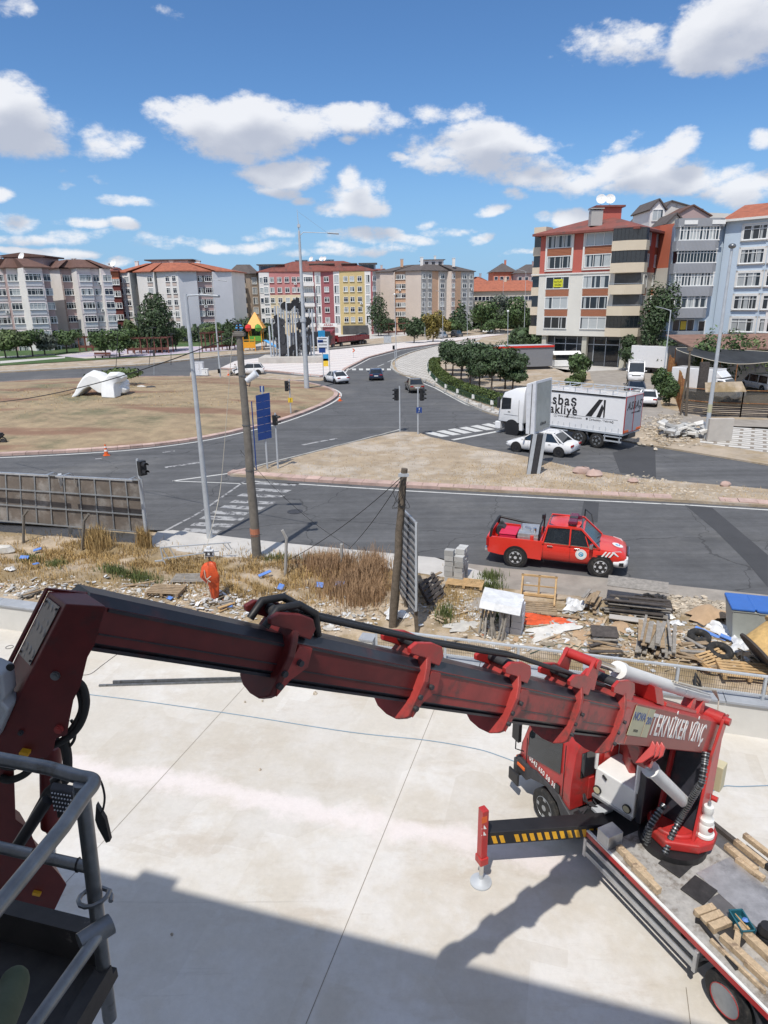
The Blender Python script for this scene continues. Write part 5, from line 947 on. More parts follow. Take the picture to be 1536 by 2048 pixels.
car('hatchback','white car roof showing between the trees behind the hedge',G(960,700,.1),hd((940,702),(975,698),.1),'car_white',4.4,1.8,1.5,'hatch',detail=0)
car('sedan','white car under the shade net behind the rusty fence',G(1395,752,.12),hd((1375,752),(1415,750),.12),'car_white',4.4,1.8,1.45)
car('sedan','black car half hidden behind the white box van under the net',G(1440,748,.12),hd((1420,749),(1460,747),.12),'car_dark',4.5,1.8,1.45)
car('van','white pickup with black canopy seen from behind under the net',G(1520,782,.12)+Vector((.5,1,0)),.1,'car_white',4.9,1.9,1.75,'van')
# ---- lorry with curtain-side body
def lorry():
 a,b=G(1023,870),G(1172,893);h=hd((1172,893),(1023,870));d=(a-b).normalized();t=E('lorry',a,h,'white curtain-sided lorry with black company lettering, standing at the crossing','lorry')
 # local: +y forward; left wheels on x = 0, body to x = 2.5 on the right (away from us)
 m=MB();X0,X1=-.02,2.48
 m.loft([[Vector(p)for p in((X0+i,y,z0),(X1-i,y,z0),(X1-i*.8,y2,z1),(X0+i*.8,y2,z1))]for i,y,z0,y2,z1 in()]or[[Vector(q)for q in((X0,-.95,.95),(X1,-.95,.95),(X1,1.15,.95),(X1-.15,1.35,.95),(X0+.15,1.35,.95),(X0,1.15,.95))],[Vector(q)for q in((X0,-.95,2.3),(X1,-.95,2.3),(X1,1.1,2.3),(X1-.15,1.32,2.3),(X0+.15,1.32,2.3),(X0,1.1,2.3))],[Vector(q)for q in((X0+.06,-.95,3.15),(X1-.06,-.95,3.15),(X1-.1,.75,3.1),(X1-.3,.95,3.1),(X0+.3,.95,3.1),(X0+.1,.75,3.1))],[Vector(q)for q in((X0+.25,-.9,3.6),(X1-.25,-.9,3.6),(X1-.3,-.1,3.5),(X1-.5,.1,3.4),(X0+.5,.1,3.4),(X0+.3,-.1,3.5))]])
 m.build('cab','car_white',t,bevel=.05,smooth=40)
 m=MB();m.prism([(X0-.012,.15,1.95),(X0-.012,1.0,1.85),(X0-.012,.95,2.75),(X0-.012,.15,2.75)],(.02,0,0));m.build('side_window','glass',t);m=MB();m.prism([(X0+.15,1.34,1.9),(X1-.15,1.34,1.9),(X1-.25,1.0,3.0),(X0+.25,1.0,3.0)],(0,.03,0));m.build('windscreen','glass',t)
 m=MB();m.box((1.23,1.36,1.25),(2.1,.06,.5));m.build('grille','dark',t);m=MB();m.box((1.23,1.3,.62),(2.5,.5,.55));m.box((X0+.12,-.75,.7),(.24,.3,.6));m.build('bumper','car_white',t,bevel=.05)
 for x in(X0-.16,X1+.16):m=MB();m.box((x,1.15,2.35),(.2,.16,.8));m.bar((x,1.15,2.8),(x-.2*(1 if x<0 else-1)*-1,.9,2.8),.05);m.build('mirror','dark',t,bevel=.03)
 m=MB();m.cyl((X0-.015,0,.52),(X0+.4,0,.52),.66,n=28);m.build('arch_shade','black',t)  # black disc in place of the shaded opening over the front wheel
 m=MB();m.box((X0-.006,.1,1.5),(.02,1.3,.015));m.box((X0-.006,-.55,1.8),(.02,.015,1.7));m.box((X0-.006,.3,1.72),(.03,.2,.05));m.build('door_gaps','dark',t)
 for y in(0,-5.55,-6.9):
  for s,x in((-1,-.03),(1,2.49)):wheel(t,x,y,.52,.32,s,'rim' if y==0 else 'steel',10)
 yb0,yb1=-1.35,-8.7;m=MB();m.box((1.23,(yb0+yb1)/2,.95),(.9,yb0-yb1+.2,.3));m.box((1.23,-1.2,.95),(.9,1.4,.35));m.build('chassis','dark',t)
 m=MB();m.box((1.23,(yb0+yb1)/2,2.42),(2.52,yb0-yb1,2.5));m.build('cargo_box','car_white',t,bevel=.02)
 m=MB();m.box((-.04,(yb0+yb1)/2,1.14),(.05,yb0-yb1,.12));m.box((1.23,(yb0+yb1)/2,1.1),(2.5,yb0-yb1,.1));
 for k in range(16):y=yb0-.3-k*.45;m.box((-.04,y,1.38),(.025,.03,.3 if k%2 else.18))
 m.build('lower_rail','galv',t);m=MB();m.box((-.045,(yb0+yb1)/2,3.58),(.04,yb0-yb1,.1));m.build('curtain_track','black',t)
 m=MB()
 for x in(.0,2.46):m.bar((x,yb0,3.95),(x,yb1,3.95),.05)
 for k in range(9):y=yb0-k*(yb0-yb1)/8;m.bar((0,y,3.66),(0,y,3.95),.05);m.bar((2.46,y,3.66),(2.46,y,3.95),.05);m.bar((0,y,3.95),(2.46,y,3.95),.04)
 m.build('roof_frame','galv',t)
 D('door_grey',(.33,.35,.40),.5,var=.05);m=MB()
 for x in(.62,1.84):m.box((x,yb1-.02,2.42),(1.15,.05,2.35))
 m.build('rear_doors','door_grey',t);m=MB()
 for x0,x1 in((.03,1.21),(1.25,2.43)):
  for q in(x0,x1):m.box((q,yb1-.035,2.42),(.025,.05,2.38))
  for z in(1.23,3.6):m.box(((x0+x1)/2,yb1-.035,z),(x1-x0,.05,.025))
 m.build('door_trim','lamp_red',t);m=MB()
 for x in(.35,2.1):m.box((x,yb1-.05,1.33),(.6,.04,.13))
 m.build('rear_reflectors','orange',t)
 Ty=lambda y,z:basis((-.035,y,z),(0,-1,0),(0,0,1));Tb=lambda x,z:basis((x,yb1-.052,z),(1,0,0),(0,0,1))
 text('asbaş',1.0,Ty(-4.05,2.98),'black',t,'side_lettering',bold=.022,sx=.92);text('nakliye',.88,Ty(-4.0,2.32),'black',t,'side_lettering',bold=.02,sx=.92);text('⊕ www.asbasnakliye.com',.2,Ty(-4.6,1.9),'dark',t,'side_lettering');text('● Çerkezköy / Tekirdağ',.2,Ty(-7.0,1.9),'dark',t,'side_lettering');text('ASBAŞ',.72,Tb(1.25,2.95),'dark',t,'rear_lettering',shear=.3,sx=.85,bold=.014);text('uluslararası nakliyat',.16,Tb(1.5,2.5),'dark',t,'rear_lettering',shear=.3)
 m=MB();
 for pl in([(-5.95,2.1),(-6.4,2.1),(-7.15,3.3),(-6.85,3.3)],[(-6.75,2.1),(-7.05,2.1),(-7.25,2.75),(-7.1,3.0)],[(-7.2,3.3),(-7.35,3.3),(-7.35,2.15),(-7.25,2.1)]):m.prism([(-.032,y,z)for y,z in pl],(-.006,0,0))
 m.build('side_emblem','black',t);m=MB();m.box((-.034,-6,2.05),(.004,4.6,.02));m.build('side_rule','dark',t)
 m=MB()
 for z in(.62,.92):m.box((.02,-3.2,z),(.04,2.9,.09))
 m.box((.02,-3.2,.77),(.03,.06,.4));m.build('side_guard','galv',t);m=MB()
 for z in(.62,.92):m.box((.02,-8.0,z),(.04,1.3,.09))
 m.box((.02,-7.45,.85),(.04,.06,.6));m.box((.02,-8.5,.85),(.04,.06,.6));m.build('side_guard','galv',t);m=MB();m.box((1.23,yb1+.3,.75),(2.3,.12,.18));m.box((1.23,yb1+.5,.9),(.8,.5,.3));m.build('underrun_bar','dark',t)
 m=MB();m.box((.3,-2.4,.75),(.5,1.1,.55));m.build('fuel_tank','steel',t,bevel=.08);return t
lorry()
# ---- box vans and trailers
def boxvan(label,p,h,L=6.2,Hh=3.0,boxl=4.2,cat='van'):
 t=E('box_van',p,h,label,cat,'white box vans beside the rusty fence');m=MB();m.box((0,-L/2+boxl/2,.75+(Hh-.75)/2),(2.1,boxl,Hh-.75));m.build('cargo_box','car_white',t,bevel=.05)
 m=MB();y0=-L/2+boxl;m.loft([[Vector((x,y,z))for y,z in((y0+.02,.5),(y0+.02,2.2),(y0+.75,2.15),(y0+1.35,1.35),(L/2-.1,1.1),(L/2,.6),(L/2-.1,.4))]for x in(-.98,.98)]);m.build('cab','car_white',t,bevel=.08,smooth=40)
 m=MB();m.prism([(-.8,y0+.80,2.1),(.8,y0+.80,2.1),(.85,y0+1.36,1.4),(-.85,y0+1.36,1.4)],(0,.02,.02));m.build('windscreen','glass',t);m=MB()
 for s in(-1,1):m.prism([(s*.985,y0+.2,1.35),(s*.985,y0+.2,2.0),(s*.985,y0+.72,1.98),(s*.985,y0+1.2,1.38)],(s*.01,0,0))
 m.build('side_windows','glass',t);m=MB();m.loft([[Vector((x,y,z))for y,z in((y0-.1,Hh-.05),(y0+.6,2.3),(y0-.1,2.2))]for x in(-.95,.95)]);m.build('wind_deflector','car_white',t,bevel=.05)
 m=MB();m.box((0,0,.55),(.9,L*.9,.2));m.build('chassis','dark',t)
 for y in(L/2-.9,-L/2+1.1):
  for s in(-1,1):wheel(t,s*1.0,y,.36,.22,s,'steel')
 return t
boxvan('large white box van parked behind the minibus with its cab to the right',mid((1278,744),(1352,750),.12)+Vector((.3,.2,0)),hd((1280,745),(1355,751),.12),7.4,3.5,5.2)
boxvan('white box van with streamlined cab standing behind the rusty fence',mid((1360,800),(1500,812),.12)+Vector((.3,2.2,0)),hd((1360,800),(1500,815),.12),6.6,3.0,4.4)
def artic():
 a,b=G(652,697,.0),G(757,684,.0);h=hd((757,686),(655,698));t=E('articulated_lorry',a+Vector((.5,1.2,0)),h,'dark red articulated lorry with a low open trailer on the far road','lorry');D('maroon',(.22,.025,.03),.4,coat=.3)
 m=MB();m.box((0,.2,1.9),(2.4,2.2,2.4));m.build('cab','maroon',t,bevel=.15);m=MB();m.loft([[Vector((x,y,z))for y,z in((-.9,3.1),(-.9,3.9),(-.2,3.7),(.8,3.1))]for x in(-1.1,1.1)]);m.build('wind_deflector','maroon',t,bevel=.08)
 m=MB();m.box((0,1.3,2.3),(2.1,.05,.9));m.box((-1.21,.6,2.35),(.03,.8,.7));m.box((1.21,.6,2.35),(.03,.8,.7));m.build('windows','glass',t);m=MB();m.box((0,-1.8,.8),(1,3.6,.35));m.box((0,-9,.95),(1,10,.3));m.build('chassis','dark',t)
 for s in(-1,1):
  m=MB();m.box((s*1.22,-8.5,1.65),(.08,13,.9));m.build('side_board','maroon',t);m=MB()
  for k in range(14):m.box((s*1.27,-2.2-k*.97,1.65),(.05,.08,.95))
  m.build('board_posts','maroon',t)
 m=MB();m.box((0,-8.5,1.2),(2.4,13,.12));m.box((0,-15,1.65),(2.4,.08,.9));m.box((0,-2,1.9),(2.4,.08,1.4));m.build('trailer_bed','maroon',t)
 for y in(0,-3.3,-11,-12.2,-13.4):
  for s in(-1,1):wheel(t,s*1.22,y,.5,.3,s,'steel',8)
 return t
artic()
# grey truck body partly behind the flag monument
p=G(632,700);t=E('box_trailer',p+Vector((-1.2,1.5,0)),hd((640,699),(600,702)),'grey box trailer parked behind the flag monument','trailer');m=MB();m.box((0,0,2.3),(2.4,9,2.6));m.build('cargo_box','dark',t,bevel=.03);m=MB();m.box((0,0,.8),(1,8.6,.3));m.build('chassis','black',t)
for y in(3,-3):
 for s in(-1,1):wheel(t,s*1.2,y,.48,.3,s,'steel',8)
 # ---- red pickup
def pickup():
 a,b=G(1030,1133),G(1199,1153);fwd=(b-a).normalized();h=math.atan2(-fwd.x,fwd.y);Lw=(b-a).length;t=E('pickup',a+Vector((fwd.y*-1*-.0,0,0)),h,'red double-cab fire service pickup with white stripes and a red light bar','pickup')
 # right-hand wheels (near us) on x = 0; body extends to x = -1.8; rear axle y = 0, front axle y = Lw
 s_=Lw/3.095;w=.92;cx_=-w+.04;T=Matrix.Translation((cx_,0,0));K=lambda y:y*s_
 def q(o):return o
 st=[(-1.12,.90,.62,1.10),(-1.06,.97,.50,1.12),(-.6,1.0,.44,1.13),(0,1.0,.44,1.13),(.95,1.0,.40,1.12),(2.2,1.0,.38,1.10),(2.9,1.01,.42,1.08),(3.35,.99,.45,1.04),(3.70,.95,.45,.98),(3.90,.86,.46,.88),(3.96,.76,.50,.78)]
 m=MB(T);m.loft([rsec(K(y),w*k,z0,z1,.9)for y,k,z0,z1 in st[4:]]);m.build('body','fire_red',t,smooth=50)
 # load bed: open tub made of side walls
 m=MB(T)
 for s in(-1,1):m.loft([[Vector((s*w*k,K(y),z0)),Vector((s*(w*k+.0),K(y),z0+.3)),Vector((s*w*k*.985,K(y),z1)),Vector((s*(w*k-.10),K(y),z1)),Vector((s*(w*k-.12),K(y),z0))]for y,k,z0,z1 in st[:5]])
 m.box((0,K(-1.08),.88),(1.7,.08,.5));m.box((0,K(.90),.9),(1.7,.06,.5));m.box((0,K(-.1),.62),(1.7,K(2.0),.06));m.build('load_bed','fire_red',t,smooth=40)
 m=MB(T);wb,wt=w*.93,w*.76;y0,y1,y2,y3,zt,zb_=K(.98),K(1.12),K(2.32),K(3.02),1.72,1.06
 m.add([(-wb,y0,zb_),(-wt,y1,zt),(-wt,y2,zt),(-wb,y3,zb_),(wb,y0,zb_),(wt,y1,zt),(wt,y2,zt),(wb,y3,zb_)],[(0,1,2,3),(7,6,5,4),(0,4,5,1),(1,5,6,2),(2,6,7,3),(3,7,4,0)]);m.build('windows','glass',t,bevel=.02)
 m=MB(T);n=9;secs=[]
 for y,zz,k in((y1-.07,-.10,.97),(y1+.05,-.02,1),((y1+y2)/2,.02,1),(y2-.1,-.01,1),(y2+.10,-.08,.97)):secs.append([Vector((wt*k*1.04*(-1+2*i/(n-1)),y,zt+.03+zz-.05*abs(-1+2*i/(n-1))**3))for i in range(n)]+[Vector((wt*k*1.04*(1-2*i/(n-1)),y,zt+zz-.07))for i in range(n)])
 m.loft(secs);m.build('roof','fire_red',t,smooth=50)
 for s in(-1,1):
  m=MB(T);o=.02*s;A_,B_,C_,D_=Vector((s*wb+o,y0,zb_)),Vector((s*wt+o,y1,zt)),Vector((s*wt+o,y2,zt)),Vector((s*wb+o,y3,zb_));m.bar(A_,B_,.05,.14,up=(1,0,0));m.bar(C_,D_,.06,.09,up=(1,0,0));m.bar(B_,C_,.07,.07,up=(1,0,0));m.bar(A_,D_,.05,.05,up=(1,0,0));ym=K(1.95);m.bar(Vector((s*wb+o,ym,zb_)),Vector((s*wt+o,ym,zt)),.05,.13,up=(1,0,0));m.bar(Vector((s*wb+o*.8,y3-.38,zb_)),Vector((s*(wt+.02)+o*.8,y3-.55,zt-.24)),.03,.04,up=(1,0,0));m.build('window_frames','fire_red',t)
  m=MB(T);m.bar((s*(wb+.045),y0+.05,1.115),(s*(wb+.045),y3-.1,1.095),.015,.02);m.build('chrome_strip','chrome',t)
  for yy in(K(1.25),K(2.22)):m=MB(T);m.box((s*(w+.02),yy,1.0),(.03,.2,.035));m.build('door_handle','chrome',t,bevel=.01)
  m=MB(T)
  for yy,zt2 in((K(1.0),1.1),(K(1.98),1.1),(K(2.78),1.05)):m.bar((s*(w+.003),yy,.42),(s*(w*.985+.003),yy,zt2),.008,.01)
  m.bar((s*(w-.01),K(1.0),.43),(s*(w-.01),K(2.75),.42),.012,.012);m.build('door_gaps','black',t)
  m=MB(T);m.box((s*(w+.13),K(2.72),1.2),(.22,.13,.16));m.bar((s*w,K(2.72),1.12),(s*(w+.1),K(2.72),1.15),.04);m.build('mirror','chrome',t,bevel=.03)
  m=MB(T);m.prism([(s*w*.62,K(3.86),.80),(s*w*.95,K(3.66),.82),(s*w*.98,K(3.42),.98),(s*w*.75,K(3.72),.98)],(0,0.02,.03));m.build('headlight','lamp_clear',t,bevel=.01)
  m=MB(T);m.box((s*w*.94,K(-1.09),.92),(.14,.1,.34));m.build('tail_light','lamp_red',t,bevel=.02)
  # white front bumper, grille, bonnet roundel, stripes
 m=MB(T);m.loft([rsec(K(y),w*k,z0,z1,.95)for y,k,z0,z1 in((3.52,.985,.40,.72),(3.72,.97,.38,.74),(3.94,.90,.38,.74),(4.02,.76,.42,.72))]);m.build('front_bumper','car_white',t,smooth=50)
 m=MB(T);m.box((0,K(3.99),.70),(w*1.0,.07,.26));m.build('grille','dark',t,bevel=.02);m=MB(T);
 for z in(.64,.72,.80):m.box((0,K(4.01)+.02,z),(w*.95,.03,.025))
 m.build('grille_bars','chrome',t);m=MB(T);m.box((w*.9,K(3.80),.54),(.12,.16,.13));m.box((-w*.9,K(3.80),.54),(.12,.16,.13));m.build('fog_light','black',t)
 m=MB(T);m.box((0,K(-1.15),.55),(1.6,.12,.16));m.build('rear_bumper','chrome',t,bevel=.02)
 for yy in(0,Lw):
  for s in(-1,1):m=MB(T);m.cyl((s*(w-.2),yy,.40),(s*(w+.006),yy,.40),.455,n=32);m.build('arch_shade','black',t)  # black discs painted as the shade inside the open arches
  for s in(-1,1):wheel(t,cx_+s*(w+.02),yy,.385,.25,s,'rim',6)
  # side roundel (door) and bonnet roundel
 D('sign_lightblue',(.05,.32,.55),.5)
 def roundel(c,x,y,r_):
  T2=T@basis(c,x,y)
  for k,(rr,mm)in enumerate(((1,'white'),(.86,'w_greyblue'),(.83,'white'),(.45,'sign_lightblue'))):m=MB(T2@Matrix.Translation((0,0,.002*k)));m.cyl((0,0,0),(0,0,.002),r_*rr,n=32);m.build('roundel',mm,t)
  m=MB(T2@Matrix.Translation((0,0,.010)));m.tube([(r_*.22*math.cos(a),r_*.22*math.sin(a),0)for a in[k*.4 for k in range(13)]],r_*.05,5);m.build('roundel_emblem','white',t)
 roundel((w+.004,K(2.38),.80),(0,1,0),(0,0,1),.2);roundel((.12,K(3.62),1.022),(1,0,0),(0,.97,-.25),.2)
 m=MB(T)
 for k in range(3):y=K(3.08)+k*.13;m.prism([(w+.012,y,.80),(w+.012,y+.065,.80),(w*.985+.008,y+.20,1.0),(w*.985+.008,y+.135,1.0)],(.005,0,0))
 m.build('white_stripes','white',t)
 # light bar, sports bar, kit in the bed
 D('lightbar',(.14,.01,.03),.15);m=MB(T);m.box((.05,K(1.98),1.86),(1.15,.32,.13));m.build('light_bar','lightbar',t,bevel=.04);m=MB(T);m.box((0,K(1.98),1.79),(1.2,.2,.05));m.box((0.05,K(1.98),1.93),(.25,.3,.012));m.build('light_bar_base','dark',t)
 m=MB(T);m.tube([(-.8,K(.8),.9),(-.78,K(.84),1.66),(-.6,K(.86),1.74),(.6,K(.86),1.74),(.78,K(.84),1.66),(.8,K(.8),.9)],.03,8);m.build('headache_bar','black',t,smooth=50);m=MB(T);m.tube([(-.85,K(-1.0),1.1),(-.8,K(-.95),1.42),(-.5,K(-.95),1.45),(.5,K(-.95),1.45),(.8,K(-.95),1.42),(.85,K(-1.0),1.1)],.05,8);m.tube([(-.82,K(-.95),1.40),(-.82,K(.1),1.25),(-.82,K(.7),1.2)],.05,8);m.build('roll_bar','black',t,smooth=50)
 m=MB(T);m.box((.15,K(.40),1.02),(1.25,.75,.62));
 for z in(.9,1.05,1.2):m.box((.15,K(.40),z),(1.27,.77,.03))
 m.build('pump_unit','alu',t);m=MB(T);m.tube([(.1,K(.2),1.38),(.2,K(.4),1.42),(.5,K(.5),1.38)],.03,8);m.cyl((.5,K(.62),1.33),(.5,K(.62),1.5),.06);m.cyl((.3,K(.1),1.3),(.3,K(.1),1.5),.05);m.build('pump_pipes','chrome',t,smooth=50);m=MB(T);m.cyl((.78,K(.56),1.1),(.78,K(.56),1.28),.07);m.build('red_valve','fire_red',t)
 m=MB(T);m.tube([(-.2,K(-.75)+.26*math.cos(a)*.3,1.12+.28*math.sin(a))for a in[k*.5 for k in range(14)]],.05,8);m.cyl((-.35,K(-.75),1.12),(.1,K(-.75),1.12),.2,n=16);m.build('hose_reel','dark',t,smooth=50)
 m=MB(T);m.cyl((.0,K(.86),1.74),(0,K(.86),1.90),.06,n=12);m.build('beacon','black',t);m=MB(T);m.cyl((-.15,K(2.2),1.82),(-.15,K(2.2),1.95),.09,.06,n=12);m.build('roof_light','lightbar',t)
 # open far door and wiper
 m=MB(T@Matrix.Translation((-w,K(2.75),0))@Matrix.Rotation(R(-62),4,'Z'));m.box((0,-.5,.75),(.06,1.0,.62));m.tube([(0,-.02,1.06),(0,-.4,1.68),(0,-.98,1.72),(0,-1.0,1.06)],.025,6);m.build('open_door','black',t)
 m=MB(T);m.bar((.1,y3-.02,1.12),(.65,y3-.12,1.2),.02);m.bar((-.5,y3-.02,1.12),(0,y3-.12,1.2),.02);m.build('wiper','black',t)
 # toolbox crate lying in the bed: its own thing
 c=E('crate',WM[t.name]@T@Vector((.15,K(-.38),.65)),h,'bright red plastic crate lying in the bed of the red pickup','crate');m=MB();m.box((0,0,.28),(.95,.62,.5));
 for x in(-.3,-.1,.1,.3):m.box((x+.05,-.0,.28),(.03,.66,.44))
 D('crate_red',(.62,.02,.07),.5);m.build('box_body','crate_red',c,bevel=.03);m=MB();m.box((0,0,.545),(1.0,.66,.04));m.build('lid','crate_red',c,bevel=.02)
 return t
pk=pickup()
# ---- motorcycles
def motorbike(label,p,h,mm):
 t=E('motorcycle',p,h,label,'motorcycle','motorcycles');
 for y in(-.62,.66):
  m=MB();m.tube([(0,y+.27*math.cos(a),.31+.27*math.sin(a))for a in[k*2*math.pi/18 for k in range(18)]],.055,6,closed=True);w_=m.build('wheel','tyre',t,smooth=60);m=MB();m.cyl((-.03,y,.31),(.03,y,.31),.17,n=14);m.build('rim','dark',w_)
 m=MB();m.tube([(0,.66,.31),(0,.45,.85),(0,.38,1.0)],.035,6);m.bar((-.34,.36,1.02),(.34,.36,1.02),.03);m.build('fork','dark',t);m=MB();m.loft([[Vector((x,y,z))for x,z in((-wd2,z0),(wd2,z0),(wd2*.8,z1),(-wd2*.8,z1))]for y,wd2,z0,z1 in((-.8,.08,.72,.82),(-.4,.14,.45,.84),(0,.16,.32,.78),(.3,.15,.45,.98),(.48,.1,.6,.95))]);m.build('body',mm,t,bevel=.03);m=MB();m.box((0,-.35,.86),(.24,.7,.08));m.build('seat','black',t,bevel=.03);return t
motorbike('dark motorcycle lying low at the left edge of the roundabout grass',G(0,880,.5)+Vector((-.35,0,-.35)),1.4,'black')
mbk=motorbike('small motorcycle being ridden behind the concrete pole',G(472,752),1.3,'car_white')
# ------------------------------------------------------------------ crane lorry
random.seed(17)
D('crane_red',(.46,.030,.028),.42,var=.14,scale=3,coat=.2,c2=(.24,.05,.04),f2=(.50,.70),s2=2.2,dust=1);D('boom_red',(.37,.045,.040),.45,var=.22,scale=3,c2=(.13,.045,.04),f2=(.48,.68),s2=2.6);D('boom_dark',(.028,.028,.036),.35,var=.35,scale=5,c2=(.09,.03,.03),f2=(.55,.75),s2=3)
D('shaded_red',(.125,.014,.014),.5,var=.2,scale=6,c2=(.06,.02,.02),f2=(.55,.75),s2=5);D('dull_red',(.34,.115,.095),.6,var=.08,scale=1.5);D('cream_box',(.55,.50,.33),.5,var=.06);D('rail_steel',(.21,.22,.23),.38,metal=.75,var=.25,scale=9,c2=(.12,.11,.10),f2=(.55,.7),s2=7,bump=.0015,bscale=30)  # tip and head red: the boom's red darkened for the shade there
def tread(name,c,s=14):
 m_=mat(name,c,.45,.6,var=.2,scale=4,c2=tuple(q*.5 for q in c),f2=(.5,.75),s2=1.6);t=m_.node_tree;b=t.nodes['Principled BSDF'];L=t.links
 co=N(t,'ShaderNodeTexCoord').outputs['Object'];mp=N(t,'ShaderNodeMapping');L.new(co,mp.inputs[0]);mp.inputs['Scale'].default_value=(s,s,s);mp.inputs['Rotation'].default_value=(0,0,.785)
 vo=N(t,'ShaderNodeTexVoronoi');vo.inputs['Randomness'].default_value=0;vo.inputs['Scale'].default_value=1;L.new(mp.outputs[0],vo.inputs['Vector']);r_=mrange(t,vo.outputs['Distance'],.15,.45,1,0)
 bp=N(t,'ShaderNodeBump');bp.inputs['Distance'].default_value=.006;L.new(r_,bp.inputs['Height']);L.new(bp.outputs[0],b.inputs['Normal']);return m_
M['tread_light']=tread('tread_light',(.46,.45,.45));M['tread_dark']=tread('tread_dark',(.20,.19,.185),18);D('deck_plate',(.42,.405,.38),.65,metal=.15,var=.2,scale=9,c2=(.20,.17,.14),f2=(.46,.66),s2=3.5,bump=.002,bscale=60);D('dirty_black',(.03,.028,.028),.6,var=.5,scale=6,c2=(.16,.14,.13),f2=(.62,.75),s2=6)
CT=E('crane_truck',(4.95,7.15,-.5),R(24.5),'red crane lorry with a long telescopic boom, parked on the concrete yard','crane lorry');Tt=WM['crane_truck']
def L3(l,f,z):return Tt@Vector((-l,f,z+.5))
def cb(name,mm,par=None,**k):return lambda m:m.build(name,mm,par or CT,world=True,**k)
# wheels and chassis
for y in(4.3,0):
 for s,x in((-1,0),(1,2.12)):
  w_=wheel(CT,x,y,.39,.24,s,'steel' if y else 'dark',8)
for s,x in((-1,.29),(1,1.83)):wheel(CT,x,0,.39,.24,s,'dark',8)
mt=lambda:MB(Tt)
m=mt();m.box((.68,1.6,.62),(.1,7.6,.24));m.box((1.42,1.6,.62),(.1,7.6,.24));m.box((1.05,1.2,.6),(.8,.12,.2));m.box((1.05,3.4,.65),(1.6,.8,.3));m.build('chassis','black',CT,world=True)
m=mt();m.cyl((.45,1.0,.55),(.45,2.2,.55),.28,n=16);m.box((.5,2.75,.6),(.5,.8,.45));m.build('fuel_tank','dark',CT,world=True,smooth=50)
m=mt();m.tube([(-.035,.24*math.cos(a),.39+.24*math.sin(a))for a in[k*math.pi/12 for k in range(24)]],.006,6,closed=True);m.build('rim_ring','crane_red',CT,world=True,smooth=60)
m=mt();m.loft([[Vector((x,r_*math.cos(2*math.pi*k/24),.39+r_*math.sin(2*math.pi*k/24)))for k in range(24)]for x,r_ in((-.03,.235),(.06,.19),(.10,.12),(.04,.08))]);m.build('rim_dish','steel',CT,world=True,smooth=40)
# cab
cs=[]
for y,k,zr in((3.62,1,2.30),(3.70,1,2.36),(4.75,1,2.36),(4.98,.97,2.24),(5.22,.96,1.35),(5.28,.95,.95)):
 w=1.0*k;cs.append([Vector((1.05+sx*w*kk,y,z))for sx,kk,z in((-1,.98,.86),(-1,1,1.1),(-1,1,1.45),(-1,.94 if zr>2 else 1,max(1.5,zr-.18)if zr>1.6 else zr-.02),(-1,.84 if zr>2 else.95,zr if zr>1.6 else zr),(1,.84 if zr>2 else.95,zr),(1,.94 if zr>2 else 1,max(1.5,zr-.18)if zr>1.6 else zr-.02),(1,1,1.45),(1,1,1.1),(1,.98,.86))])
cs[-1]=[Vector((p.x,5.28,.86+(p.z-.86)*.3))for p in cs[-1]]
m=mt();m.loft(cs);cab=m.build('cab','crane_red',CT,world=True,smooth=35,bevel=.03)
for pg_ in(0,1):
 m=mt();m.prism([(.036,3.92,1.50),(.036,4.95,1.22),(.06,4.95,1.75),(.088,4.78,2.12),(.095,3.98,2.17)],(-.012,0,0))if pg_ else m.prism([(2.064,3.92,1.50),(2.064,4.95,1.22),(2.02,4.9,1.85),(2.0,4.78,2.12),(2.0,3.98,2.17)],(.012,0,0));m.build('side_window','glass',cab,world=True)
m=mt();m.prism([(.16,5.225,1.42),(1.94,5.225,1.42),(1.86,5.02,2.2),(.24,5.02,2.2)],(0,.02,.01));m.build('windscreen','glass',cab,world=True)
for x0,x1 in((.25,.6),(1.45,1.85)):m=mt();m.prism([(x0,3.615,1.55),(x1,3.615,1.55),(x1,3.625,2.1),(x0,3.625,2.1)],(0,-.012,0));m.build('rear_window','glass',cab,world=True)
m=mt();m.box((1.05,3.60,1.25),(1.2,.03,.5));m.box((.95,3.59,1.8),(.35,.03,.5));m.build('rear_panel_press','crane_red',cab,world=True,bevel=.012)
m=mt();m.bar((.045,3.84,.98),(.045,3.84,2.2),.012);m.bar((.045,5.0,1.0),(.045,5.0,1.6),.012);m.box((.04,3.98,1.12),(.03,.12,.17));m.build('door_handle','black',cab,world=True)
m=mt()
m.prism([(.02,3.55,.80),(.02,3.80,.92),(.02,3.95,1.02),(.02,4.65,1.04),(.02,4.9,.95),(.02,5.3,.98),(.02,5.32,.62),(.02,4.95,.58),(.02,4.8,.74),(.02,4.3,.92),(.02,3.95,.8),(.02,3.75,.5),(.02,3.55,.5)],(.28,0,0));m.box((1.05,5.30,.68),(2.1,.14,.42));m.build('bumper_and_arch','dark',cab,world=True,bevel=.02)
m=mt();m.box((.22,5.36,.85),(.3,.06,.12));m.box((1.88,5.36,.85),(.3,.06,.12));m.box((.012,5.12,.82),(.03,.26,.08));m.build('indicator','orange',cab,world=True,bevel=.015)
m=mt();m.box((-.14,5.12,1.75),(.08,.22,.42));m.tube([(.05,5.05,2.1),(-.14,5.14,2.05),(-.14,5.14,1.3),(.05,5.1,1.2)],.014,6);m.build('mirror','black',cab,world=True,bevel=.02);m=mt();m.box((-.10,5.2,.55),(.05,.34,.3));m.build('side_spoiler','black',cab,world=True,bevel=.03)
text('0543 650 58 38',.165,Tt@basis((.034,4.46,1.15),(0,-1,-.12),(0,0,1)),'white',cab,'cab_lettering',depth=.002,world=True,sx=.70,bold=.003)
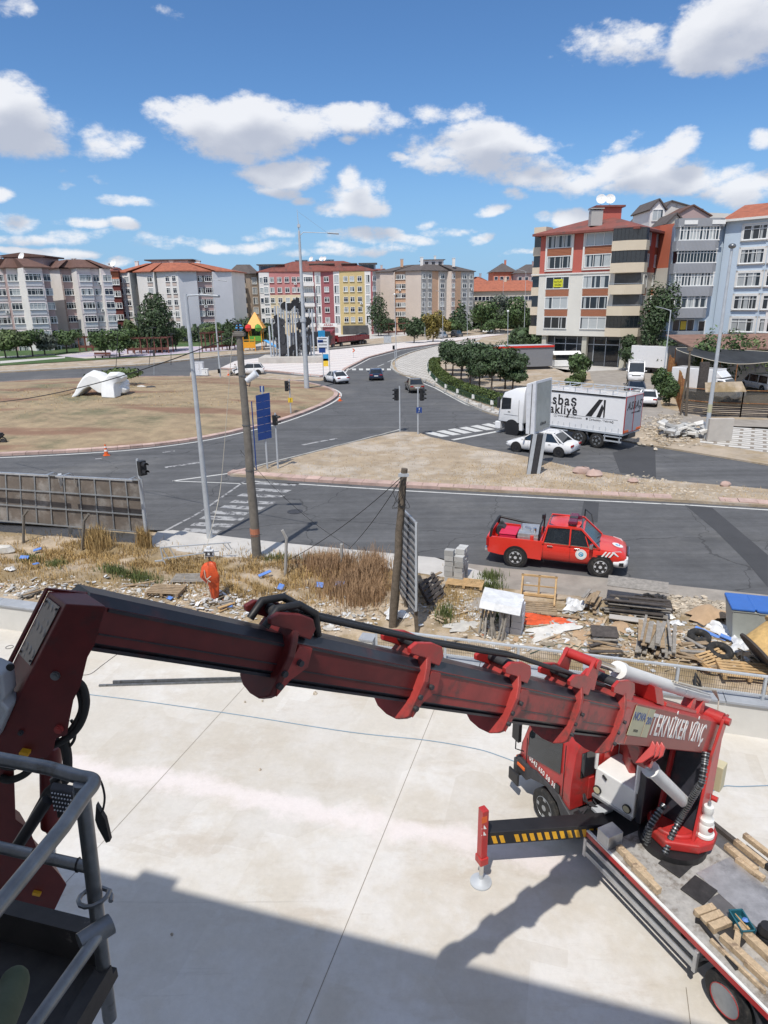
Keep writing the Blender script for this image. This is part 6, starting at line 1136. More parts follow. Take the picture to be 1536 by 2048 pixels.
# seat and wheel hint inside
# deck
m=mt();m.box((1.05,.35,.93),(2.12,4.5,.06));m.build('deck','deck_plate',CT,world=True)
m=mt();m.box((-.03,.75,.94),(.05,4.7,.03));m.box((2.13,.75,.94),(.05,4.7,.10));m.build('deck_edge_rail','white',CT,world=True);m=mt();m.box((-.035,.75,.875),(.05,4.7,.09));m.build('red_side_band','crane_red',CT,world=True)
m=mt();m.box((.06,2.95,.92),(.1,.5,.05));m.box((1.05,3.05,.88),(2.0,.9,.10));m.build('front_deck','black',CT,world=True)
m=mt();m.prism([(.95,1.45,.965),(1.75,1.45,.965),(1.75,-1.9,.965),(.95,-1.9,.965)],(0,0,.012));m.build('tread_walkway','tread_light',CT,world=True);m=mt();m.prism([(.66,1.0,.962),(.95,1.0,.962),(.95,-1.9,.962),(.66,-1.9,.962)],(0,0,.008));m.prism([(1.78,2.5,.962),(2.05,2.5,.962),(2.05,1.1,.962),(1.78,1.1,.962)],(0,0,.008));m.build('tread_strip','tread_dark',CT,world=True)
m=mt();m.box((2.1,1.9,1.0),(.08,1.4,.1));m.build('side_board','wood_dark',CT,world=True);m=mt();m.box((2.12,.7,1.02),(.09,1.5,.1));m.build('rubber_rail','black',CT,world=True)
for z in(.70,.47):m=mt();m.box((-.06,1.75,z),(.035,2.5,.10));m.build('side_guard_rail','alu',CT,world=True,bevel=.008)
for y in(3.0,.52):m=mt();m.box((-.06,y,.59),(.06,.07,.42));m.build('side_guard_end','alu',CT,world=True,bevel=.01)
for y in(2.7,1.1):m=mt();m.box((.0,y,.7),(.02,.05,.4));m.build('guard_bracket','steel',CT,world=True)
m=mt();m.tube([(.12,.55*math.cos(a),.40+.50*math.sin(a))for a in[k*math.pi/10 for k in range(11)]],.03,6);m.prism([(-.02,.52*math.cos(a),.40+.50*math.sin(a))for a in[k*math.pi/10 for k in range(11)]]+[(-.02,.56*math.cos(a),.40+.54*math.sin(a))for a in[k*math.pi/10 for k in range(10,-1,-1)]],(.3,0,0));m.build('mudguard','dark',CT,world=True)
m=mt();m.box((-.045,1.15,.88),(.02,.12,.04));m.build('side_marker','orange',CT,world=True)
m=mt();m.box((.12,2.62,1.08),(.34,.28,.30));m.build('control_box','alu',CT,world=True,bevel=.01)
# outrigger
og=MB();y0=3.30;A_,B_=L3(1.72,3.82,.38),L3(-.4,3.0,.42)
bx=(B_-A_).normalized();m=MB();m.bar(A_,B_,.30,.28,up=(0,0,1));ob=m.build('outrigger_beam','black',CT,world=True,bevel=.008)
side=Vector((0,0,1)).cross(bx).normalized();side=side if side.y<0 else-side;Ln=(B_-A_).length;m=MB();up_=Vector((0,0,1))
for k in range(15):
 c0=A_+bx*(.12+k*.14)+side*.1525;h_=.085
 if k==2:continue
 q=[c0-up_*h_,c0+bx*.08-up_*h_,c0+bx*.03+up_*h_,c0-bx*.05+up_*h_];q=[p-up_*.02 for p in q];m.prism(q,side*.002)
D('hazard_yellow',(.72,.38,.02),.5);m.build('hazard_stripes','hazard_yellow',ob,world=True)
lp=L3(1.92,3.62,0);
def V(z):return Vector((lp.x,lp.y,z))
m=MB();q=Matrix.Rotation(R(24.5),4,'Z').to_4x4();q.translation=V(.62);m.box((0,0,0),(.13,.16,1.1),M4=q);q2=q.copy();q2.translation=V(.05);m.box((0,0,0),(.17,.2,.16),M4=q2);m.build('outrigger_leg','crane_red',CT,world=True,bevel=.015)
m=MB();m.cyl(V(-.42),V(.0),.042,n=16);m.build('leg_ram','chrome',CT,world=True,smooth=50);m=MB();m.lathe([(.20,0),(.20,.03),(.12,.05),(.05,.10),(.02,.10)],V(-.5),24);m.build('foot_pad','galv',CT,world=True,smooth=40)
m=MB();q3=q.copy();q3.translation=V(1.0)+side*.084;m.box((0,0,0),(.11,.004,.14),M4=q3);m.build('reflector','orange',CT,world=True)
for k in range(2):p=V(.84-.14*k)+side*.086;m=MB();m.prism([p+bx*-.045-up_*.04,p+bx*.045-up_*.04,p+up_*.045],side*.003);m.build('warning_triangle','white',CT,world=True)
# slewing base
tc_=L3(-1.15,2.15,0)
m=MB();m.cyl((tc_.x,tc_.y,.42),(tc_.x,tc_.y,.60),.58,n=32);m.build('slew_ring','black',CT,world=True)
P4=[G(*q_,.8)for q_ in((1296,1650),(1330,1682),(1400,1692),(1428,1684),(1436,1664),(1425,1640),(1395,1598),(1340,1590),(1300,1620))]
m=MB();m.prism([(p.x,p.y,.60)for p in P4],(0,0,.19));bp_=m.build('slew_base','crane_red',CT,world=True,bevel=.04,seg=3)
m=MB();m.tube([(tc_.x+.05+.42*math.cos(a),tc_.y+.15+.42*math.sin(a),.8)for a in[k*.35 for k in range(18)]],.05,8,closed=True);m.build('base_rim','crane_red',CT,world=True,smooth=60)
# boom frame
bd_=Vector((1.36,1.33,-1.12)).normalized();bs=bd_.cross(Vector((0,0,1))).normalized();bn=bs.cross(bd_);BO=Vector((2.7,7.3,4.74))
if bn.z<0:bn=-bn
BT=Matrix((bs,bn,-bd_)).transposed().to_4x4();BT.translation=BO
Ct_=BT@Vector((0,0,-4.7));Cb_=G(1378,1655,.78)+bs*-.15
hz_=Vector((bd_.x,bd_.y,0)).normalized()
for s in(-1,1):
 o=bs*(.30*s);
 P=[Cb_-hz_*.30,Cb_+hz_*.32,Ct_+hz_*.16-bn*.05,Ct_+hz_*.12+bn*.42,Ct_-hz_*.14+bn*.44,Ct_-hz_*.16-bn*.2]
 m=MB();m.prism([p+o for p in P],bs*(.05*s));m.build('column_plate','crane_red',CT,world=True,bevel=.01)
m=MB();m.prism([Cb_-hz_*.06+bs*-.3,Cb_+hz_*.30+bs*-.3,Ct_+hz_*.14+bs*-.3-bn*.3,Ct_-hz_*.02+bs*-.3-bn*.3],bs*.6);m.build('column_shade','boom_dark',CT,world=True)  # dark fill standing in for the shaded hollow between the column plates
m=MB();m.cyl(Ct_+bn*.36+bs*-.42,Ct_+bn*.36+bs*.42,.07,n=16);m.cyl(Ct_+bn*.36+bs*-.3,Ct_+bn*.36+bs*.3,.12,n=16);m.build('column_pin','crane_red',CT,world=True,smooth=50)
text('NOVA',.22,basis(Cb_.lerp(Ct_,.72)+bs*.0+hz_*.27,-bs,(0,0,1)),'sign_blue',CT,'column_lettering',world=True)
# boom sections
SEC=[(-4.85,-.05,.325,.25),(-.6,1.22,.268,.225),(.3,2.65,.236,.20),(1.9,4.15,.208,.175),(3.3,5.62,.182,.15),(4.9,6.98,.146,.125)]
def octo(w,h,z,c=.32):return[Vector(p)for p in((w,-h*(1-c*1.2),z),(w,h*(1-c),z),(w*.62,h,z),(-w*.62,h,z),(-w,h*(1-c),z),(-w,-h*(1-c*1.2),z),(-w*.55,-h,z),(w*.55,-h,z))]
for i,(z0,z1,h,w)in enumerate(SEC):
 m=MB(BT);a,b=octo(w,h,z0),octo(w,h,z1);vs=a+b
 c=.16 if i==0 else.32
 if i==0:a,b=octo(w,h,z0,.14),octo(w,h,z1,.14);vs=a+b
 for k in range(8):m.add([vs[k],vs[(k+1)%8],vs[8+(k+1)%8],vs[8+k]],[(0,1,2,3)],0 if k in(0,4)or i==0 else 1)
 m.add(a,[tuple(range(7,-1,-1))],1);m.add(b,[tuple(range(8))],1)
 sec=m.build('boom_section',['crane_red' if i==0 else 'boom_red' if i<4 else 'shaded_red','crane_red' if i==0 else 'boom_dark'],CT,world=True)
 m=MB(BT)
 if i:m.box((w+.003,-h*.28,(z0+z1)/2),(.006,.008,z1-z0-.2));m.box((w+.004,h*.60,(z0+z1)/2),(.01,.018,z1-z0-.2));m.box((w*.8,-h*.86,(z0+z1)/2),(.03,.02,z1-z0-.2))
 else:m.box((w+.004,.0,-2.35),(.01,.54,3.7))
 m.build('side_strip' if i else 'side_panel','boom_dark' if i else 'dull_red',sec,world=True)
 if i==5:continue
 # collar plate with ears and lower lobe
 k=h/.33;W_=w+.035;H_=h+.03;lobe=.10*k+.03
 pl=[(W_,H_*.62),(W_+.02,H_*.2),(W_,-H_*.75),(W_*.95,-H_-.02),(W_*.78,-H_-lobe*.55),(W_*.42,-H_-lobe*.95),(-W_*.1,-H_-lobe),(-W_*.62,-H_-lobe*.75),(-W_*.98,-H_-.02),(-W_,-H_*.7),(-W_,H_*.62),(-W_*.8,H_+.02),(W_*.8,H_+.02)]
 m=MB(BT);m.prism([(x,y,z1-.03)for x,y in pl],(0,0,.06));cl=m.build('collar','boom_red' if i<4 else 'shaded_red',sec,world=True,bevel=.01)  # plate in the darker boom red, for the shade the sections throw on it
 m=MB(BT)
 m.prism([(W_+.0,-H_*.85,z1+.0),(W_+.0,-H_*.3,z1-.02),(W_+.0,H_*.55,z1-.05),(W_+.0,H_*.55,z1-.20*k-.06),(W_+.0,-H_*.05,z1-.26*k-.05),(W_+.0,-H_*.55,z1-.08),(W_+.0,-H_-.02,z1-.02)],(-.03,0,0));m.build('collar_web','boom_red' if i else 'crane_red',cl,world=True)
 for s in(-1,1):
  m=MB(BT);x=s*W_*.72;e=[(-.30,.06),(-.20,.18),(.02,.20),(.34,.15),(.44,.05),(.40,-.02),(.08,-.03),(-.05,-.08),(-.28,-.10)]
  m.prism([(x-.015,H_+b_*k*.9,z1+a_*k)for a_,b_ in e],(.04,0,0));m.build('collar_ear','crane_red' if i<4 else 'shaded_red',cl,world=True,bevel=.008)
 m=MB(BT);m.cyl((-W_*.7,H_+.09*k,z1+.1*k),(W_*.7,H_+.09*k,z1+.1*k),.05*k+.01,n=14);m.cyl((-W_*.7,H_+.07*k,z1-.2*k),(W_*.7,H_+.07*k,z1-.2*k),.04*k+.01,n=14);m.build('sheave_pin','dark',cl,world=True,smooth=50)
 for s,yy,zz in((1,-.35,.0),(1,-.75,.0),(1,.05,-.1)):m=MB(BT);m.cyl((W_-.02,H_*yy,z1+zz),(W_+.03,H_*yy,z1+zz),.022,n=8);m.build('bolt','dark',cl,world=True)
 # extension rams / hose ducts above the sections
m=MB(BT);m.tube([(.1,.37,.35),(.1,.42,2.6),(.08,.34,4.0),(.06,.30,5.55)],.022,8);m.tube([(-.06,.37,.35),(-.06,.41,2.6),(-.05,.33,4.0),(-.05,.30,5.6)],.022,8);m.build('hose_duct','black',CT,world=True,smooth=50)
m=MB(BT)
for x in(-.08,.09):m.tube([(x,.19,5.35),(x,.33,5.45),(x,.36,5.62),(x,.30,5.78),(x,.17,5.82)],.028,8)
m.build('hose_roller','black',CT,world=True,smooth=50)
# top luffing ram
m=MB(BT);m.cyl((.0,.62,-4.4),(.0,.60,-.25),.095,n=20);m.cyl((0,.60,-.3),(0,.60,-.16),.118,n=20);m.cyl((0,.61,-3.0),(0,.61,-2.9),.1,n=20);ram=m.build('ram_barrel','white',CT,world=True,smooth=40)
m=MB(BT);m.cyl((0,.60,-.2),(0,.60,1.0),.045,n=16);m.build('ram_rod','chrome',ram,world=True,smooth=50);m=MB(BT);m.cyl((-.22,.60,1.0),(.22,.60,1.0),.06,n=16);
for s in(-1,1):m.prism([(s*.18-.02,.30,.85),(s*.18-.02,.30,1.2),(s*.18-.02,.64,1.07),(s*.18-.02,.64,.93)],(.04,0,0))
m.build('ram_lug','crane_red',CT,world=True,smooth=40)
for z in(-4.1,-3.55):m=MB(BT);m.prism([(-.08,.30,z-.18),(-.08,.30,z+.12),(-.08,.56,z+.08),(-.08,.56,z-.06)],(.16,0,0));m.build('ram_bracket','crane_red',CT,world=True,bevel=.01)
m=MB(BT);m.prism([(-.2,.33,-1.75),(.2,.33,-1.75),(.16,.55,-1.55),(-.16,.55,-1.55)],(0,0,.35));m.box((0,.35,-2.7),(.34,.06,1.6));m.build('ram_cradle','crane_red',CT,world=True,bevel=.01)
m=MB(BT)
for k in range(3):m.tube([(.05+.04*k,.70,-2.2),(.05+.04*k,.74,-3.6),(.06+.04*k,.80,-4.3),(.10,.66,-4.85),(.16,.25,-4.95)],.013,6)
m.build('hydraulic_hose','cream_rope',CT,world=True,smooth=50);m=MB(BT)
for k in range(3):m.tube([(-.10,.62,-4.1),(-.25,.95-.06*k,-4.3),(-.3,.85-.06*k,-4.9),(-.1,.4,-5.0)],.018,6)
m.build('black_hose','cable',CT,world=True,smooth=50)
# writing and badge on the outer section
wx=.25+.012;text('TEKNİKER VİNÇ',.44,BT@basis((wx,.03,-2.62),(0,0,-1),(0,1,0)),'white',CT,'boom_lettering',depth=.004,world=True,sx=.74,bold=.004)
D('badge',(.48,.46,.30),.5);m=MB(BT);m.box((wx-.002,.05,-.72),(.006,.40,.50));m.box((wx-.002,.05,-1.12),(.006,.40,.24));m.build('badge_plate','badge',CT,world=True)
text('NOVA',.16,BT@basis((wx+.003,.11,-.72),(0,0,-1),(0,1,0)),'sign_blue',CT,'badge_lettering',depth=.002,world=True);text('201',.15,BT@basis((wx+.003,.08,-1.12),(0,0,-1),(0,1,0)),'sign_blue',CT,'badge_lettering',depth=.002,world=True);text('SYSTEM',.05,BT@basis((wx+.003,-.08,-.72),(0,0,-1),(0,1,0)),'dark',CT,'badge_lettering',depth=.001,world=True)
# three hook ribs, lower luffing ram
for k in range(3):m=MB(BT);zc=-1.52-.20*k;m.prism([(.26,-.18,zc),(.33,-.24,zc),(.34,-.36,zc+.02),(.24,-.52,zc+.06),(.16,-.56,zc+.08),(.16,-.36,zc)],(0,0,-.045));m.build('hook_rib','crane_red',CT,world=True,bevel=.008)
La=BT@Vector((.12,-.52,-1.75));Lb=Cb_+Vector((0,0,.55))+bs*.05-hz_*.1
m=MB();d_=(Lb-La).normalized();m.cyl(La,La+d_*.75,.045,n=14);lr=m.build('lift_ram_rod','chrome',CT,world=True,smooth=50);m=MB();m.cyl(La+d_*.55,Lb,.105,n=20);m.cyl(La+d_*.52,La+d_*.62,.13,n=20);m.build('lift_ram_barrel','white',CT,world=True,smooth=50)
m=MB(BT);m.prism([(.20,-.3,-1.2),(.20,-.33,-2.1),(.20,-.62,-1.8)],(-.18,0,0));m.build('ram_bracket','boom_red',CT,world=True);m=MB();m.cyl(La-bs*.16,La+bs*.16,.06,n=12);m.build('ram_pin','crane_red',CT,world=True)
# energy chains
def chain(pts,r=.055,name='hose_chain'):
 P=spline([Vector(p)for p in pts],14);m=MB();m.tube(P,r*.8,8,m=0);L_=0;nx_=0
 for a,b in zip(P,P[1:]):
  L_+=(b-a).length
  if L_>=nx_:m.cyl(a-(b-a).normalized()*.012,a+(b-a).normalized()*.012,r*1.12,n=8,m=1);nx_+=.055
 m.build(name,['black','rail_steel'],CT,world=True,smooth=50)
chain([BT@Vector((.33,-.25,-4.15)),BT@Vector((.42,-.7,-4.1)),G(1385,1560,1.9)-Vector((0,.2,0)),G(1365,1630,1.15),G(1345,1668,.85),G(1328,1710,.56)])
chain([G(1328,1610,1.2),G(1304,1645,.95),G(1288,1680,.6)],.06);chain([G(1316,1628,1.0),G(1300,1655,.9),G(1294,1688,.56)],.05)
# operator's cab
ca,cbq=Vector((3.94,10.49,.72)),Vector((4.46,9.84,.70));cd_=(cbq-ca);cin=Vector((-cd_.y,cd_.x,0)).normalized();cin=cin if cin.x>0 else-cin
m=MB();m.prism([ca,cbq,cbq+cin*.75,ca+cin*.75],(0,0,.62));oc=m.build('operator_cab','white',CT,world=True,bevel=.02)
m=MB()
for p in(ca,cbq,cbq+cin*.72,ca+cin*.72):m.bar(p+Vector((0,0,.6)),p+Vector((0,0,1.62)),.05)
m.build('cab_post','white',oc,world=True);m=MB();m.prism([ca+Vector((0,0,1.6)),cbq+Vector((0,0,1.6)),cbq+cin*.75+Vector((0,0,1.6)),ca+cin*.75+Vector((0,0,1.6))],(0,0,.06));m.build('cab_roof','boom_red',oc,world=True)
m=MB();m.prism([ca+cd_*.05+cin*.7+Vector((0,0,.6)),cbq+cin*.7+Vector((0,0,.6)),cbq+cin*.7+Vector((0,0,1.6)),ca+cd_*.05+cin*.7+Vector((0,0,1.6))],cin*.02);m.build('cab_rear_panel','boom_red',oc,world=True)
for t_ in(.10,.85):p=ca+cd_*t_-cin*.005+Vector((0,0,.17));m=MB();m.cyl(p,p-cin*.03,.085,n=20);o_=m.build('round_lamp','black',oc,world=True);m=MB();m.cyl(p-cin*.03,p-cin*.036,.066,n=20);m.build('lens','cream_box',o_,world=True)
m=MB();m.prism([ca-cin*.05,cbq-cin*.05,cbq,ca],(0,0,.05));m.build('door_step','alu',oc,world=True);m=MB();m.bar(ca+cd_*.2-cin*.02+Vector((0,0,.56)),ca+cd_*.3-cin*.02+Vector((0,0,.5)),.03);m.build('door_latch','black',oc,world=True)
sc0=ca+cd_*.45+cin*.36;m=MB();m.box((sc0.x,sc0.y,1.2),(.4,.4,.12));m.box((sc0.x+.12,sc0.y+.1,1.55),(.14,.4,.6));m.build('operator_seat','boom_red',oc,world=True,bevel=.03)
# dark bulkhead behind the operator's cab, cream box, hydraulic valve, beacon, hoses behind cab
m=MB();m.prism([cbq+cd_.normalized()*.04,cbq+cd_.normalized()*.16,cbq+cd_.normalized()*.16+cin*.9,cbq+cd_.normalized()*.04+cin*.9],(0,0,1.75));m.build('valve_housing','boom_dark',CT,world=True,bevel=.02)
q=Matrix.Rotation(R(-44),4,'Z');q.translation=Cb_.lerp(Ct_,.62)+hz_*.42+bs*-.0;m=MB();q.translation=at(1430,1548,10.15);m.box((0,0,0),(.30,.24,.52),M4=q);m.build('switch_box','cream_box',CT,world=True,bevel=.012)
q=q.copy();q.translation=at(1408,1590,10.0);m=MB();m.box((0,0,0),(.16,.3,.3),M4=q);m.build('valve_block','black',CT,world=True,bevel=.02);p=at(1418,1572,9.9);m=MB();m.cyl(p,p+Vector((0,0,.2)),.05,n=12);m.build('red_cap','crane_red',CT,world=True,smooth=50)
p=Cb_.lerp(Ct_,.30)+hz_*.28+bs*.32;m=MB();m.cyl(p-bs*.1,p+bs*.12,.05,n=12);m.build('pivot_pin','crane_red',CT,world=True)
bq=G(1409,1668,.80)
m=MB();m.lathe([(.155,0),(.155,.05),(.12,.07),(.13,.10),(.13,.24),(.115,.26),(.12,.30),(.115,.34),(.09,.36),(.075,.40),(.075,.46),(.085,.48),(.085,.56),(.08,.60),(.03,.61)],bq,24);fl_=m.build('filter_stack','white',CT,world=True,smooth=40);m=MB();m.cyl(bq+Vector((.02,-.12,.20)),bq+Vector((.02,-.135,.20)),.05,n=10);m.build('red_sticker','lamp_red',fl_,world=True);m=MB();m.cyl(bq+Vector((0,0,.6)),bq+Vector((0,0,.68)),.03,n=8);m.tube([bq+Vector((0,0,.66)),bq+Vector((.02,.05,.8))],.006,5);m.build('vent','steel',fl_,world=True)
m=mt()
random.seed(3)
for k in range(16):x=.25+rnd(0,1.2);m.tube([(x,3.55,.95+rnd(0,.35)),(x+rnd(-.2,.2),3.45,.9+rnd(0,.3)),(x+rnd(-.3,.3),3.3,.82+rnd(0,.2)),(x+rnd(-.3,.3),3.15,.8)],.018,5)
m.box((.6,3.45,.92),(.9,.08,.1));m.build('pipework','dark',CT,world=True,smooth=50);m=mt();m.box((.55,3.28,.98),(.34,.22,.05));m.build('cover_plate','galv',CT,world=True)
# boom head: knuckle casting close to us, jib arm, cylinder and hoses down to the basket
Yh=2.86
def HP(px,py,dy=0):return at(px,py,Yh+dy)
m=MB();f_=[HP(*p)for p in((132,1208),(213,1213),(190,1290),(176,1315),(162,1372),(148,1400),(140,1440),(135,1470),(112,1478),(108,1500),(95,1515),(40,1525),(-20,1540),(-30,1480),(8,1460),(35,1400),(62,1345))]
eh=HP(97,1182,.2)-HP(132,1208);m.prism(f_,eh);hd_=m.build('boom_head','shaded_red',CT,world=True,bevel=.006)
a1,a2=HP(132,1208),HP(62,1345);el_=(a2-a1);fn=el_.cross(eh).normalized();fn=fn if fn.x<0 else-fn
m=MB();q0_=a1+el_*.07+fn*.003;m.prism([q0_+eh*.14,q0_+el_*.86+eh*.14,q0_+el_*.86+eh*.86,q0_+eh*.86],fn*.004);m.build('tread_cover','tread_dark',hd_,world=True)
m=MB();m.prism([a1+eh*1.0,a1+eh*1.06+Vector((0,0,.012)),a1+el_*1.4+eh*1.06+fn*.012,a1+el_*1.4+eh],fn*.01);m.prism([a1+eh*.98+Vector((0,0,.001)),a1+eh*1.06+Vector((0,0,.001)),HP(172,1192,.2)+Vector((0,.02,0)),HP(172,1192,.2)],(0,0,.014));m.build('head_bevel','shaded_red',hd_,world=True)
for u_,v_ in((.12,.2),(.88,.2),(.12,.8),(.88,.8)):m=MB();c=a1+el_*u_+eh*v_+fn*.008;m.cyl(c,c+fn*.006,.006,n=8);m.build('bolt','black',hd_,world=True)
for(px,py,r_,mm)in((112,1350,.022,'rail_steel'),(119,1457,.022,'boom_red'),(43,1464,.013,'dark')):
 c=HP(px,py);m=MB();m.cyl(c+Vector((0,-.015,0)),c+Vector((0,.02,0)),r_,n=20);m.cyl(c+Vector((0,-.02,0)),c,r_*.6,n=16);m.build('head_pin',mm,hd_,world=True,smooth=50)
m=MB();m.prism([HP(*p,.05)for p in((-30,1330),(0,1312),(30,1325),(35,1370),(28,1378),(42,1392),(14,1455),(-30,1460))],(0,-.12,0));m.build('work_light','galv',hd_,world=True,bevel=.012);m=MB();c=HP(22,1333,-.08);m.cyl(c,c+Vector((0,-.012,0)),.018,n=14);m.build('light_socket','black',hd_,world=True)
m=MB();m.prism([HP(*p,.12)for p in((-40,1500),(28,1520),(32,1640),(60,1660),(75,1700),(120,1750),(134,1770),(110,1820),(78,1838),(36,1862),(20,1835),(-40,1850))],eh*.8);jb=m.build('jib_arm','shaded_red',CT,world=True,bevel=.006)
m=MB();m.cyl(HP(101,1490,.28),HP(103,1650,.28),.058,n=20);m.cyl(HP(103,1645,.28),HP(103,1662,.28),.052,.03,n=20);jr=m.build('jib_ram','shaded_red',CT,world=True,smooth=50);m=MB();m.cyl(HP(103,1655,.28),HP(104,1740,.28),.024,n=14);m.build('jib_ram_rod','chrome',jr,world=True,smooth=50)
m=MB()
hs=[[(147,1358),(166,1375),(172,1410),(160,1448),(135,1475),(100,1492),(50,1497),(0,1490)],[(150,1372),(160,1395),(160,1425),(140,1460),(110,1490),(60,1492)],[(0,1555),(20,1560),(50,1548),(75,1520),(85,1505)],[(142,1440),(150,1455),(148,1480),(132,1498),(118,1490),(115,1470)],[(128,1480),(135,1520),(130,1560),(100,1580),(85,1605),(60,1650),(45,1680)],[(0,1528),(30,1532),(60,1510)]]
for k,h_ in enumerate(hs):m.tube(spline([HP(x,y,.04 if k<2 else.1)for x,y in h_],5),[.020,.013,.020,.008,.026,.022][k],8)
m.build('hydraulic_hoses','cable',hd_,world=True,smooth=60)
for px,py in((50,1505),(75,1784)):c=HP(px,py,-.02 if py<1600 else.12);m=MB();q=Matrix.Rotation(.3,4,'Y');q.translation=c;m.box((0,0,0),(.045,.04,.022),M4=q);m.build('yellow_fitting','hazard_yellow',hd_,world=True,bevel=.004)
# basket
zr=8.40;RC=G(206,1556,zr)
farL=G(-260,1470,zr);near=G(-190,2040,zr);dfa=(farL-RC).normalized();dne=(near-RC).normalized();down=Vector((-.09,.0,-1))
m=MB();m.tube([farL]+spline([RC+dfa*.20,RC+dfa*.09+dne*.012,RC+dfa*.02+dne*.02,RC+dfa*.012+dne*.09,RC+dne*.20],6)+[near],.0215,16);bt=m.build('basket_rail','rail_steel',CT,world=True,smooth=60)
down=Vector((-.05,.0,-1));pt_=RC+dfa*.055+dne*.035;m=MB();m.cyl(pt_,pt_+down*1.0,.0235,n=18);m.cyl(pt_+Vector((0,0,-.02)),pt_+down*.05,.027,n=18);m.build('basket_post','rail_steel',CT,world=True,smooth=60)
m=MB();m.cyl(pt_+down*.33,pt_+down*.33+dfa*1.9,.019,n=16);m.build('mid_rail','rail_steel',CT,world=True,smooth=60)
g0=G(205,1858,7.93);m=MB();m.cyl(g0,G(-60,2230,7.93),.0195,n=16);m.build('mid_rail','rail_steel',CT,world=True,smooth=60)
pg=pt_+down*.47;m=MB();m.tube([pg+Vector((.05*math.cos(a),.045*math.sin(a),.006*a))for a in[k*.5 for k in range(14)]],.008,6);m.cyl(g0+Vector((.02,.02,0)),g0+Vector((-.05,-.05,0)),.032,n=10);m.build('gate_latch','rail_steel',CT,world=True,smooth=50)
c0=pt_+down*.80;m=MB();F4=[c0+Vector((.03,.03,0)),c0+dfa*1.9+Vector((0,.03,0)),c0+dfa*1.9+dne*1.9,c0+dne*1.9+Vector((.03,0,0))];m.prism(F4,(0,0,-.04));m.build('basket_floor','dirty_black',CT,world=True)
m=MB();m.prism([c0+Vector((-.02,.09,0)),c0+dfa*1.9+Vector((0,.09,0)),c0+dfa*1.9+Vector((0,.03,0)),c0+Vector((-.02,.03,0))],(0,0,.14));m.prism([c0+Vector((.03,0,0)),c0+dne*1.9,c0+dne*1.9+Vector((-.05,0,0)),c0+Vector((-.02,0,0))],(0,0,.05));m.build('toe_board','dirty_black',CT,world=True)
for k in range(6):m=MB();a=pt_+down*.33+dfa*(.05+.17*k);m.tube([a+Vector((0,.021*math.cos(t_),.021*math.sin(t_)))for t_ in[j*.7 for j in range(10)]],.003,5);m.build('cable_tie','black',CT,world=True)
# lamp and strap hanging behind the rail
def BP(px,py,d=0):return atd(px,py,2.45+d)
m=MB();m.prism([BP(*p)for p in((98,1578),(145,1586),(152,1632),(106,1622))],(0,.03,.01));lt_=m.build('flood_lamp','dark',CT,world=True,bevel=.006)
m=MB()
for i in range(7):
 for j in range(5):c=BP(104+i*6+j*1.3,1586+i*1+j*8.5,-.012);m.blob(c,.0035,6,0)
m.build('led','rim',lt_,world=True);m=MB();m.tube([BP(126,1632,.05),BP(122,1600,.06),BP(110,1560,.05),BP(135,1540,.05)],.02,8);m.prism([BP(*p)for p in((192,1610),(210,1640),(220,1683),(212,1686),(195,1655),(190,1640))],(0,.02,0));m.tube(spline([BP(*p)for p in((180,1545),(200,1560),(209,1590),(207,1615),(203,1625))],5),.004,6);m.tube([BP(95,1600),BP(62,1650),BP(30,1700)],.022,8);m.build('lamp_strap','black',CT,world=True,smooth=50)
# ---- loose things on the deck
def block(px,py,l,w,h,rot,lab,z=.455,mm='wood_new',grp='timber blocks lying on the crane deck'):
 p=G(px,py,z+h/2+.01);m=MB();m.loft([[Vector((x*(l/2-rnd(0,.006)),y*(w/2-rnd(0,.006)),zz*h/2))for y,zz in((-1,-1),(1,-1),(1,1),(-1,1))]for x in(-1,-.3,.4,1)]);o=m.build('timber_block',mm,None,lab,'timber block',grp,bevel=.006);o.location=p;o.rotation_euler=(0,0,rot);return o
D('timber',(.50,.38,.25),.85,var=.25,scale=14,bump=.005,bscale=40,c2=(.26,.19,.13),f2=(.48,.66),s2=6)
fr=R(24.5+90)
for px,py,l,w,h,rot,lab,z in[(1262,1719,.62,.115,.11,fr+.0,'uppermost of the three long blocks beside the grey control box',.455),(1277,1737,.60,.115,.10,fr,'middle one of the three long blocks beside the grey control box',.455),(1292,1757,.58,.11,.12,fr,'outermost of the three long blocks beside the grey control box',.455),(1410,1822,.36,.12,.11,.30,'top one of the short blocks laid crosswise near the blue crate',.455),(1424,1836,.38,.12,.11,.32,'middle short block laid crosswise near the blue crate',.455),(1440,1850,.36,.13,.11,.34,'lowest short block laid crosswise near the blue crate',.455),(1482,1716,.62,.11,.10,fr,'left one of the long blocks by the far edge of the deck',.455),(1500,1706,.60,.10,.11,fr,'middle long block by the far edge of the deck',.455),(1519,1694,.62,.10,.095,fr,'right one of the long blocks by the far edge of the deck',.455),(1500,1738,.5,.10,.09,fr+.1,'smaller block lying in front of the long ones at the far edge',.455),(1474,1880,.34,.10,.06,fr-1.0,'short board leaning on the oily mat',.48),(1500,1925,.95,.12,.10,fr+.02,'long beam at the lower right of the deck',.455),(1474,1930,.9,.05,.07,fr+.02,'thin batten along the lower beam',.455),(1526,1900,.9,.14,.12,fr,'thick beam at the right edge of the deck',.455),(1530,1958,.6,.10,.09,fr+.03,'short beam at the bottom right of the deck',.455)]:block(px,py,l,w,h,rot,lab,z,'timber')
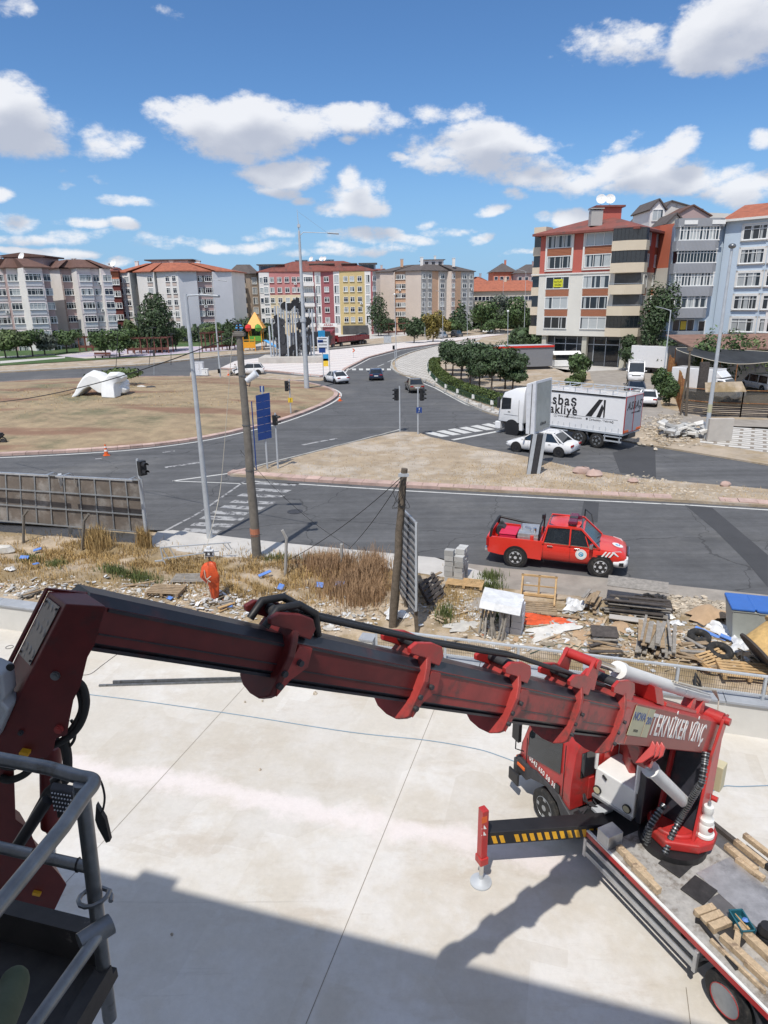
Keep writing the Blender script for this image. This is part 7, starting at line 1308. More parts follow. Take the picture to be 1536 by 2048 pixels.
for px,py,w,h,lab in((1352,1728,.46,.40,'oily black rubber mat in the middle of the deck'),(1398,1780,.46,.40,'oily dark mat with flaking paint below the first one'),(1468,1865,.42,.38,'brown oily mat under the short board')):
 p=G(px,py,.475);m=MB();m.box((0,0,0),(w,h,.03));o=m.build('rubber_mat','dirty_black',None,lab,'mat','rubber mats on the deck',bevel=.03);o.location=p;o.rotation_euler=(0,0,R(24.5+12))
p=G(1482,1852,.5);t=E('tool_crate',p,R(24.5+68),'small teal plastic crate with tools on the deck','crate');D('teal',(.02,.12,.16),.5);m=MB()
for s in(-1,1):m.box((0,s*.10,.06),(.36,.012,.12));m.box((s*.175,0,.06),(.012,.2,.12))
m.box((0,0,.006),(.35,.2,.012));m.build('box_body','teal',t);m=MB()
for s in(-1,1):m.box((0,s*.105,.118),(.38,.02,.012));m.box((s*.185,0,.118),(.02,.22,.012))
m.build('rim','teal',t)
p=p+Vector((0,0,.07));m=MB();m.cyl((-.12,0,.03),(.12,.03,.05),.015,.008,n=8);m.box((-.13,0,.04),(.06,.03,.03));o=m.build('hand_tool','wood_new',None,'wooden handled tool lying in the teal crate','tool');o.location=p;o.rotation_euler=(0,0,R(100));m=MB();m.blob((0,0,0),.055,8,.2,sq=(1,.8,.5));o=m.build('work_glove','blue_foam',None,'pale blue glove stuffed in the teal crate','glove',smooth=60);o.location=p+Vector((.06,.02,.03))
a,b=G(1400,1843,.49),G(1474,1938,.49);m=MB();m.bar(a,b,.05,.05);m.bar(a+(a-b).normalized()*.0,a+(a-b).normalized()*.05+Vector((-.05,-.02,0)),.06);m.build('iron_bar','black',None,'black iron bar with a hooked end lying along the deck edge','bar',loc=tuple(a))
m=MB();m.lathe([(.11,0),(.13,.03),(.13,.09),(.11,.12),(.13,.15),(.13,.2),(.11,.24),(.10,.28)],(0,0,0),18);o=m.build('air_filter','black',None,'black ribbed rubber drum at the right edge of the deck','drum',smooth=40);o.location=G(1530,1880,.46)
# ------------------------------------------------------------------ the building whose roof edge throws the shadow over the yard (behind the camera)
k_=1/math.tan(R(SEL));sh=Vector((math.sin(R(SAZ))*k_,math.cos(R(SAZ))*k_,0))
ea,eb=G(110,1715,YZ),G(1400,2048,YZ);ed=(eb-ea).normalized();zc=16.0;off=sh*(zc-YZ);ra=ea-off-ed*25;rb_=eb-off+ed*30;ra.z=rb_.z=zc;inn=Vector((ed.y,-ed.x,0));inn=inn if inn.y<0 else-inn
BS=E('warehouse',(ra.x,ra.y,YZ),0,'tall plain building just behind the viewer, throwing its shadow over the yard','building')
m=MB();m.prism([ra,rb_,rb_+inn*14,ra+inn*14],(0,0,-.35));m.build('roof','concrete',BS,world=True)
m=MB();m.prism([Vector((p.x,p.y,YZ))for p in(ra+inn*1.6,rb_+inn*1.6,rb_+inn*13.6,ra+inn*13.6)],(0,0,zc-YZ-.36));m.build('wall','wall_paint',BS,world=True)
fa_=math.atan2(ed.y,ed.x)
for i in range(9):
 for zz in(2.5,6.5,10.5):p=ra+ed*(4+i*6.5)+inn*1.57;window(BS,(p.x-BS.location.x,p.y-BS.location.y,zz),fa_,2.2,1.6,1,'bare','pane_dark')
gp=G(318,1754,YZ)-off;m=MB();q=Matrix.Rotation(fa_,4,'Z');q.translation=Vector((gp.x,gp.y,zc+.05))+inn*.4;m.box((0,0,0),(.8,.8,.14),M4=q);m.build('shadow_block','galv',BS,world=True)  # unseen block added on the roof edge to step its shadow
# ------------------------------------------------------------------ people
def skin_fig(name,label,p,h,J,Ed,Rd,mats_,loc_scale=1,cat='person'):
 t=E(name,p,h,label,cat)
 me=bpy.data.meshes.new('body');me.from_pydata(J,Ed,[]);o=bpy.data.objects.new('body',me);col.objects.link(o)
 sk_=o.modifiers.new('skin','SKIN');o.modifiers.new('sub','SUBSURF').levels=2
 for i,r_ in enumerate(Rd):me.skin_vertices[0].data[i].radius=r_ if isinstance(r_,tuple)else(r_,r_)
 me.skin_vertices[0].data[0].use_root=True
 bpy.context.view_layer.update();me2=bpy.data.meshes.new_from_object(o.evaluated_get(bpy.context.evaluated_depsgraph_get()));bpy.data.objects.remove(o)
 for q in mats_:me2.materials.append(M[q])
 return t,me2
D('skin',(.36,.20,.13),.6);D('jeans',(.05,.07,.11),.9);D('green_cloth',(.055,.07,.04),.9,var=.2,scale=4,bump=.004,bscale=12);D('cloth_white',(.6,.6,.58),.9);D('boot',(.03,.028,.025),.7);D('hair',(.02,.015,.012),.8)
def person(label,p,h,J,seg,par=None):
 """J joint positions; seg(z, x) -> material index chosen by face centre"""
 names=['pelvis','belly','chest','neck','head','crown','ls','le','lw','lh','rs','re','rw','rh','lk','la','lt','rk','ra','rt']
 Ed=[(0,1),(1,2),(2,3),(3,4),(4,5),(2,6),(6,7),(7,8),(8,9),(2,10),(10,11),(11,12),(12,13),(0,14),(14,15),(15,16),(0,17),(17,18),(18,19)]
 Rd=[(.16,.12),(.14,.11),(.17,.12),.055,(.085,.10),.07,.06,.045,.032,.035,.06,.045,.032,.035,.065,.045,.04,.065,.045,.04]
 t,me=skin_fig('person',label,p,h,J,Ed,Rd,['skin','jeans','green_cloth','cloth_white','boot','hair'])
 for q in me.polygons:q.material_index=seg(q.center);q.use_smooth=True
 b=bpy.data.objects.new('body',me);col.objects.link(b);b.parent=t;WM[b.name]=WM[t.name].copy();return t
 # rider on the far motorcycle
J=[(0,-.2,.85),(0,-.15,1.05),(0,-.05,1.30),(0,0,1.48),(0,.03,1.58),(0,.03,1.68),(-.2,-.05,1.36),(-.26,.12,1.12),(-.26,.32,1.05),(-.26,.38,1.04),(.2,-.05,1.36),(.26,.12,1.12),(.26,.32,1.05),(.26,.38,1.04),(-.2,.22,.82),(-.18,.05,.42),(-.18,.18,.36),(.2,.22,.82),(.18,.05,.42),(.18,.18,.36)]
person('person in white top and dark trousers riding the small motorcycle',G(472,752),1.3,J,lambda c:5 if c.z>1.56 else 0 if c.z>1.46 else 3 if c.z>.98 and abs(c.x)<.3 and c.y<.28 else(0 if c.y>.28 and c.z>.98 else(1 if c.z>.45 else 4)))
# ------------------------------------------------------------------ street furniture
random.seed(41)
def pole_pts(b,t,z=0):
 p=G(*b,z);q=at(t[0],t[1],p.y);return p,q
def lamp(name,label,b,t,r0,r1,arm=None,head=(1.0,.28,.1),z=0,group='street lamps',mm='galv',flange=True,facets=8,cat='street lamp'):
 p,q=pole_pts(b,t,z);e=E(name,p,0,label,cat,group);m=MB();q=q-p;m.cyl((0,0,0),tuple(q),r0,r1,n=facets);m.build('pole',mm,e,smooth=50)
 if flange:m=MB();m.box((0,0,.03),(r0*4,r0*4,.05));m.build('base_plate',mm,e)
 if arm:
  a=at(*arm,p.y)-p;m=MB();m.tube([tuple(q*.97),tuple(q*.995+(a-q)*.15+Vector((0,0,.0))),tuple(a)],[.045,.04,.03],8);m.build('arm',mm,e,smooth=50);d=(a-q).normalized();m=MB();m.bar(a,a+d*head[0],head[1],head[2],up=(0,0,1));m.build('lamp_head','steel',e,bevel=.03)
 return e
lamp('street_lamp','grey tapering street lamp standing on the crossing kerb between the two left poles',(420,1080),(371,588),.13,.07,(400,590),(.75,.3,.1))
e=lamp('light_mast','tall grey mast with a single arm on the roundabout tip',(614,782),(598,462),.30,.12,(655,466),(1.2,.35,.14),group=None,facets=12)
p,q=pole_pts((614,782),(598,462));d=(q-p);m=MB();m.cyl(tuple(d),tuple(d+Vector((-.1,0,2.1))),.05,.02,n=6);m.cyl(tuple(d*.45),tuple(d*.47),.30,n=10);m.box(tuple(d*1.03),(.3,.3,.3));m.build('antenna','galv',e)
m=MB();s1=at(655,466,p.y)-p;m.bar(tuple(d+Vector((0,0,1.9))),tuple(s1),.02);m.build('stay_wire','steel',e)
lamp('street_lamp','tall lamp post at the far edge of the roundabout behind the concrete pole',(441,756),(424,558),.12,.06,(436,560),(1.1,.3,.1));
e=lamp('ball_lamp_post','tall grey post with a round dark camera ball on top at the right edge',(1411,880),(1464,496),.16,.09,group=None);p,q=pole_pts((1411,880),(1464,496));m=MB();m.blob(tuple(q-p+Vector((0,0,.12))),.24,14,0,sq=(1,1,.7));m.build('lamp_ball','rail_steel',e,smooth=60);m=MB();m.cyl((q-p)*.155,(q-p)*.2,.155,.15,n=8);m.build('sticker_band','badge',e)
lamp('street_lamp','slim lamp post rising beside the parked saloons in front of the slate block',(1322,792),(1342,620),.08,.05,(1328,617),(.8,.25,.08),z=.1)
for i,(b,t,a,lab)in enumerate([((793,716),(789,590),None,'thin lamp post at the near end of the plaza stripe'),((886,700),(885,585),(878,583),'slim lamp post in front of the parked silver van'),((850,678),(849,592),(845,591),'thin lamp post before the cream block windows'),((935,672),(933,580),(928,579),'thin lamp post at the cream block right end'),((1004,662),(1007,560),(1000,557),'thin lamp post left of the long cream building middle'),((1048,672),(1052,542),(1036,539),'tallest thin lamp post just left of the corner block'),((1015,730),(1016,624),None,'white post with globe lamp left of the grey container')]):
 e=lamp('street_lamp',lab,b,t,.07,.04,a,(.7,.22,.08),z=.1,flange=False)
 if a is None:p,q=pole_pts(b,t,.1);m=MB();m.blob(tuple(q-p+Vector((0,0,.1))),.18,10,0);m.build('globe','white',e,smooth=60)
for i,(b,t,lab)in enumerate([((298,732),(306,655),'low park lamp left of the timber pergola'),((342,730),(342,668),'park lamp with flat top beside the pergola'),((400,728),(397,655),'dark park lamp with curled arms'),((232,735),(236,660),'thin park post before the green tree')]):
 e=lamp('park_lamp',lab,b,t,.05,.04,None,z=.1,flange=False,mm='dark',group='park lamps',cat='park lamp');p,q=pole_pts(b,t,.1);m=MB();m.box(tuple(q-p),(1.0,.2,.08));m.build('lamp_head','dark',e)
 # utility poles
def upole(name,label,b,t,r0,r1,mm,cat='utility pole'):
 p,q=pole_pts(b,t,.05);e=E(name,p,0,label,cat);m=MB();q=q-p;L=[tuple(q*k/8+Vector((rnd(-.02,.02),0,0)))for k in range(9)];L[0]=(0,0,-.3);m.tube(L,[r0+(r1-r0)*k/8 for k in range(9)],12);m.build('pole',mm,e,smooth=60);return e,p,q
ec,pc,qc=upole('concrete_pole','weathered concrete pole with a cracked head and clamps in the dry grass',(514,1118),(478,668),.19,.115,'pole_conc')
m=MB();m.box(tuple(qc+Vector((0,0,-.02))),(.42,.32,.12));m.box(tuple(qc+Vector((0,0,.06))),(.34,.25,.08));m.build('pole_cap','pole_conc',ec,bevel=.02);m=MB();m.cyl(tuple(qc+Vector((0,0,.08))),tuple(qc+Vector((0,0,.42))),.04,n=8)
for z in(.16,.26,.36):m.box(tuple(qc+Vector((rnd(-.04,.04),0,z))),(.22+rnd(-.06,.1),.16,.05))
m.build('insulator','dark',ec,bevel=.01);m=MB()
for k in(.12,.42,.62,.83):c=qc*k;m.cyl(c+Vector((0,0,-.02)),c+Vector((0,0,.02)),.19-.07*k+.01,n=12);m.box(c+Vector((.2,-.02,0)),(.12,.03,.03))
m.build('clamp','rail_steel',ec);m=MB();m.cyl(qc*.115,qc*.15,.19,.188,n=12);m.build('red_paint_band','brick',ec)
# white scrap spotlight on the pole
c=G(514,1118,.05)+qc*.815;m=MB();m.cyl(c-pc+Vector((.16,-.1,-.05)),c-pc+Vector((.55,-.1,.22)),.10,.14,n=12);m.build('spot_lamp','plastic_white',ec,smooth=40);m=MB();m.tube([c-pc+Vector((.1,0,-.2)),c-pc+Vector((.25,-.05,-.25)),c-pc+Vector((.3,-.1,0))],.02,6);m.build('lamp_bracket','dark',ec)
ew,pw,qw=upole('wooden_pole','leaning weathered wooden pole with looped cables beside the leaning billboard',(785,1258),(808,937),.14,.095,'pole_wood')
m=MB()
for k in(.985,):c=qw*.965;m.cyl(c+Vector((0,0,-.04)),c+Vector((0,0,.05)),.105,n=12);m.box(c+Vector((0,-.06,0)),(.30,.06,.09))
m.build('clamp','galv',ew);m=MB();random.seed(9)
for k in range(5):a=rnd(0,3);m.tube(spline([qw*.95+Vector((.08*math.cos(a),-.1,0)),qw*.88+Vector((rnd(-.35,.3),-.14,0)),qw*.78+Vector((rnd(-.3,.3),-.14,0)),qw*.80+Vector((rnd(-.1,.1),-.1,0)),qw*.9],5),.008,5)
m.tube([qw*.9+Vector((.09,-.06,0)),qw*.6+Vector((.11,-.08,0)),qw*.3+Vector((.14,-.1,0)),(.1,-.15,.1)],.011,5);m.build('cable_loops','cable',ew)
# wires
def wire(label,a,b,sag=.5,r=.012,mm='cable',n=24):
 m=MB();a,b=Vector(a),Vector(b);m.tube([a+(b-a)*k/n+Vector((0,0,-4*sag*(k/n)*(1-k/n)))for k in range(n+1)],r,5);return m.build('cable',mm,None,label,'cable','overhead cables',loc=tuple(a))
wt_=pw+qw*.96
wire('black cable falling from the wooden pole to the grass on its left',wt_,G(560,1128,.2),.25);wire('lower black cable running from the wooden pole down to the pavement',wt_,G(698,1098,.1),.15);wire('slack black cable along the top of the grass verge',at(480,900,G(500,1100).y),G(700,1095,.1)+Vector((0,0,.05)),.4,.008)
wt2=pc+qc*1.0;wire('thick black overhead cable sagging from the concrete pole to the left edge',wt2,at(-60,808,40),.55,.022)
m=MB();m.tube(spline([pc+qc*1.0+Vector((-.2,-.1,.05)),at(448,900,pc.y-.3),at(437,1000,pc.y-.9),G(424,1090,1.9)-Vector((0,1,0)),at(420,1105,G(428,1195).y)],6),.011,5);m.build('rope','cream_rope',None,'pale rope hanging from the concrete pole down to the orange bundle','rope')
# ---- traffic lights
def tlight(label,b,t,head,side=1,hz=1.0,nl=3,sign=None,z=.14,facing=0):
 p,q=pole_pts(b,t,z);e=E('traffic_light',p,0,label,'traffic light','traffic lights');q=q-p;m=MB();m.cyl((0,0,-.1),tuple(q),.057,.05,n=10);m.build('pole','galv',e,smooth=50)
 hp=at(*head,p.y)-p;T=Matrix.Translation(hp)@Matrix.Rotation(facing,4,'Z');h_=.30*nl;m=MB(T);m.box((0,0,0),(.30,.22,h_));bx=m.build('signal_box','black',e,bevel=.02)
 for k in range(nl):
  zz=h_/2-.15-.3*k;m=MB(T);m.cyl((0,-.11,zz),(0,-.115,zz),.1,n=16);m.build('lens','dark',bx);m=MB(T);n=10;pts=[(.115*math.cos(a),.115*math.sin(a))for a in[math.pi*i/n-.2 for i in range(n+2)]]
  m.add([(x,-.11,zz+y)for x,y in pts]+[(x,-.33,zz+y*.9)for x,y in pts],[(i,i+1,len(pts)+i+1,len(pts)+i)for i in range(len(pts)-1)]);m.build('visor','black',bx)
 m=MB();m.bar(hp+Vector((0,.1,h_*.3)),Vector((q.x*hp.z/q.z,q.y*hp.z/q.z,hp.z+h_*.3)),.03);m.bar(hp+Vector((0,.1,-h_*.3)),Vector((q.x*hp.z/q.z,q.y*hp.z/q.z,hp.z-h_*.3)),.03);m.build('bracket','dark',e)
 if sign:
  c=at(*sign[:2],p.y)-p+Vector((0,-.08,0));m=MB();m.box(tuple(c),(.42,.03,.42));m.build('sign',sign[2],e)
  m=MB();m.cyl(c+Vector((.02,-.017,.1)),c+Vector((.02,-.02,.1)),.04,n=10);m.bar(c+Vector((.02,-.02,.06)),c+Vector((0,-.02,-.04)),.05,.01);m.bar(c+Vector((0,-.02,-.04)),c+Vector((.09,-.02,-.16)),.035,.01);m.bar(c+Vector((0,-.02,-.04)),c+Vector((-.09,-.02,-.16)),.035,.01);m.build('sign_symbol','white' if sign[2]=='sign_blue' else 'black',e)
 return e
tlight('traffic light with yellow plate below it, standing on the brown roundabout grass',(582,828),(578,758),(573,772),1,sign=(581,800,'yellow'),facing=1.1,z=.12)
tlight('traffic light beside the blue direction panels',(556,937),(550,826),(550,840),1,nl=2,facing=1.2)
tlight('left one of the two traffic lights at the tip of the triangular island',(800,862),(799,772),(793,789),facing=-.8);tlight('right one of the two traffic lights at the island tip, carrying a small blue sign',(836,868),(836,774),(844,789),sign=(838,820,'sign_blue'),facing=.9)
tlight('traffic light on the patterned pavement corner of the far road',(791,733),(789,690),(787,695),nl=2,z=.14);tlight('traffic light head behind the right post of the left billboard',(296,1096),(274,918),(284,936),nl=2,z=.05,facing=.9)
tlight('traffic light at the left end of the plaza near the white crossover',(441,757),(440,730),(438,742),nl=2,z=.1,facing=0)
# ---- blue direction panels (seen from behind at an angle) on two posts
p,q=pole_pts((535,937),(524,772),.14);e=E('direction_sign',p,0,'stack of blue direction panels on two grey posts at the island tip','road sign');q=q-p
m=MB();m.cyl((0,0,0),tuple(q),.055,n=10);m.build('post','galv',e);p2=at(514,905,p.y-.0)-p;m=MB();m.cyl((-.62,-.3,0),(-.62+q.x*.86,-.3,q.z*.83),.035,n=8);m.build('post','sign_blue',e)
for k in range(6):
 y0=788+k*15.2;a,b=at(511+k*.9,y0+3,p.y-.35)-p,at(539+k*.7,y0-3,p.y+.15)-p;m=MB();hh=.43;m.prism([a,b,b-Vector((0,0,hh)),a-Vector((0,0,hh))],(.01,-.03,0));m.build('blue_panel','sign_blue',e)
c=at(524,778,p.y)-p;m=MB();m.box(tuple(c),(.26,.03,.34));m.build('top_plate','sign_blue',e);m=MB();m.box(tuple(c+Vector((0,-.02,0))),(.1,.01,.2));m.build('top_arrow','white',e)
# ---- white info board and blue/yellow sign on the plaza
p=G(658,752,.1);e=E('information_board',p,0,'white and blue information board on two legs beside the flag monument','road sign');m=MB()
for px in(647,660):q_=at(px,752,p.y)-p;m.cyl((q_.x,0,0),(q_.x,0,at(px,672,p.y).z-p.z),.05,n=8)
m.build('legs','galv',e);a,b=at(634,674,p.y)-p,at(657,701,p.y)-p;m=MB();m.box(((a.x+b.x)/2,-.05,(a.z+b.z)/2),(b.x-a.x,.06,a.z-b.z));m.build('board','sign_white',e);m=MB();w_=b.x-a.x;cx_=(a.x+b.x)/2;m.box((cx_-.3,-.09,a.z-.55),(w_*.5,.01,.35));m.box((cx_-.1,-.09,a.z-1.7),(w_*.6,.01,.7));m.build('board_panels','sign_blue',e);m=MB()
for k in range(4):m.box((cx_,-.09,b.z+.35+.4*k),(w_*.75,.01,.1))
m.build('board_lines','dark',e);c=at(643,668,p.y)-p;m=MB();m.box(tuple(c),(.9,.05,.9));m.build('top_plate','sign_teal',e)
def smallsign(label,b,top,parts,r_=.03,z=.1,name='road_sign'):
 p=G(*b,z);e=E(name,p,0,label,'road sign');q=at(b[0],top,p.y)-p;m=MB();m.cyl((0,0,0),(q.x,0,q.z),r_,n=8);m.build('post','galv',e)
 for(px,py,w,h,mm,nm)in parts:c=at(px,py,p.y)-p;m=MB();m.box((c.x,-.05,c.z),(w,.04,h));m.build(nm,mm,e)
 return e
smallsign('small blue arrow sign above a yellow chevron plate on the plaza kerb',(651,733),708,[(651,715,.95,1.0,'sign_teal','blue_plate'),(651,725,.85,1.2,'yellow','chevron_plate')]);c=G(651,733,.1);m=MB()
e=smallsign('red and white chevron sign on the striped plaza',(707,716),700,[(707,700.5,.8,.8,'white','plate')]);m=MB();c=at(707,700.5,e.location.y)-e.location;m.bar(c+Vector((-.15,-.09,.3)),c+Vector((.2,-.09,0)),.16,.02,up=(0,1,0));m.bar(c+Vector((-.15,-.09,-.3)),c+Vector((.2,-.09,0)),.16,.02,up=(0,1,0));m.build('chevron','orange',e)
smallsign('narrow post sign at the near edge of the far pavement by the white statue',(308,750),702,[(308,706,.3,.9,'dark','plate')])
# ---- monument of flag poles on a plinth
pl0,pl1=G(525,723,.14),G(648,727,.14);e=E('flag_monument',(pl0+pl1)/2,0,'monument of many tall steel poles with dark portrait cut-outs on a grey plinth','monument');c0=e.location
w_=(pl1-pl0).x;m=MB();m.box((0,2.2,.45),(w_,6.5,.9));m.build('plinth','cement',e,bevel=.03);random.seed(12)
tops=[(546,652),(556,632),(566,612),(577,606),(586,604),(594,604),(601,606),(606,604),(611,604),(616,606),(623,612),(628,620),(632,636),(569,628),(582,618),(598,612)]
for k in range(16):
 px=543+k*5.7;Y=c0.y+1.2+(k%3)*1.2;b_=at(px,716,Y)-c0;t_=at(px-5,tops[k%len(tops)][1]+(k%2)*6,Y)-c0;m=MB();m.cyl((b_.x,b_.y,.9),(t_.x,b_.y,t_.z),.14,n=8);m.build('steel_pole','galv',e,smooth=50)
random.seed(6)
for(cx_,cy_,rx,ry,n)in((553,655,4,22,16),(562,670,7,36,34),(567,690,7,20,22),(574,612,11,6,9),(592,608,9,5,7),(604,618,5,9,7),(600,668,12,20,10),(615,650,5,26,8),(588,700,13,12,12),(610,690,8,18,8)):
 m=MB()
 for k in range(n):
  a=rnd(0,6.28);q_=rnd(0,1)**.5;P=at(cx_+rx*q_*math.cos(a),cy_+ry*q_*math.sin(a),c0.y+1.3+rnd(-.15,.15))-c0;pts=[(P.x+rnd(.2,.5)*math.cos(t_),P.z+rnd(.3,.8)*math.sin(t_))for t_ in[j*.9+rnd(0,.3)for j in range(7)]];m.prism([(x,P.y,z)for x,z in pts],(0,.05,0))
 m.build('cut_out','dark' if n>20 else 'black',e)
 # ---- white reclining figure sculpture on the roundabout (abstract hand / cloth form)
p=G(215,792,.9);e=E('sculpture',p,0,'large white abstract reclining sculpture lying on the roundabout grass','sculpture')
def sx(px,py,dy=0):v=at(px,py,p.y+dy)-p;return v
m=MB();m.prism([G(150,793,.75)-p,G(232,796,.75)-p,G(272,786,.75)-p,G(235,780,.75)-p,G(170,784,.75)-p],(0,0,.12));m.build('base_slab','cement',e)
def slab(path,wds,ths,y0=0):
 m=MB();secs=[]
 for k,(px,py,dy)in enumerate(path):
  c=sx(px,py,dy+y0);a=sx(*path[max(k-1,0)][:2]);b=sx(*path[min(k+1,len(path)-1)][:2]);d=Vector((b.x-a.x,0,b.z-a.z)).normalized();n_=Vector((-d.z,0,d.x));w_,t_=wds[k]/2,ths[k]/2
  secs.append([c+Vector((0,-w_,0))+n_*t_*.7,c+Vector((0,-w_,0))-n_*t_,c+Vector((0,w_,0))-n_*t_,c+Vector((0,w_,0))+n_*t_*.7,c+Vector((0,0,0))+n_*t_*1.15])
 m.loft(secs);return m
slab([(154,792,0),(163,784,.3),(172,770,.6),(181,760,.7),(190,757,.8),(200,760,.8),(212,770,.6),(222,775,.5)],[2.4,2.6,2.8,2.6,2.6,2.6,2.4,2.2],[.25,.5,.8,1.2,1.5,1.6,1.5,1.2]).build('draped_arm','white',e,bevel=.12,smooth=45,seg=3)
slab([(221,793,-.6),(220,780,-.4),(222,766,0),(229,756,.4),(240,754,.8),(249,758,1)],[1.7,1.8,2.2,2.4,2.2,1.6],[1.5,1.5,1.4,1.2,.9,.5],-.6).build('draped_leg','white',e,bevel=.12,smooth=45,seg=3)
for k in range(4):slab([(228,766+k*4.2,0),(240,763+k*4.6,.3),(250,765+k*4.6,.4),(255+(k%2),768+k*4.4,.4)],[1.6,1.6,1.5,1.1],[.75,.75,.65,.45],.8-.25*k).build('finger_fold','white',e,bevel=.1,smooth=45,seg=3)
tree('shrub','low flat bushy shrub right behind the white sculpture',G(226,770,.9),1.9,3.4,'leaf_pale',900,.28,group='shrubs by the dusty street',bottom=.35,cat='shrub',tr=.1)
# ---- cones, cabinets, bins
def cone(px,py,z=0,lab=''):
 p=G(px,py,z);e=E('traffic_cone',p,rnd(0,1),lab,'traffic cone','orange traffic cones');m=MB();m.box((0,0,.02),(.40,.40,.04));m.build('base','orange',e,bevel=.01);m=MB();m.cyl((0,0,.04),(0,0,.78),.15,.035,n=18);m.build('cone_body','orange',e,smooth=40);m=MB();m.cyl((0,0,.30),(0,0,.42),.113,.094,n=18,cap=False);m.cyl((0,0,.54),(0,0,.64),.077,.062,n=18,cap=False);m.build('white_band','white',e,smooth=40);return e
cone(213,911,0,'orange cone on the road by the brown roundabout kerb at left');cone(680,802,0,'orange cone below the roundabout tip beside the mast');cone(457,751,0,'orange cone on the far side of the roundabout near the motorcycle')
def cabinet(label,px,py,w,h,d,mm,z=.12,name='cabinet',rz=0):
 p=G(px,py,z);e=E(name,p,rz,label,'cabinet');m=MB();m.box((0,d/2,h/2),(w,d,h));m.build('box_body',mm,e,bevel=.02);m=MB();m.box((0,d/2,h+.03),(w+.08,d+.08,.06));m.build('lid',mm,e,bevel=.01);m=MB();m.box((w*.2,-.012,h*.5),(.012,.012,h*.8));m.box((w*.12,-.02,h*.5),(.04,.03,.12));m.build('door_gap','dark',e);return e
cabinet('tall pale grey electrical cabinet on the far roundabout edge',396,751,1.5,1.75,.8,'plastic_white');cabinet('low white cabinet right of the tall one',410,751,.8,.85,.6,'white');cabinet('grey rubbish container in front of the cream block',775,686,1.8,1.5,1.1,'galv',z=.1)
m=MB();m.box((0,0,.8),(1.7,.25,1.6));o=m.build('concrete_slab','cement',None,'pale concrete slab standing on edge beside the tall ball post','concrete slab',bevel=.03);o.location=G(1437,882,.11)
# ---- billboard seen edge-on on the triangular island
p=G(1068,948,.14);e=E('billboard_stand',p,0,'upright grey poster stand on a wide foot in the middle of the triangular island','billboard');yb=p.y
def bb(px,py,dy=0):return at(px,py,yb+dy)-p
m=MB();a,b,c_,d_=bb(1063,868),bb(1082,866,.5),bb(1075,950,.5),bb(1053,948);
m.prism([(a.x,0,a.z),(b.x,0,b.z),(c_.x,0,0),(d_.x,0,0)],(.1,.45,0));m.build('foot','dark',e);m=MB()
for x0,x1 in(((d_.x),d_.x+.22),(c_.x-.18,c_.x)):m.prism([(x0+.25,-.02,a.z),(x1+.25,-.02,a.z),(x1,-.02,0),(x0,-.02,0)],(0,-.05,0))
m.build('foot_edge','galv',e)
m=MB();A0,A1=bb(1053,768),bb(1072,762);B0,B1=bb(1051,868),bb(1068,870);far0,far1=at(1105,752,yb+1.9)-p,at(1102,850,yb+1.9)-p
m.prism([(A0.x,0,A0.z),(A1.x,0,A1.z),(B1.x,0,B1.z),(B0.x,0,B0.z)],(far0.x-A1.x,1.9,0));m.build('frame','plastic_white',e,bevel=.03)
dx_=far0.x-A1.x;m=MB();n_=Vector((1.9,-dx_,0)).normalized()*.02;q=[Vector((A1.x,0,A1.z))+Vector((dx_,1.9,0))*.08+n_,Vector((A1.x,0,A1.z))+Vector((dx_,1.9,0))*.92+n_,Vector((B1.x,0,B1.z))+Vector((dx_,1.9,0))*.92+n_,Vector((B1.x,0,B1.z))+Vector((dx_,1.9,0))*.08+n_];q[0].z-=.15;q[1].z-=.15;q[2].z+=.15;q[3].z+=.15;m.prism(q,n_*.3);D('poster_glass',(.34,.38,.38),.15,spec=.6,var=.15,scale=1);m.build('poster_glass','poster_glass',e)
m=MB();m.box((A0.x+.32,-.02,(A0.z+B0.z)/2),(.03,.03,A0.z-B0.z));m.build('frame_seam','dark',e);p_=q[3]*.5+q[2]*.5+Vector((0,0,.35))+n_*.4;text('KİRALIK',.22,basis(p_,(dx_,1.9,0),(0,0,1)),'dark',e,'poster_lettering')
# ---- big billboard at left seen from behind
zt=.1;bl=[G(-150,1040,.1),G(140,1052,.1),G(295,1092,.1)];pR_,pM_=pole_pts((296,1092),(277,958),.1)[0],pole_pts((142,1068),(118,945),.1)[0]
e=E('billboard',pM_,0,'long weathered grey billboard seen from behind on three posts at left','billboard');
tl_,tr_,br_,bl_=at(-150,936,pM_.y+1.5),at(284,960,pR_.y),at(295,1065,pR_.y),at(-150,1028,pM_.y+1.5)
def pv(u,v,o=0):a=tl_+(tr_-tl_)*u;b=bl_+(br_-bl_)*u;q=a+(b-a)*v;return q+nb_*o-pM_
nb_=(tr_-tl_).cross(br_-tr_).normalized();nb_=nb_ if nb_.y<0 else-nb_
D('panel_stained',(.15,.125,.105),.85,var=.3,scale=1.2,c2=(.27,.25,.23),f2=(.46,.66),s2=.9);m=MB();m.prism([pv(0,0),pv(1,0),pv(1,1),pv(0,1)],nb_*-.04);m.build('panel','panel_stained',e)
m=MB()
for k in range(16):u=k/15;m.bar(pv(u,0,.04),pv(u,1,.04),.05,.05)
for v in(0,.33,.66,1):m.bar(pv(0,v,.055),pv(1,v,.055),.06,.05)
m.build('frame','steel',e)
for u,b_,t_ in((.655,(142,1066),(118,948)),(1.0,(296,1094),(282,958)),(.31,(-20,1040),(-45,940))):P0=G(*b_,.05)-pM_;P1=pv(u,-.04,.12);m=MB();m.bar(P0,P1,.14,.12);m.build('post','galv',e)
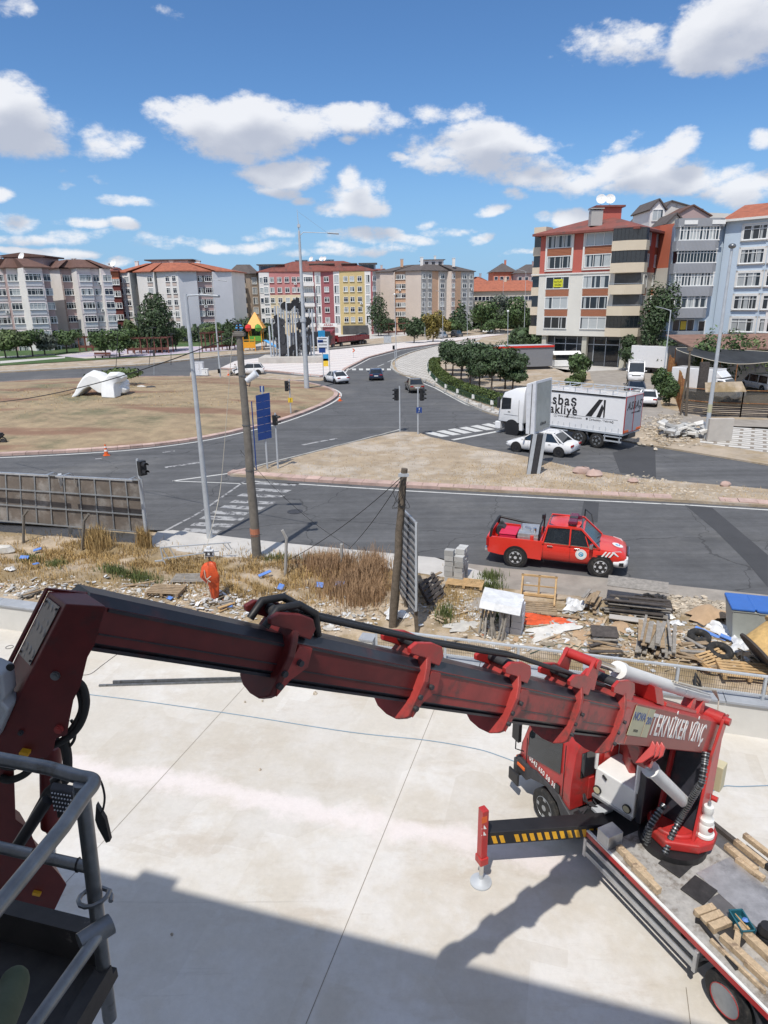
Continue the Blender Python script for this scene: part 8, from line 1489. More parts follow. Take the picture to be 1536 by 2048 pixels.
for u0,u1 in((.3,.67),(.70,1.02)):
 m=MB();m.bar(pv(u0,-.10,.9),pv(u1,-.10,.9),.09,.07);m.build('light_rail','alu',e)
 for u in(u0+.02,u1-.02):m=MB();m.tube([pv(u,.12,.1),pv(u,-.02,.15),pv(u,-.10,.4),pv(u,-.10,.9)],.03,6);m.build('light_arm','alu',e,smooth=50)
 # ---- leaning billboard frame (edge-on) by the wooden pole
fb,ft_=G(830,1262,.1),None;Yf=fb.y;e=E('leaning_billboard',fb,0,'steel slatted billboard seen nearly edge-on beside the wooden pole','billboard')
c1,c2_=at(806,1016,Yf+2.6)-fb,at(834,1045,Yf-.3)-fb;d1,d2=at(800,1175,Yf+2.6)-fb,at(834,1222,Yf-.3)-fb
def fpv(u,v,o=0):a=c1+(c2_-c1)*u;b=d1+(d2-d1)*u;return a+(b-a)*v+Vector((-1,-.1,0))*o
m=MB();m.prism([fpv(0,0),fpv(1,0),fpv(1,1),fpv(0,1)],(.03,.0,0));D('sheet_grey',(.22,.22,.22),.6,var=.3,scale=1.5,metal=.3);m.build('sheet','sheet_grey',e)
for k in range(13):m=MB();m.bar(fpv(0,k/12,.05),fpv(1,k/12,.05),.05,.06);m.build('slat','alu',e)
for u in(0,.5,1):m=MB();m.bar(fpv(u,0,.03),fpv(u,1,.03),.06,.06);m.build('upright','dark' if u==.5 else 'galv',e)
for u in(.35,.95):q_=fpv(u,1,.02);g_=G(*((815,1245)if u<.5 else(832,1268)),.05)-fb;m=MB();m.bar(q_,(q_.x+.05,q_.y,.0),.14,.12);m.build('leg','pole_wood',e)
# ---- small concrete fence posts and mesh
for i,(b,t,k_)in enumerate([((46,1082),(50,1020),1),((163,1100),(172,1028),1),((570,1150),(571,1060),-1),((683,1135),(683,1088),0)]):
 p,q=pole_pts(b,t,.1);m=MB();q=q-p;m.tube([(0,0,-.1),tuple(q*.82+Vector((-.04*k_,0,0))),tuple(q+Vector((.12*k_,0,0)))],.06,6);m.build('fence_post','pole_conc' if i<2 else 'concrete',None,('bent concrete fence post in front of the left billboard, left one','bent concrete fence post in front of the billboard seam','bent concrete fence post right of the concrete pole','short mossy fence post between the poles')[i],'fence post','old concrete fence posts',loc=None).location=p
p=G(300,1240);
# ---- white minivan-sized grey container, kiosk, yard fence, shade net
p=G(985,742,.12);q=G(1104,738,.12);e=E('site_container',p,0,'long dark grey container cabin with a red roof edge behind the trees','container');L_=(q-p).length;an=math.atan2((q-p).y,(q-p).x);T=Matrix.Rotation(an,4,'Z');D('container_grey',(.22,.225,.24),.5,var=.06)
Hc=at(1104,692,q.y).z-.4;m=MB(T);m.box((L_/2,1.3,.35+Hc/2),(L_,2.6,Hc-.1));m.build('wall','container_grey',e,bevel=.02);m=MB(T);m.box((L_/2,1.3,Hc+.36),(L_+.2,2.8,.12));m.build('roof','galv',e);m=MB(T);m.box((L_/2,-.11,Hc+.28),(L_+.2,.03,.28));m.build('red_edge','fire_red',e);m=MB(T);m.box((L_/2,1.3,.15),(L_-.4,2.2,.3));m.build('base','dark',e);m=MB(T);m.box((L_*.22,-.02,Hc*.62),(1.6,.04,.9));m.build('window','plastic_white',e)
p=G(1108,735,.12);e=E('ice_cream_kiosk',p,0,'small white kiosk with a rounded roof between the container and the hatchback','kiosk');m=MB();m.box((1.9,1.2,.55),(3.6,2,.9));m.build('counter','white',e,bevel=.05);m=MB();m.box((1.9,1.2,1.4),(3.3,1.7,.8));m.build('windows','glass',e);m=MB();m.loft([[Vector((x,.1+2.2*k/8,1.8+.45*math.sin(math.pi*k/8)))for k in range(9)]+[Vector((x,2.3-2.2*k/8,1.78))for k in range(9)]for x in(-.1,3.9)]);m.build('roof','white',e,bevel=.02)
# rusty fence
D('rust',(.28,.12,.05),.9,var=.35,scale=4,c2=(.40,.24,.08),s2=3);fp=[(1332,745),(1345,775),(1362,826),(1420,832),(1480,834),(1536,836),(1700,842)];P=[G(*q,.11)for q in fp]
e=E('yard_fence',P[2],0,'rusty scrap fence with yellow posts around the van yard','fence');random.seed(14)
for i,(a,b)in enumerate(zip(P,P[1:])):
 n=max(1,int((b-a).length/(1.1 if i<2 else 2.0)))
 for k in range(n+1):
  q_=a+(b-a)*k/n-P[2];m=MB();m.bar(q_,q_+Vector((0,0,2.3+rnd(-.2,.2))),.08 if i>1 else.05);m.build('post','rust' if i<2 else 'hazard_yellow',e)
 m=MB()
 if i<2:
  for k in range(int((b-a).length/.22)):q_=a+(b-a)*k*.22/(b-a).length-P[2];m.bar(q_,q_+Vector((rnd(-.05,.05),rnd(-.05,.05),rnd(1.7,2.9))),.17,.02)
  m.build('scrap_boards','rust',e)
 else:
  for z in(1.15,2.2):m.bar(a-P[2]+Vector((0,0,z)),b-P[2]+Vector((0,0,z)),.05)
  m.build('rail','rust',e);m=MB()
  for k in range(6):z=.12+.15*k;m.bar(a-P[2]+Vector((0,.02,z)),b-P[2]+Vector((0,.02,z+rnd(-.03,.03))),.02,.11)
  m.build('planks','wood_dark',e);m=MB();m.prism([a-P[2]+Vector((0,.06,.9)),b-P[2]+Vector((0,.06,.9)),b-P[2]+Vector((0,.06,2.15)),a-P[2]+Vector((0,.06,2.15))],(0,.01,0));D('shade_fence',(.09,.085,.075),.9,var=.4,scale=1,alpha=.62);m.build('screen_net','shade_fence',e)
p0=G(1400,838,.11);m=MB();m.prism([(.1,-.1,2.2),(3.4,-.2,2.2),(3.2,.35,2.95),(.2,.4,2.9)],(0,0,.03));o=m.build('tin_sheet','lot',None,'dusty metal sheet propped on top of the yard fence','metal sheet');o.location=p0
p0=G(1372,832,.11);m=MB();m.bar((0,0,0),(.15,0,4.0),.12);o=m.build('old_pole','pole_wood',None,'thin wooden stake pole rising from the fence corner','pole');o.location=p0+Vector((-.4,.2,0));q0=at(1382,690,p0.y);
m=MB();m.tube([(0,0,0),tuple(at(1380,700,p0.y)-p0)],[.12,.08],8);m.box(tuple(at(1380,698,p0.y)-p0),(.4,.2,.3));o=m.build('old_pole','pole_wood',None,'tall weathered pole between the fence corner and the slate block','pole',smooth=50);o.location=p0
p0=G(1398,826,.11);m=MB();zz=at(1398,715,p0.y).z;m.box((0,.1,zz-2.2),(.75,.25,3.4));o=m.build('hanging_board','wood_dark',None,'dark narrow upright board standing above the yard fence','board');o.location=p0
# shade net: corrugated sagging cloth held by posts
D('net_black',(.025,.028,.032),.8,var=.3,scale=.7);pts=[at(1352,696,72),at(1445,698,75),at(1560,705,74),at(1660,712,70),at(1560,722,67),at(1475,728,66),at(1405,716,67)]
cN=sum(pts,Vector())/len(pts)-Vector((0,0,.7));m=MB();K=6;ring=spline(pts,4,True);n=len(ring);vs=[]
for k in range(K+1):
 t_=k/K
 for q_ in ring:vs.append(cN+(q_-cN)*t_+Vector((0,0,.5*t_*(1-t_)*math.sin(q_.x))))
m.add(vs,[(k*n+i,k*n+(i+1)%n,(k+1)*n+(i+1)%n,(k+1)*n+i)for k in range(K)for i in range(n)]);e=E('shade_net',Vector((cN.x,cN.y,.1)),0,'large black shade net stretched over the van yard','shade net');m.build('net','net_black',e,world=True,smooth=60)
for q_ in(pts[0],pts[1],pts[3],pts[4],pts[5],pts[6]):m=MB();m.bar((q_.x,q_.y,0),tuple(q_),.07);m.build('post','rust',e,world=True)
m=MB();m.tube([tuple(q_)for q_ in ring[:]]+[tuple(ring[0])],.035,5);m.build('edge_rope','cream_rope',e,world=True)
p=W(1560,78);e=E('workshop',p,0,'dark open workshop with a rusty roof behind the shade net','shed');m=MB();m.box((0,5,1.9),(16,8,3.8));m.build('wall','shop_dark',e);m=MB();m.prism([(-8.4,.2,3.8),(8.4,.2,3.8),(8.4,9.4,5.0),(-8.4,9.4,5.0)],(0,0,.12));D('roof_rusty',(.22,.13,.10),.9,var=.3,scale=1);m.build('roof','roof_rusty',e)
# ---- park: pergola, playground, benches
def pergola(label,a,b,top,n=6,mm='timber_red'):
 D('timber_red',(.16,.06,.045),.8,var=.25,scale=3);p,q=G(*a,.1),G(*b,.1);e=E('pergola',p,0,label,'pergola','timber pergolas in the park');h=at(a[0],top,p.y).z;d=(q-p)/(n-1)
 for k in range(n):
  for dy in(0,3.0):m=MB();m.bar(d*k+Vector((0,dy,0)),d*k+Vector((0,dy,h)),.2);m.build('post',mm,e)
  m=MB();m.bar(d*k+Vector((0,-.6,h+.1)),d*k+Vector((0,3.6,h+.1)),.14,.22);m.build('beam',mm,e)
 m=MB()
 for dy in(0,1.5,3.0):m.bar(Vector((0,dy,h)),d*(n-1)+Vector((0,dy,h)),.14,.2)
 m.bar(Vector((0,.1,.9)),d*(n-1)+Vector((0,.1,.9)),.1,.5);m.build('long_beam',mm,e)
pergola('long dark red timber pergola behind the round green trees',(256,708),(338,706),678,7);pergola('short timber pergola left of the round trees',(160,702),(200,702),676,4);pergola('timber frame beside the playground at the concrete pole',(405,704),(470,698),668,5);pergola('overgrown timber pergola in front of the cream block',(762,672),(824,668),650,5)
p=G(500,700,.1);e=E('playground_tower',p,0,'orange playground tower with pyramid roof, green panel and blue slide','playground');D('play_orange',(.75,.33,.02),.5);D('play_green',(.12,.35,.05),.5);D('play_blue',(.08,.35,.7),.5)
for x in(0,2.6):
 for y in(0,2.4):m=MB();m.bar((x,y,0),(x,y,4.6),.16);m.build('post','play_orange',e)
m=MB();m.loft([[Vector((1.3+sx_*1.9,1.2+sy_*1.9,4.4))for sx_,sy_ in((-1,-1),(1,-1),(1,1),(-1,1))],[Vector((1.3+sx_*.1,1.2+sy_*.1,7.6))for sx_,sy_ in((-1,-1),(1,-1),(1,1),(-1,1))]]);m.build('roof','play_orange',e);m=MB();m.box((1.3,1.2,1.7),(2.7,2.5,.15));m.build('platform','timber_red',e)
m=MB();m.box((1.3,0,2.3),(2.4,.1,1.1));m.build('panel','play_green',e);m=MB();m.prism([(3.0,-.2,1.9),(3.7,-.2,1.9),(7.2,-3,.3),(6.4,-3,.3)],(0,0,.15));m.build('slide','play_blue',e)
e2=E('ball_climber',G(488,702,.1),0,'yellow playground frame with red and blue balls left of the tower','playground');m=MB();
for x in(0,2.4):m.bar((x,0,0),(x,0,2.8),.14)
m.bar((0,0,2.2),(2.4,0,2.2),.14);m.box((1.2,0,1.2),(2.4,.1,1.2));m.build('frame','play_orange',e2)
for x,mm in((-.6,'play_blue'),(1.2,'fire_red'),(3.2,'play_green')):m=MB();m.blob((x,0,4.6),.75,8,.1);m.build('ball',mm,e2)
for px,lab in((198,'dark park bench on the purple paving, left one'),(212,'dark park bench on the purple paving, right one')):
 e=E('park_bench',G(px,716,.1),0,lab,'bench','park benches');m=MB();m.box((0,0,.45),(1.8,.45,.06));m.build('seat','timber_red',e);m=MB();m.box((0,.24,.8),(1.8,.05,.4));m.build('backrest','timber_red',e)
 for x in(-.7,.7):m=MB();m.box((x,.05,.22),(.06,.4,.44));m.build('leg','dark',e)
 # bollard stones along pavement kerb
random.seed(2)
for i,(px,py)in enumerate([(1030,836),(1010,831),(985,823),(960,815),(935,806),(912,797),(890,786),(868,774),(850,765)]):
 m=MB();m.lathe([(.16,0),(.17,.15),(.13,.30),(.05,.36)],(0,0,0),10);o=m.build('stone_bollard','concrete',None,'low stone bollard on the patterned pavement kerb, '+('nearest the lorry cab','second from the lorry cab','third from the lorry cab','fourth from the lorry cab','in the middle of the row','fourth from the gold saloon','third from the gold saloon','second from the gold saloon','nearest the gold saloon')[i],'bollard','low stone bollards along the patterned pavement',smooth=60);o.location=G(px,py-2,.11)
for px,py,lab in((1163,946,'larger of the two pinkish boulders behind the poster stand'),(1186,952,'smaller pinkish boulder nearest the kerb behind the poster stand'),(1450,972,'loose pink kerb block lying by the far road edge'),(1265,965,'small pale stone lying on the island strip')):
 m=MB();random.seed(px);m.blob((0,0,.1),.42 if px<1200 else.25,9,.16,sq=(1.2,.9,.7));o=m.build('boulder','kerb_pink',None,lab,'boulder','loose stones on the traffic island',smooth=45);o.location=G(px,py,.14)
 # ------------------------------------------------------------------ clutter on the rubble lot
random.seed(77)
def LP(px,py,dz=0):p=G(px,py,.1);p=G(px,py,lotz(p.x,p.y));return Vector((p.x,p.y,p.z+dz))
def place(o,p,r=(0,0,0)):o.location=p;o.rotation_euler=r;return o
def pallet(px,py,rz,lab,w=1.2,d=.8,tilt=(0,0),mm='wood',s=1,dz=.0):
 e=E('pallet',LP(px,py,.03+dz),rz,lab,'pallet','wooden pallets on the rubble lot',rx=tilt[0],ry=tilt[1]);n=6
 for k in range(n):m=MB();m.box((0,-d/2+d*(k+.5)/n,.125),(w,d/n*.62,.02));m.build('top_board',mm,e)
 for x in(-w/2+.05,0,w/2-.05):m=MB();m.box((x,0,.07),(.09,d,.085));m.build('bearer',mm,e)
 return e
wg=math.atan2(wd_.y,wd_.x)
pallet(333,1186,wg+.15,'pallet with open slats lying flat left of the orange bundle');pallet(383,1163,wg+.3,'grey slatted pallet behind the orange bundle',1.3,.8,mm='wood_grey');pallet(930,1172,wg,'pallet lying just below the stack of kerb blocks',1.3,.7,mm='wood_new');pallet(1075,1222,wg+.1,'lower pallet under the tipped crate frame',1.2,.9,mm='wood')
pallet(1490,1350,wg+.05,'broken yellow pallet below the wooden drum',1.3,.9,mm='wood_new');pallet(1425,1325,wg+.7,'yellow pallet piece leaning at the fence below the tyre',.9,.6,(.3,0),'wood_new');pallet(860,1200,wg+1.3,'old brown pallet standing behind the billboard frame',1.1,.9,(1.0,0),'wood_dark',dz=.3);pallet(1300,1215,wg,'dark weathered pallet in the flat timber stack',1.3,.8,mm='wood_dark')
# tipped crate frame
e=E('broken_crate',LP(1075,1208,.15),wg,'open wooden crate frame standing above the orange sheet','crate')
for x in(-.55,0,.55):m=MB();m.bar((x,.35,0),(x,.35,.75),.07,.05);m.build('upright','wood_new',e)
m=MB();m.bar((-.6,.35,.72),(.6,.35,.72),.06);m.bar((-.6,.35,.35),(.6,.35,.35),.04);m.bar((-.6,.35,.02),(.6,.35,.02),.08);m.build('rail','wood_new',e)
for x in(-.55,.55):m=MB();m.bar((x,-.35,.05),(x,.35,.68),.05);m.bar((x,-.4,.05),(x,.4,.05),.06);m.build('side_brace','wood_new',e)
# stacks of blocks
def blocks(name,label,px,py,nx,ny,nz,bw,bd,bh,mm,cat,rz=0,miss=.0):
 b=LP(px,py);e=E(name,b,rz,label,cat)
 for k in range(nz):
  for i in range(nx):
   for j in range(ny):
    if(k==nz-1 and rnd(0,1)<miss):continue
    m=MB();m.box(((i-(nx-1)/2)*bw+rnd(-.02,.02),(j-(ny-1)/2)*bd+rnd(-.015,.015),bh*(k+.5)+.02),(bw*.95,bd*.95,bh*.94),rz=rnd(-.04,.04));m.build('block',mm,e)
 return e
D('kerb_stone',(.42,.42,.41),.85,var=.15,scale=2,objvar=.2);D('white_block',(.66,.67,.70),.7,var=.06,scale=2,objvar=.06,bump=.002)
blocks('kerb_block_stack','tall stack of grey kerb blocks beside the pickup tail',912,1158,2,3,6,.34,.26,.20,'kerb_stone','block stack',wg-.1,.4)
blocks('white_block_stack','stack of white building blocks wrapped beside the wooden trestle',1023,1262,2,2,5,.34,.28,.225,'white_block','block stack',wg-.1,.2)
m=MB();m.loft([[Vector((x,y,.004*math.sin(x*9)-.18*(abs(y)>.5)))for y in(-.62,-.5,0,.5,.62)]+[Vector((x,y,-.01-.18*(abs(y)>.5)))for y in(.62,.5,0,-.5,-.62)]for x in(-.6,-.2,.2,.6)]);place(m.build('plastic_sheet','sheet_white',None,'white plastic sheet draped over the wooden trestle','plastic sheet'),LP(1002,1262,1.12),(0,.1,wg))
e=E('trestle',LP(992,1270),wg,'grey wooden trestle holding a white sheet by the block stack','trestle');random.seed(5)
for k in range(9):m=MB();x=-.5+k*.1;m.bar((x,-.2+rnd(-.15,.15),0),(x+rnd(-.25,.25),rnd(-.1,.2),1.05),.05,.06);m.build('leg','wood_grey',e)
# piles of boards
def pile(label,px,py,L,W_,n,rz,mm,h=.3,spread=.08,cat='timber pile'):
 e=E('board_pile',LP(px,py),rz,label,cat,'piles of used boards on the lot')
 for k in range(n):m=MB();z=.03+h*k/n;m.box((0,0,0),(L*rnd(.75,1.05),rnd(.07,.14),.03));o=m.build('board',random.choice(mm),e);o.location=(rnd(-.1,.1),rnd(-W_/2,W_/2),z);o.rotation_euler=(rnd(-.05,.05),rnd(-.03,.03),rnd(-spread,spread))
 return e
vd=R(80)+wg
pile('pile of long grey boards standing out towards the railing',1310,1290,1.7,1.0,26,vd,['wood_grey','wood_grey','wood'],.45,.12);pile('dark flat stack of formwork boards behind the long boards',1270,1225,1.9,.8,18,wg,['wood_dark','wood_grey'],.5,.05);pile('short grey plank pile by the cardboard and plastic',1180,1215,.9,.6,12,vd,['wood_grey','wood'],.5,.15)
pile('low board pile near the railing under the dark plate',1210,1305,.9,.6,12,wg+.2,['wood_grey','wood','wood_dark'],.25,.5);pile('scattered battens right of the long board pile',1385,1305,.9,1.1,12,wg-.4,['wood','wood_grey'],.12,.8);pile('broken boards thrown down left of the pallet',275,1172,1.3,.3,3,wg+.5,['wood_grey','wood'],.06,.4);pile('small heap of offcuts below the orange bundle',452,1215,.55,.4,8,wg+.7,['wood_grey','wood_new','wood'],.15,.6)
pile('leaning planks behind the billboard frame',868,1180,1.2,.5,7,R(60),['wood','wood_grey'],.5,.4);pile('boards lying on the lot behind the left end of the wall',62,1192,.8,.4,6,vd,['wood_grey','wood'],.15,.4);pile('loose boards next to the wooden drum',1440,1340,1.0,.8,8,wg-.1,['wood_new','wood'],.1,.6)
for lab,px,py,w,d,dz,mm,t in[('dark plywood plate lying on the low board pile',1207,1283,.75,.55,.30,'wood_dark',.15),('large pale plywood sheet covering the flat stack',1272,1200,1.9,.75,.55,'wood_grey',.1),('grey flat panel under the dark stack edge',1255,1245,1.1,.3,.1,'cement',0),('thin brown board standing among the planks',1120,1235,1.2,.12,.05,'wood',.1)]:
 m=MB();m.box((0,0,0),(w,d,.025));place(m.build('plywood_sheet',mm,None,lab,'plywood sheet','plywood sheets on the lot'),LP(px,py,dz+.03),(t,0,wg+rnd(-.1,.1)))
def cloth(name,label,px,py,w,d,h,mm,cat,rz=0,n=14,seedv=1,dz=.03,grp=None):
 random.seed(seedv);m=MB();ph=[rnd(0,6)for _ in range(6)];vs=[]
 for j in range(n+1):
  for i in range(n+1):
   x,y=i/n-.5,j/n-.5;r_=1+.22*math.sin(3*math.atan2(y,x)+ph[0])+.12*math.sin(7*math.atan2(y,x)+ph[1]);z=h*(abs(math.sin(7*x+ph[2]+3*y))*.6+abs(math.sin(9*y+ph[3]-4*x))*.4)*max(0,1-2.0*max(abs(x),abs(y)))**.4+rnd(0,h*.12);vs.append((x*w*r_,y*d*r_,z))
 m.add(vs,[(j*(n+1)+i,j*(n+1)+i+1,(j+1)*(n+1)+i+1,(j+1)*(n+1)+i)for j in range(n)for i in range(n)]);return place(m.build(name,mm,None,label,cat,grp,smooth=50),LP(px,py,dz),(0,0,rz))
cloth('tarpaulin','orange tarpaulin crumpled on the ground below the crate frame',1092,1243,1.5,.65,.12,'tarp_orange','tarpaulin',wg,16,3);cloth('cardboard','opened brown cardboard box lying right of the rubble heap',1415,1235,1.3,.9,.35,'cardboard','cardboard',.4,4,5,.1);cloth('cardboard','torn brown cardboard below the plank pile',1238,1255,.7,.5,.15,'cardboard','cardboard',1,4,8);cloth('cardboard','flat piece of cardboard left of the dark plate',1165,1270,.6,.45,.05,'cardboard','cardboard',.7,3,9)
for k,(px,py,w,d,h,mm,lab)in enumerate([(1150,1215,.7,.6,.3,'sheet_white','clear plastic wrapping heaped against the plank pile'),(1440,1262,1.3,.7,.25,'sheet_white','crumpled white plastic film near the tyres'),(1480,1295,.9,.5,.2,'sheet_white','white sacks lying by the blue lidded bins'),(1335,1235,.4,.3,.1,'plaster','pinkish white sack right of the dark stack'),(1352,1248,.35,.3,.1,'sheet_white','white bag with green print right of the dark stack'),(1105,1262,1.6,.6,.04,'plaster','white powder bag spilt under the orange tarpaulin'),(22,1140,.35,.3,.12,'sheet_white','small white rag in the grass at far left'),(790,1232,.6,.7,.25,'sheet_white','torn white sacking caught at the foot of the wooden pole'),(925,1255,1.0,.5,.1,'plaster','pale spilt sand bag right of the billboard frame')]):cloth('plastic_litter',lab,px,py,w,d,h,mm,'litter',rnd(0,3),10,20+k,grp='plastic litter on the lot')
# blue foam pieces
for k,(px,py,w,d,rx,lab)in enumerate([(76,1106,.32,.16,.2,'blue foam piece highest up in the left grass'),(50,1122,.35,.16,.5,'slanting blue foam strip in the left grass'),(73,1135,.28,.2,0,'blue foam square below the slanting strip'),(530,1155,.5,.12,.4,'long blue foam strip right of the concrete pole'),(562,1182,.26,.22,.8,'bent blue foam beside the reeds'),(640,1178,.26,.22,.6,'blue foam scrap in the middle of the dry stalks'),(682,1176,.42,.28,.2,'large flat blue foam sheet in front of the reeds'),(508,1212,.5,.2,.2,'blue foam sheet near the wall below the concrete pole'),(630,1240,.5,.3,.2,'blue foam pile by the boom collar near the wall'),(455,1216,.35,.2,.1,'pale blue foam below the offcuts'),(1420,1272,.9,.12,.2,'long blue plastic strip between the tyres'),(1465,1285,.7,.14,.2,'blue plastic strip right of the upper tyre'),(340,1200,.25,.14,.3,'small blue scrap by the open pallet')]):
 m=MB();m.box((0,0,0),(w,d,.04));place(m.build('foam_piece','blue_foam',None,lab,'foam piece','blue foam scraps in the grass',bevel=.008),LP(px,py,.16 if py<1190 else.08),(rx,rnd(-.2,.2),rnd(-.8,.8)))
 # loose stones, big chunk
for k,(px,py,r_,mm,lab)in enumerate([(4,1105,.38,'plaster','large pale broken slab at the left edge of the lot'),(660,1260,.16,'plaster','fist-sized plaster lump near the wall left of the pole'),(300,1215,.15,'rock','stone left of the wall pillar'),(1095,1290,.16,'rock','stone at the railing under the tarpaulin')]):m=MB();random.seed(k);m.blob((0,0,.05),r_,9,.22,sq=(1.3,.8,.7));place(m.build('stone',mm,None,lab,'stone','single stones on the lot',smooth=30),LP(px,py))
# tyres
for px,py,r_,rx,lab in[(1397,1280,.30,.15,'upper black tyre lying flat among the plastic film'),(1438,1310,.34,.25,'lower muddy tyre next to the wooden drum')]:
 m=MB();m.tube([(r_*.76*math.cos(a),r_*.76*math.sin(a),.1)for a in[k*math.pi/16 for k in range(32)]],.105,10,closed=True);place(m.build('tyre','tyre',None,lab,'tyre','tyres on the rubble lot',smooth=60),LP(px,py,.03),(rx,0,0))
 # bins with blue lids
D('bin_blue',(.04,.14,.45),.45,var=.08);D('bin_grey',(.38,.40,.37),.6,var=.1)
for k,(px,py,lab)in enumerate([(1492,1275,'grey wheeled container with bright blue lid, left one'),(1545,1282,'grey wheeled container with blue lid at the right edge')]):
 e=E('waste_container',LP(px,py),wg,lab,'waste container','blue lidded waste containers');m=MB();m.loft([[Vector((x*w_,y*d_,z))for x,y in((-1,-1),(1,-1),(1,1),(-1,1))]for w_,d_,z in((.48,.42,.12),(.60,.52,1.02),(.64,.56,1.06))]);m.build('bin_body','bin_grey',e,bevel=.02);m=MB()
 for s in(-1,1):m.box((s*.33,0,1.12),(.62,1.12,.08))
 m.box((0,0,1.14),(.1,1.0,.06));m.build('lid','bin_blue',e,bevel=.03);m=MB();m.box((0,.58,1.1),(1.2,.05,.08));m.build('handle','bin_blue',e,bevel=.01)
 # wooden cable drum / plywood reel tipped on edge
e=E('cable_drum',LP(1530,1338,.1),wg+.2,'big yellow wooden cable drum lying tipped at the right edge','cable drum');D('drum_wood',(.55,.36,.14),.7,var=.25,scale=6);ax=Vector((.75,.1,.62)).normalized();u_=ax.orthogonal().normalized();cc_=Vector((.1,0,.55))
m=MB();m.cyl(cc_-ax*.40,cc_-ax*.34,.72,n=28);m.build('flange','wood_dark',e,smooth=40);m=MB();m.cyl(cc_-ax*.34,cc_+ax*.4,.62,.62,n=28);m.build('reel','drum_wood',e,smooth=40);m=MB();m.cyl(cc_+ax*.4,cc_+ax*.46,.72,n=28);m.build('flange','drum_wood',e,smooth=40)
# orange wrapped bundle hanging beside the broken antenna; hook block
b0=LP(428,1198);e=E('hook_block',at(418,1106,b0.y),0,'white pulley block hanging above the orange bundle','pulley block');m=MB();m.box((0,0,0),(.30,.12,.24));m.box((0,0,.17),(.14,.1,.12));m.build('block_body','plastic_white',e,bevel=.02);m=MB()
for x in(-.08,.08):m.cyl((x,-.075,0),(x,.075,0),.045,n=12)
m.bar((-.16,-.07,.06),(.16,-.07,.06),.02);m.bar((-.16,-.07,-.06),(.16,-.07,-.06),.02);m.build('sheave','dark',e);m=MB();m.tube([(0,0,-.12),(.02,0,-.25),(.07,0,-.3),(.05,0,-.36),(-.02,0,-.34)],.015,6);m.build('hook','dark',e)
e=E('orange_bundle',b0,0,'orange cloth bundle hanging in folds from the pulley hook','cloth bundle');random.seed(4);secs=[];prof=[(1.34,.05),(1.28,.15),(1.14,.22),(.98,.27),(.82,.27),(.66,.20),(.52,.15),(.36,.15),(.2,.13),(.05,.11),(0,.07)]
for z,r_ in prof:secs.append([Vector((.03*math.sin(z*5)+r_*(1+.30*math.sin(3*a+z*4)+.14*math.sin(7*a-z*6))*math.cos(a),r_*.8*(1+.22*math.sin(4*a+z*3))*math.sin(a),z+.02))for a in[k*2*math.pi/28 for k in range(28)]])
m=MB();m.loft(secs);m.build('cloth','tarp_orange',e,smooth=60);m=MB();m.tube([(-.16,-.22,1.15),(-.14,-.27,.9),(-.05,-.28,.8),(-.12,-.26,.6),(-.06,-.2,.35),(-.03,-.2,.05)],.016,6);m.tube([(.05,-.28,.95),(-.08,-.3,.85),(.02,-.29,.75)],.022,6);m.build('strap','cream_rope',e,smooth=60);m=MB();m.tube([(-.18,-.2,1.1),(-.24,-.24,.9),(-.12,-.27,.75)],.012,6);m.tube([(.0,.0,1.3),(-.05,0,1.5),(-.06,0,1.62)],.012,6);m.build('black_sling','cable',e)
# fallen lattice aerial
a,b=LP(325,1130,.45),at(462,1085,LP(420,1120).y);e=E('lattice_frame',a,0,'fallen grey metal lattice frame lying behind the orange bundle','metal frame');d=b-a;m=MB();c2=d+Vector((0,0,-.15));
m.bar((0,0,.28),d,.04);m.bar((.05,0,-.18),d+Vector((-.5,0,-.35)),.04)
for t_ in(.02,.12,.88,.95):m.bar(d*t_+Vector((0,0,.28*(1-t_))),d*min(1,t_+.08)+Vector((0,0,-.28)),.03)
m.bar((0,0,.28),(.05,0,-.3),.05);m.bar((.05,0,-.25),(-.25,-.1,-.25),.05);m.bar((.05,0,-.25),(.2,-.1,-.5),.04);m.build('tubes','galv',e)
# thin things on the yard
m=MB()
for k,(a,b)in enumerate((((198,1371),(700,1356)),((226,1366),(640,1353)),((226,1363),(600,1352)))):
 m=MB();p,q=G(*a,YZ+.03+.03*(k>1)),G(*b,YZ+.03+.03*(k>1));m.bar(p,q,.05,.05);m.build('steel_profile','rail_steel',None,('longest steel profile lying on the concrete under the boom','middle steel profile lying on the concrete under the boom','farthest steel profile lying on the concrete under the boom')[k],'steel bar','steel profiles lying on the yard',loc=tuple(p))
def yc(label,pts,r_,mm,name='hose'):m=MB();P_=spline([G(x,y,YZ+r_+.002)for x,y in pts],6);m.tube(P_,r_,6);m.build(name,mm,None,label,name,loc=tuple(P_[0]),smooth=60)
D('hose_blue',(.22,.32,.42),.5);yc('thin blue hose running across the whole concrete yard',[(170,1388),(300,1404),(480,1430),(700,1464),(850,1480),(950,1497),(1000,1512),(1060,1535)],.011,'hose_blue');yc('blue hose on the yard at right beyond the crane',[(1425,1582),(1450,1572),(1480,1573),(1536,1571),(1600,1570)],.011,'hose_blue');yc('black cable looping over the yard behind the boom head',[(152,1350),(180,1348),(205,1330),(235,1308),(250,1300)],.007,'cable','cable')
for k,(px,py,r_,lab)in enumerate([(630,1388,.06,'small concrete lump on the yard below the boom'),(525,1403,.03,'tiny chip on the yard near the blue hose'),(490,1405,.03,'tiny chip left of the other near the blue hose'),(344,1870,.025,'small dark pebble in the shaded yard'),(520,1540,.03,'pale chip in the powder stripe')]):m=MB();random.seed(k);m.blob((0,0,.02),r_,8,.25);place(m.build('stone','rock',None,lab,'stone','chips lying on the yard',smooth=30),G(px,py,YZ))
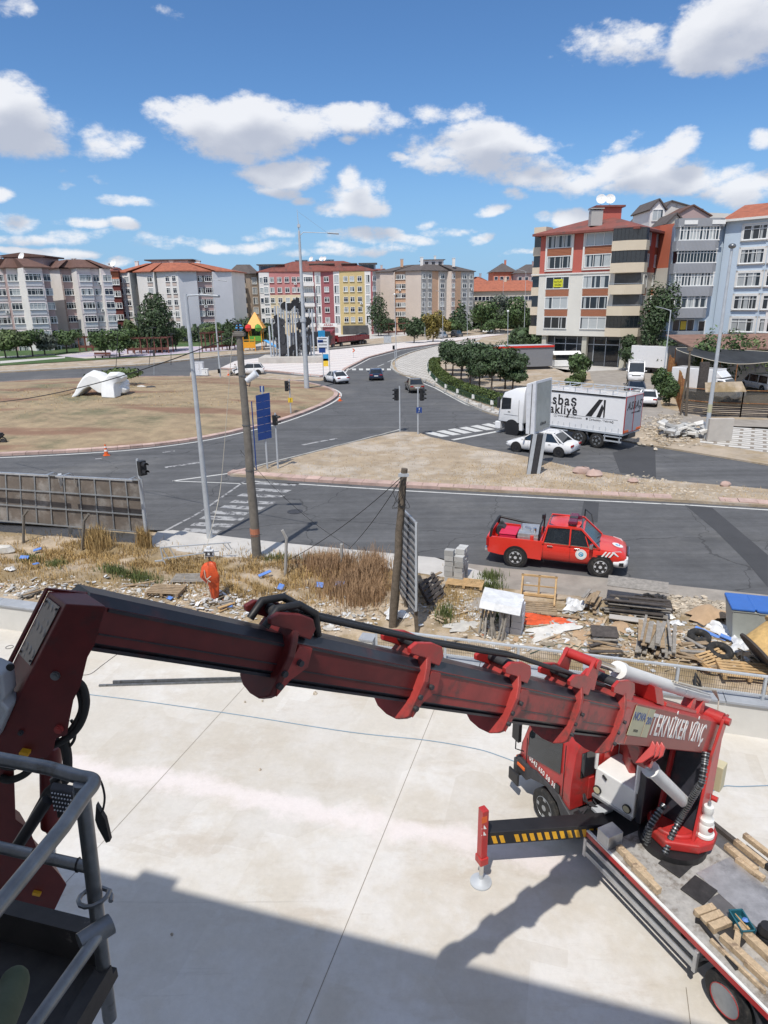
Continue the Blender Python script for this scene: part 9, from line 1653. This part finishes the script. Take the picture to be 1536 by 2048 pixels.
m=MB();m.tube([(.11*math.cos(a),.11*math.sin(a),0)for a in[k*math.pi/10 for k in range(20)]],.008,5,closed=True);place(m.build('wire_ring','dark',None,'thin wire ring lying on the yard at far left','ring'),G(19,1294,YZ+.01))
# two dark stones on roundabout grass
for px,py,lab in((282,775,'small white stone on the roundabout right of the sculpture'),(302,776,'dark low stones on the roundabout right of the sculpture')):m=MB();random.seed(px);m.blob((0,0,.1),.25,8,.2,sq=(2,1,.6));place(m.build('stone','dark' if px>290 else 'plaster',None,lab,'stone','stones on the roundabout'),G(px,py,.85))
# heap of paving slabs beside the ball post
e=E('slab_heap',G(1385,872,.1),0,'heap of broken kerb slabs piled left of the ball lamp post','slab heap');random.seed(19)
for k in range(46):m=MB();m.box((0,0,0),(rnd(.5,1.0),rnd(.3,.5),rnd(.1,.2)));o=m.build('slab','kerb_stone' if k%3 else 'plaster',e);o.location=(rnd(-2.1,1.4),rnd(-1.2,2.0),rnd(.08,.8));o.rotation_euler=(rnd(-.4,.4),rnd(-.4,.4),rnd(-.8,.8))
# splintered wood and bits of litter strewn between the larger things
random.seed(61);D('splinter',(.34,.27,.19),.9,var=.3,scale=3,island=.45)
def bits(name,label,mm,spots,n,l0,l1,w,th,cat,tilt=.25):
 m=MB()
 for i in range(n):
  px,py,rx,ry=random.choice(spots);c=LP(px+random.gauss(0,rx),py+random.gauss(0,ry),.03);q=Matrix.Rotation(rnd(0,6.3),4,'Z')@Matrix.Rotation(rnd(-tilt,tilt),4,'Y');q.translation=c;m.box((0,0,0),(rnd(l0,l1),w*rnd(.5,1.5),th),M4=q)
 m.build(name,mm,None,label,cat,kind='stuff')
sR=[(960,1230,50,14),(1060,1240,50,20),(1180,1250,60,22),(1280,1270,50,24),(1380,1290,50,22),(1460,1310,50,20),(1230,1300,60,8)];sL=[(80,1180,70,10),(300,1185,80,14),(440,1205,50,12),(560,1220,60,14),(660,1240,60,10)]
bits('wood_splinters','broken laths and wood splinters strewn over the lot','splinter',sR+sR+sL,420,.15,.75,.045,.02,'wood scraps');bits('paper_scraps','white and grey scraps of plastic and paper in the dirt','sheet_white',sR+sL+sL,380,.05,.22,.09,.01,'litter',.5);bits('tile_shards','grey tile and slate shards in the dirt','kerb_stone',sL+sR,320,.06,.22,.1,.02,'shards',.4);bits('cardboard_scraps','brown cardboard scraps in the dirt','cardboard',sR,70,.1,.35,.2,.01,'litter',.3)
for k,pts in enumerate(([(1060,1310),(1120,1290),(1180,1298),(1230,1275),(1300,1280)],[(1330,1345),(1400,1335),(1470,1352),(1536,1345)],[(1130,1262),(1180,1256),(1215,1268),(1190,1280)],[(1000,1240),(1040,1232),(1090,1245)])):m=MB();P_=spline([LP(x,y,.04)for x,y in pts],6);m.tube(P_,.012,5);m.build('cable','fence_green' if k%2==0 else 'cable',None,('green cable snaking below the plank piles','dark cable along the railing at right','green cable loop by the dark plate','short green wire by the trestle')[k],'cable','loose cables on the lot',loc=tuple(P_[0]))
# person in the basket beside us (only the knee reaches into view)
fz_=(pt_+down*.80).z;P0=G(-105,2000,fz_+.62);bx_,by_=P0.x+.42,P0.y-.22
Jb=[(-.32,-.18,.62),(-.34,-.2,.85),(-.36,-.2,1.1),(-.36,-.18,1.28),(-.35,-.14,1.38),(-.35,-.13,1.5),(-.56,-.2,1.14),(-.62,-.05,.9),(-.5,.15,.8),(-.46,.2,.8),(-.16,-.2,1.14),(-.12,-.1,.88),(-.18,.12,.78),(-.2,.17,.78),(-.42,.22,.60),(-.42,.16,.14),(-.42,.3,.06),(-.34,.0,.40),(-.33,-.28,.12),(-.32,-.14,.06)]
t_=person('person crouching in the basket, only a green trousered knee in view at lower left',(bx_,by_,fz_),0,Jb,lambda c:5 if c.z>1.40 else 0 if c.z>1.26 else 2 if c.z>.12 else 4)
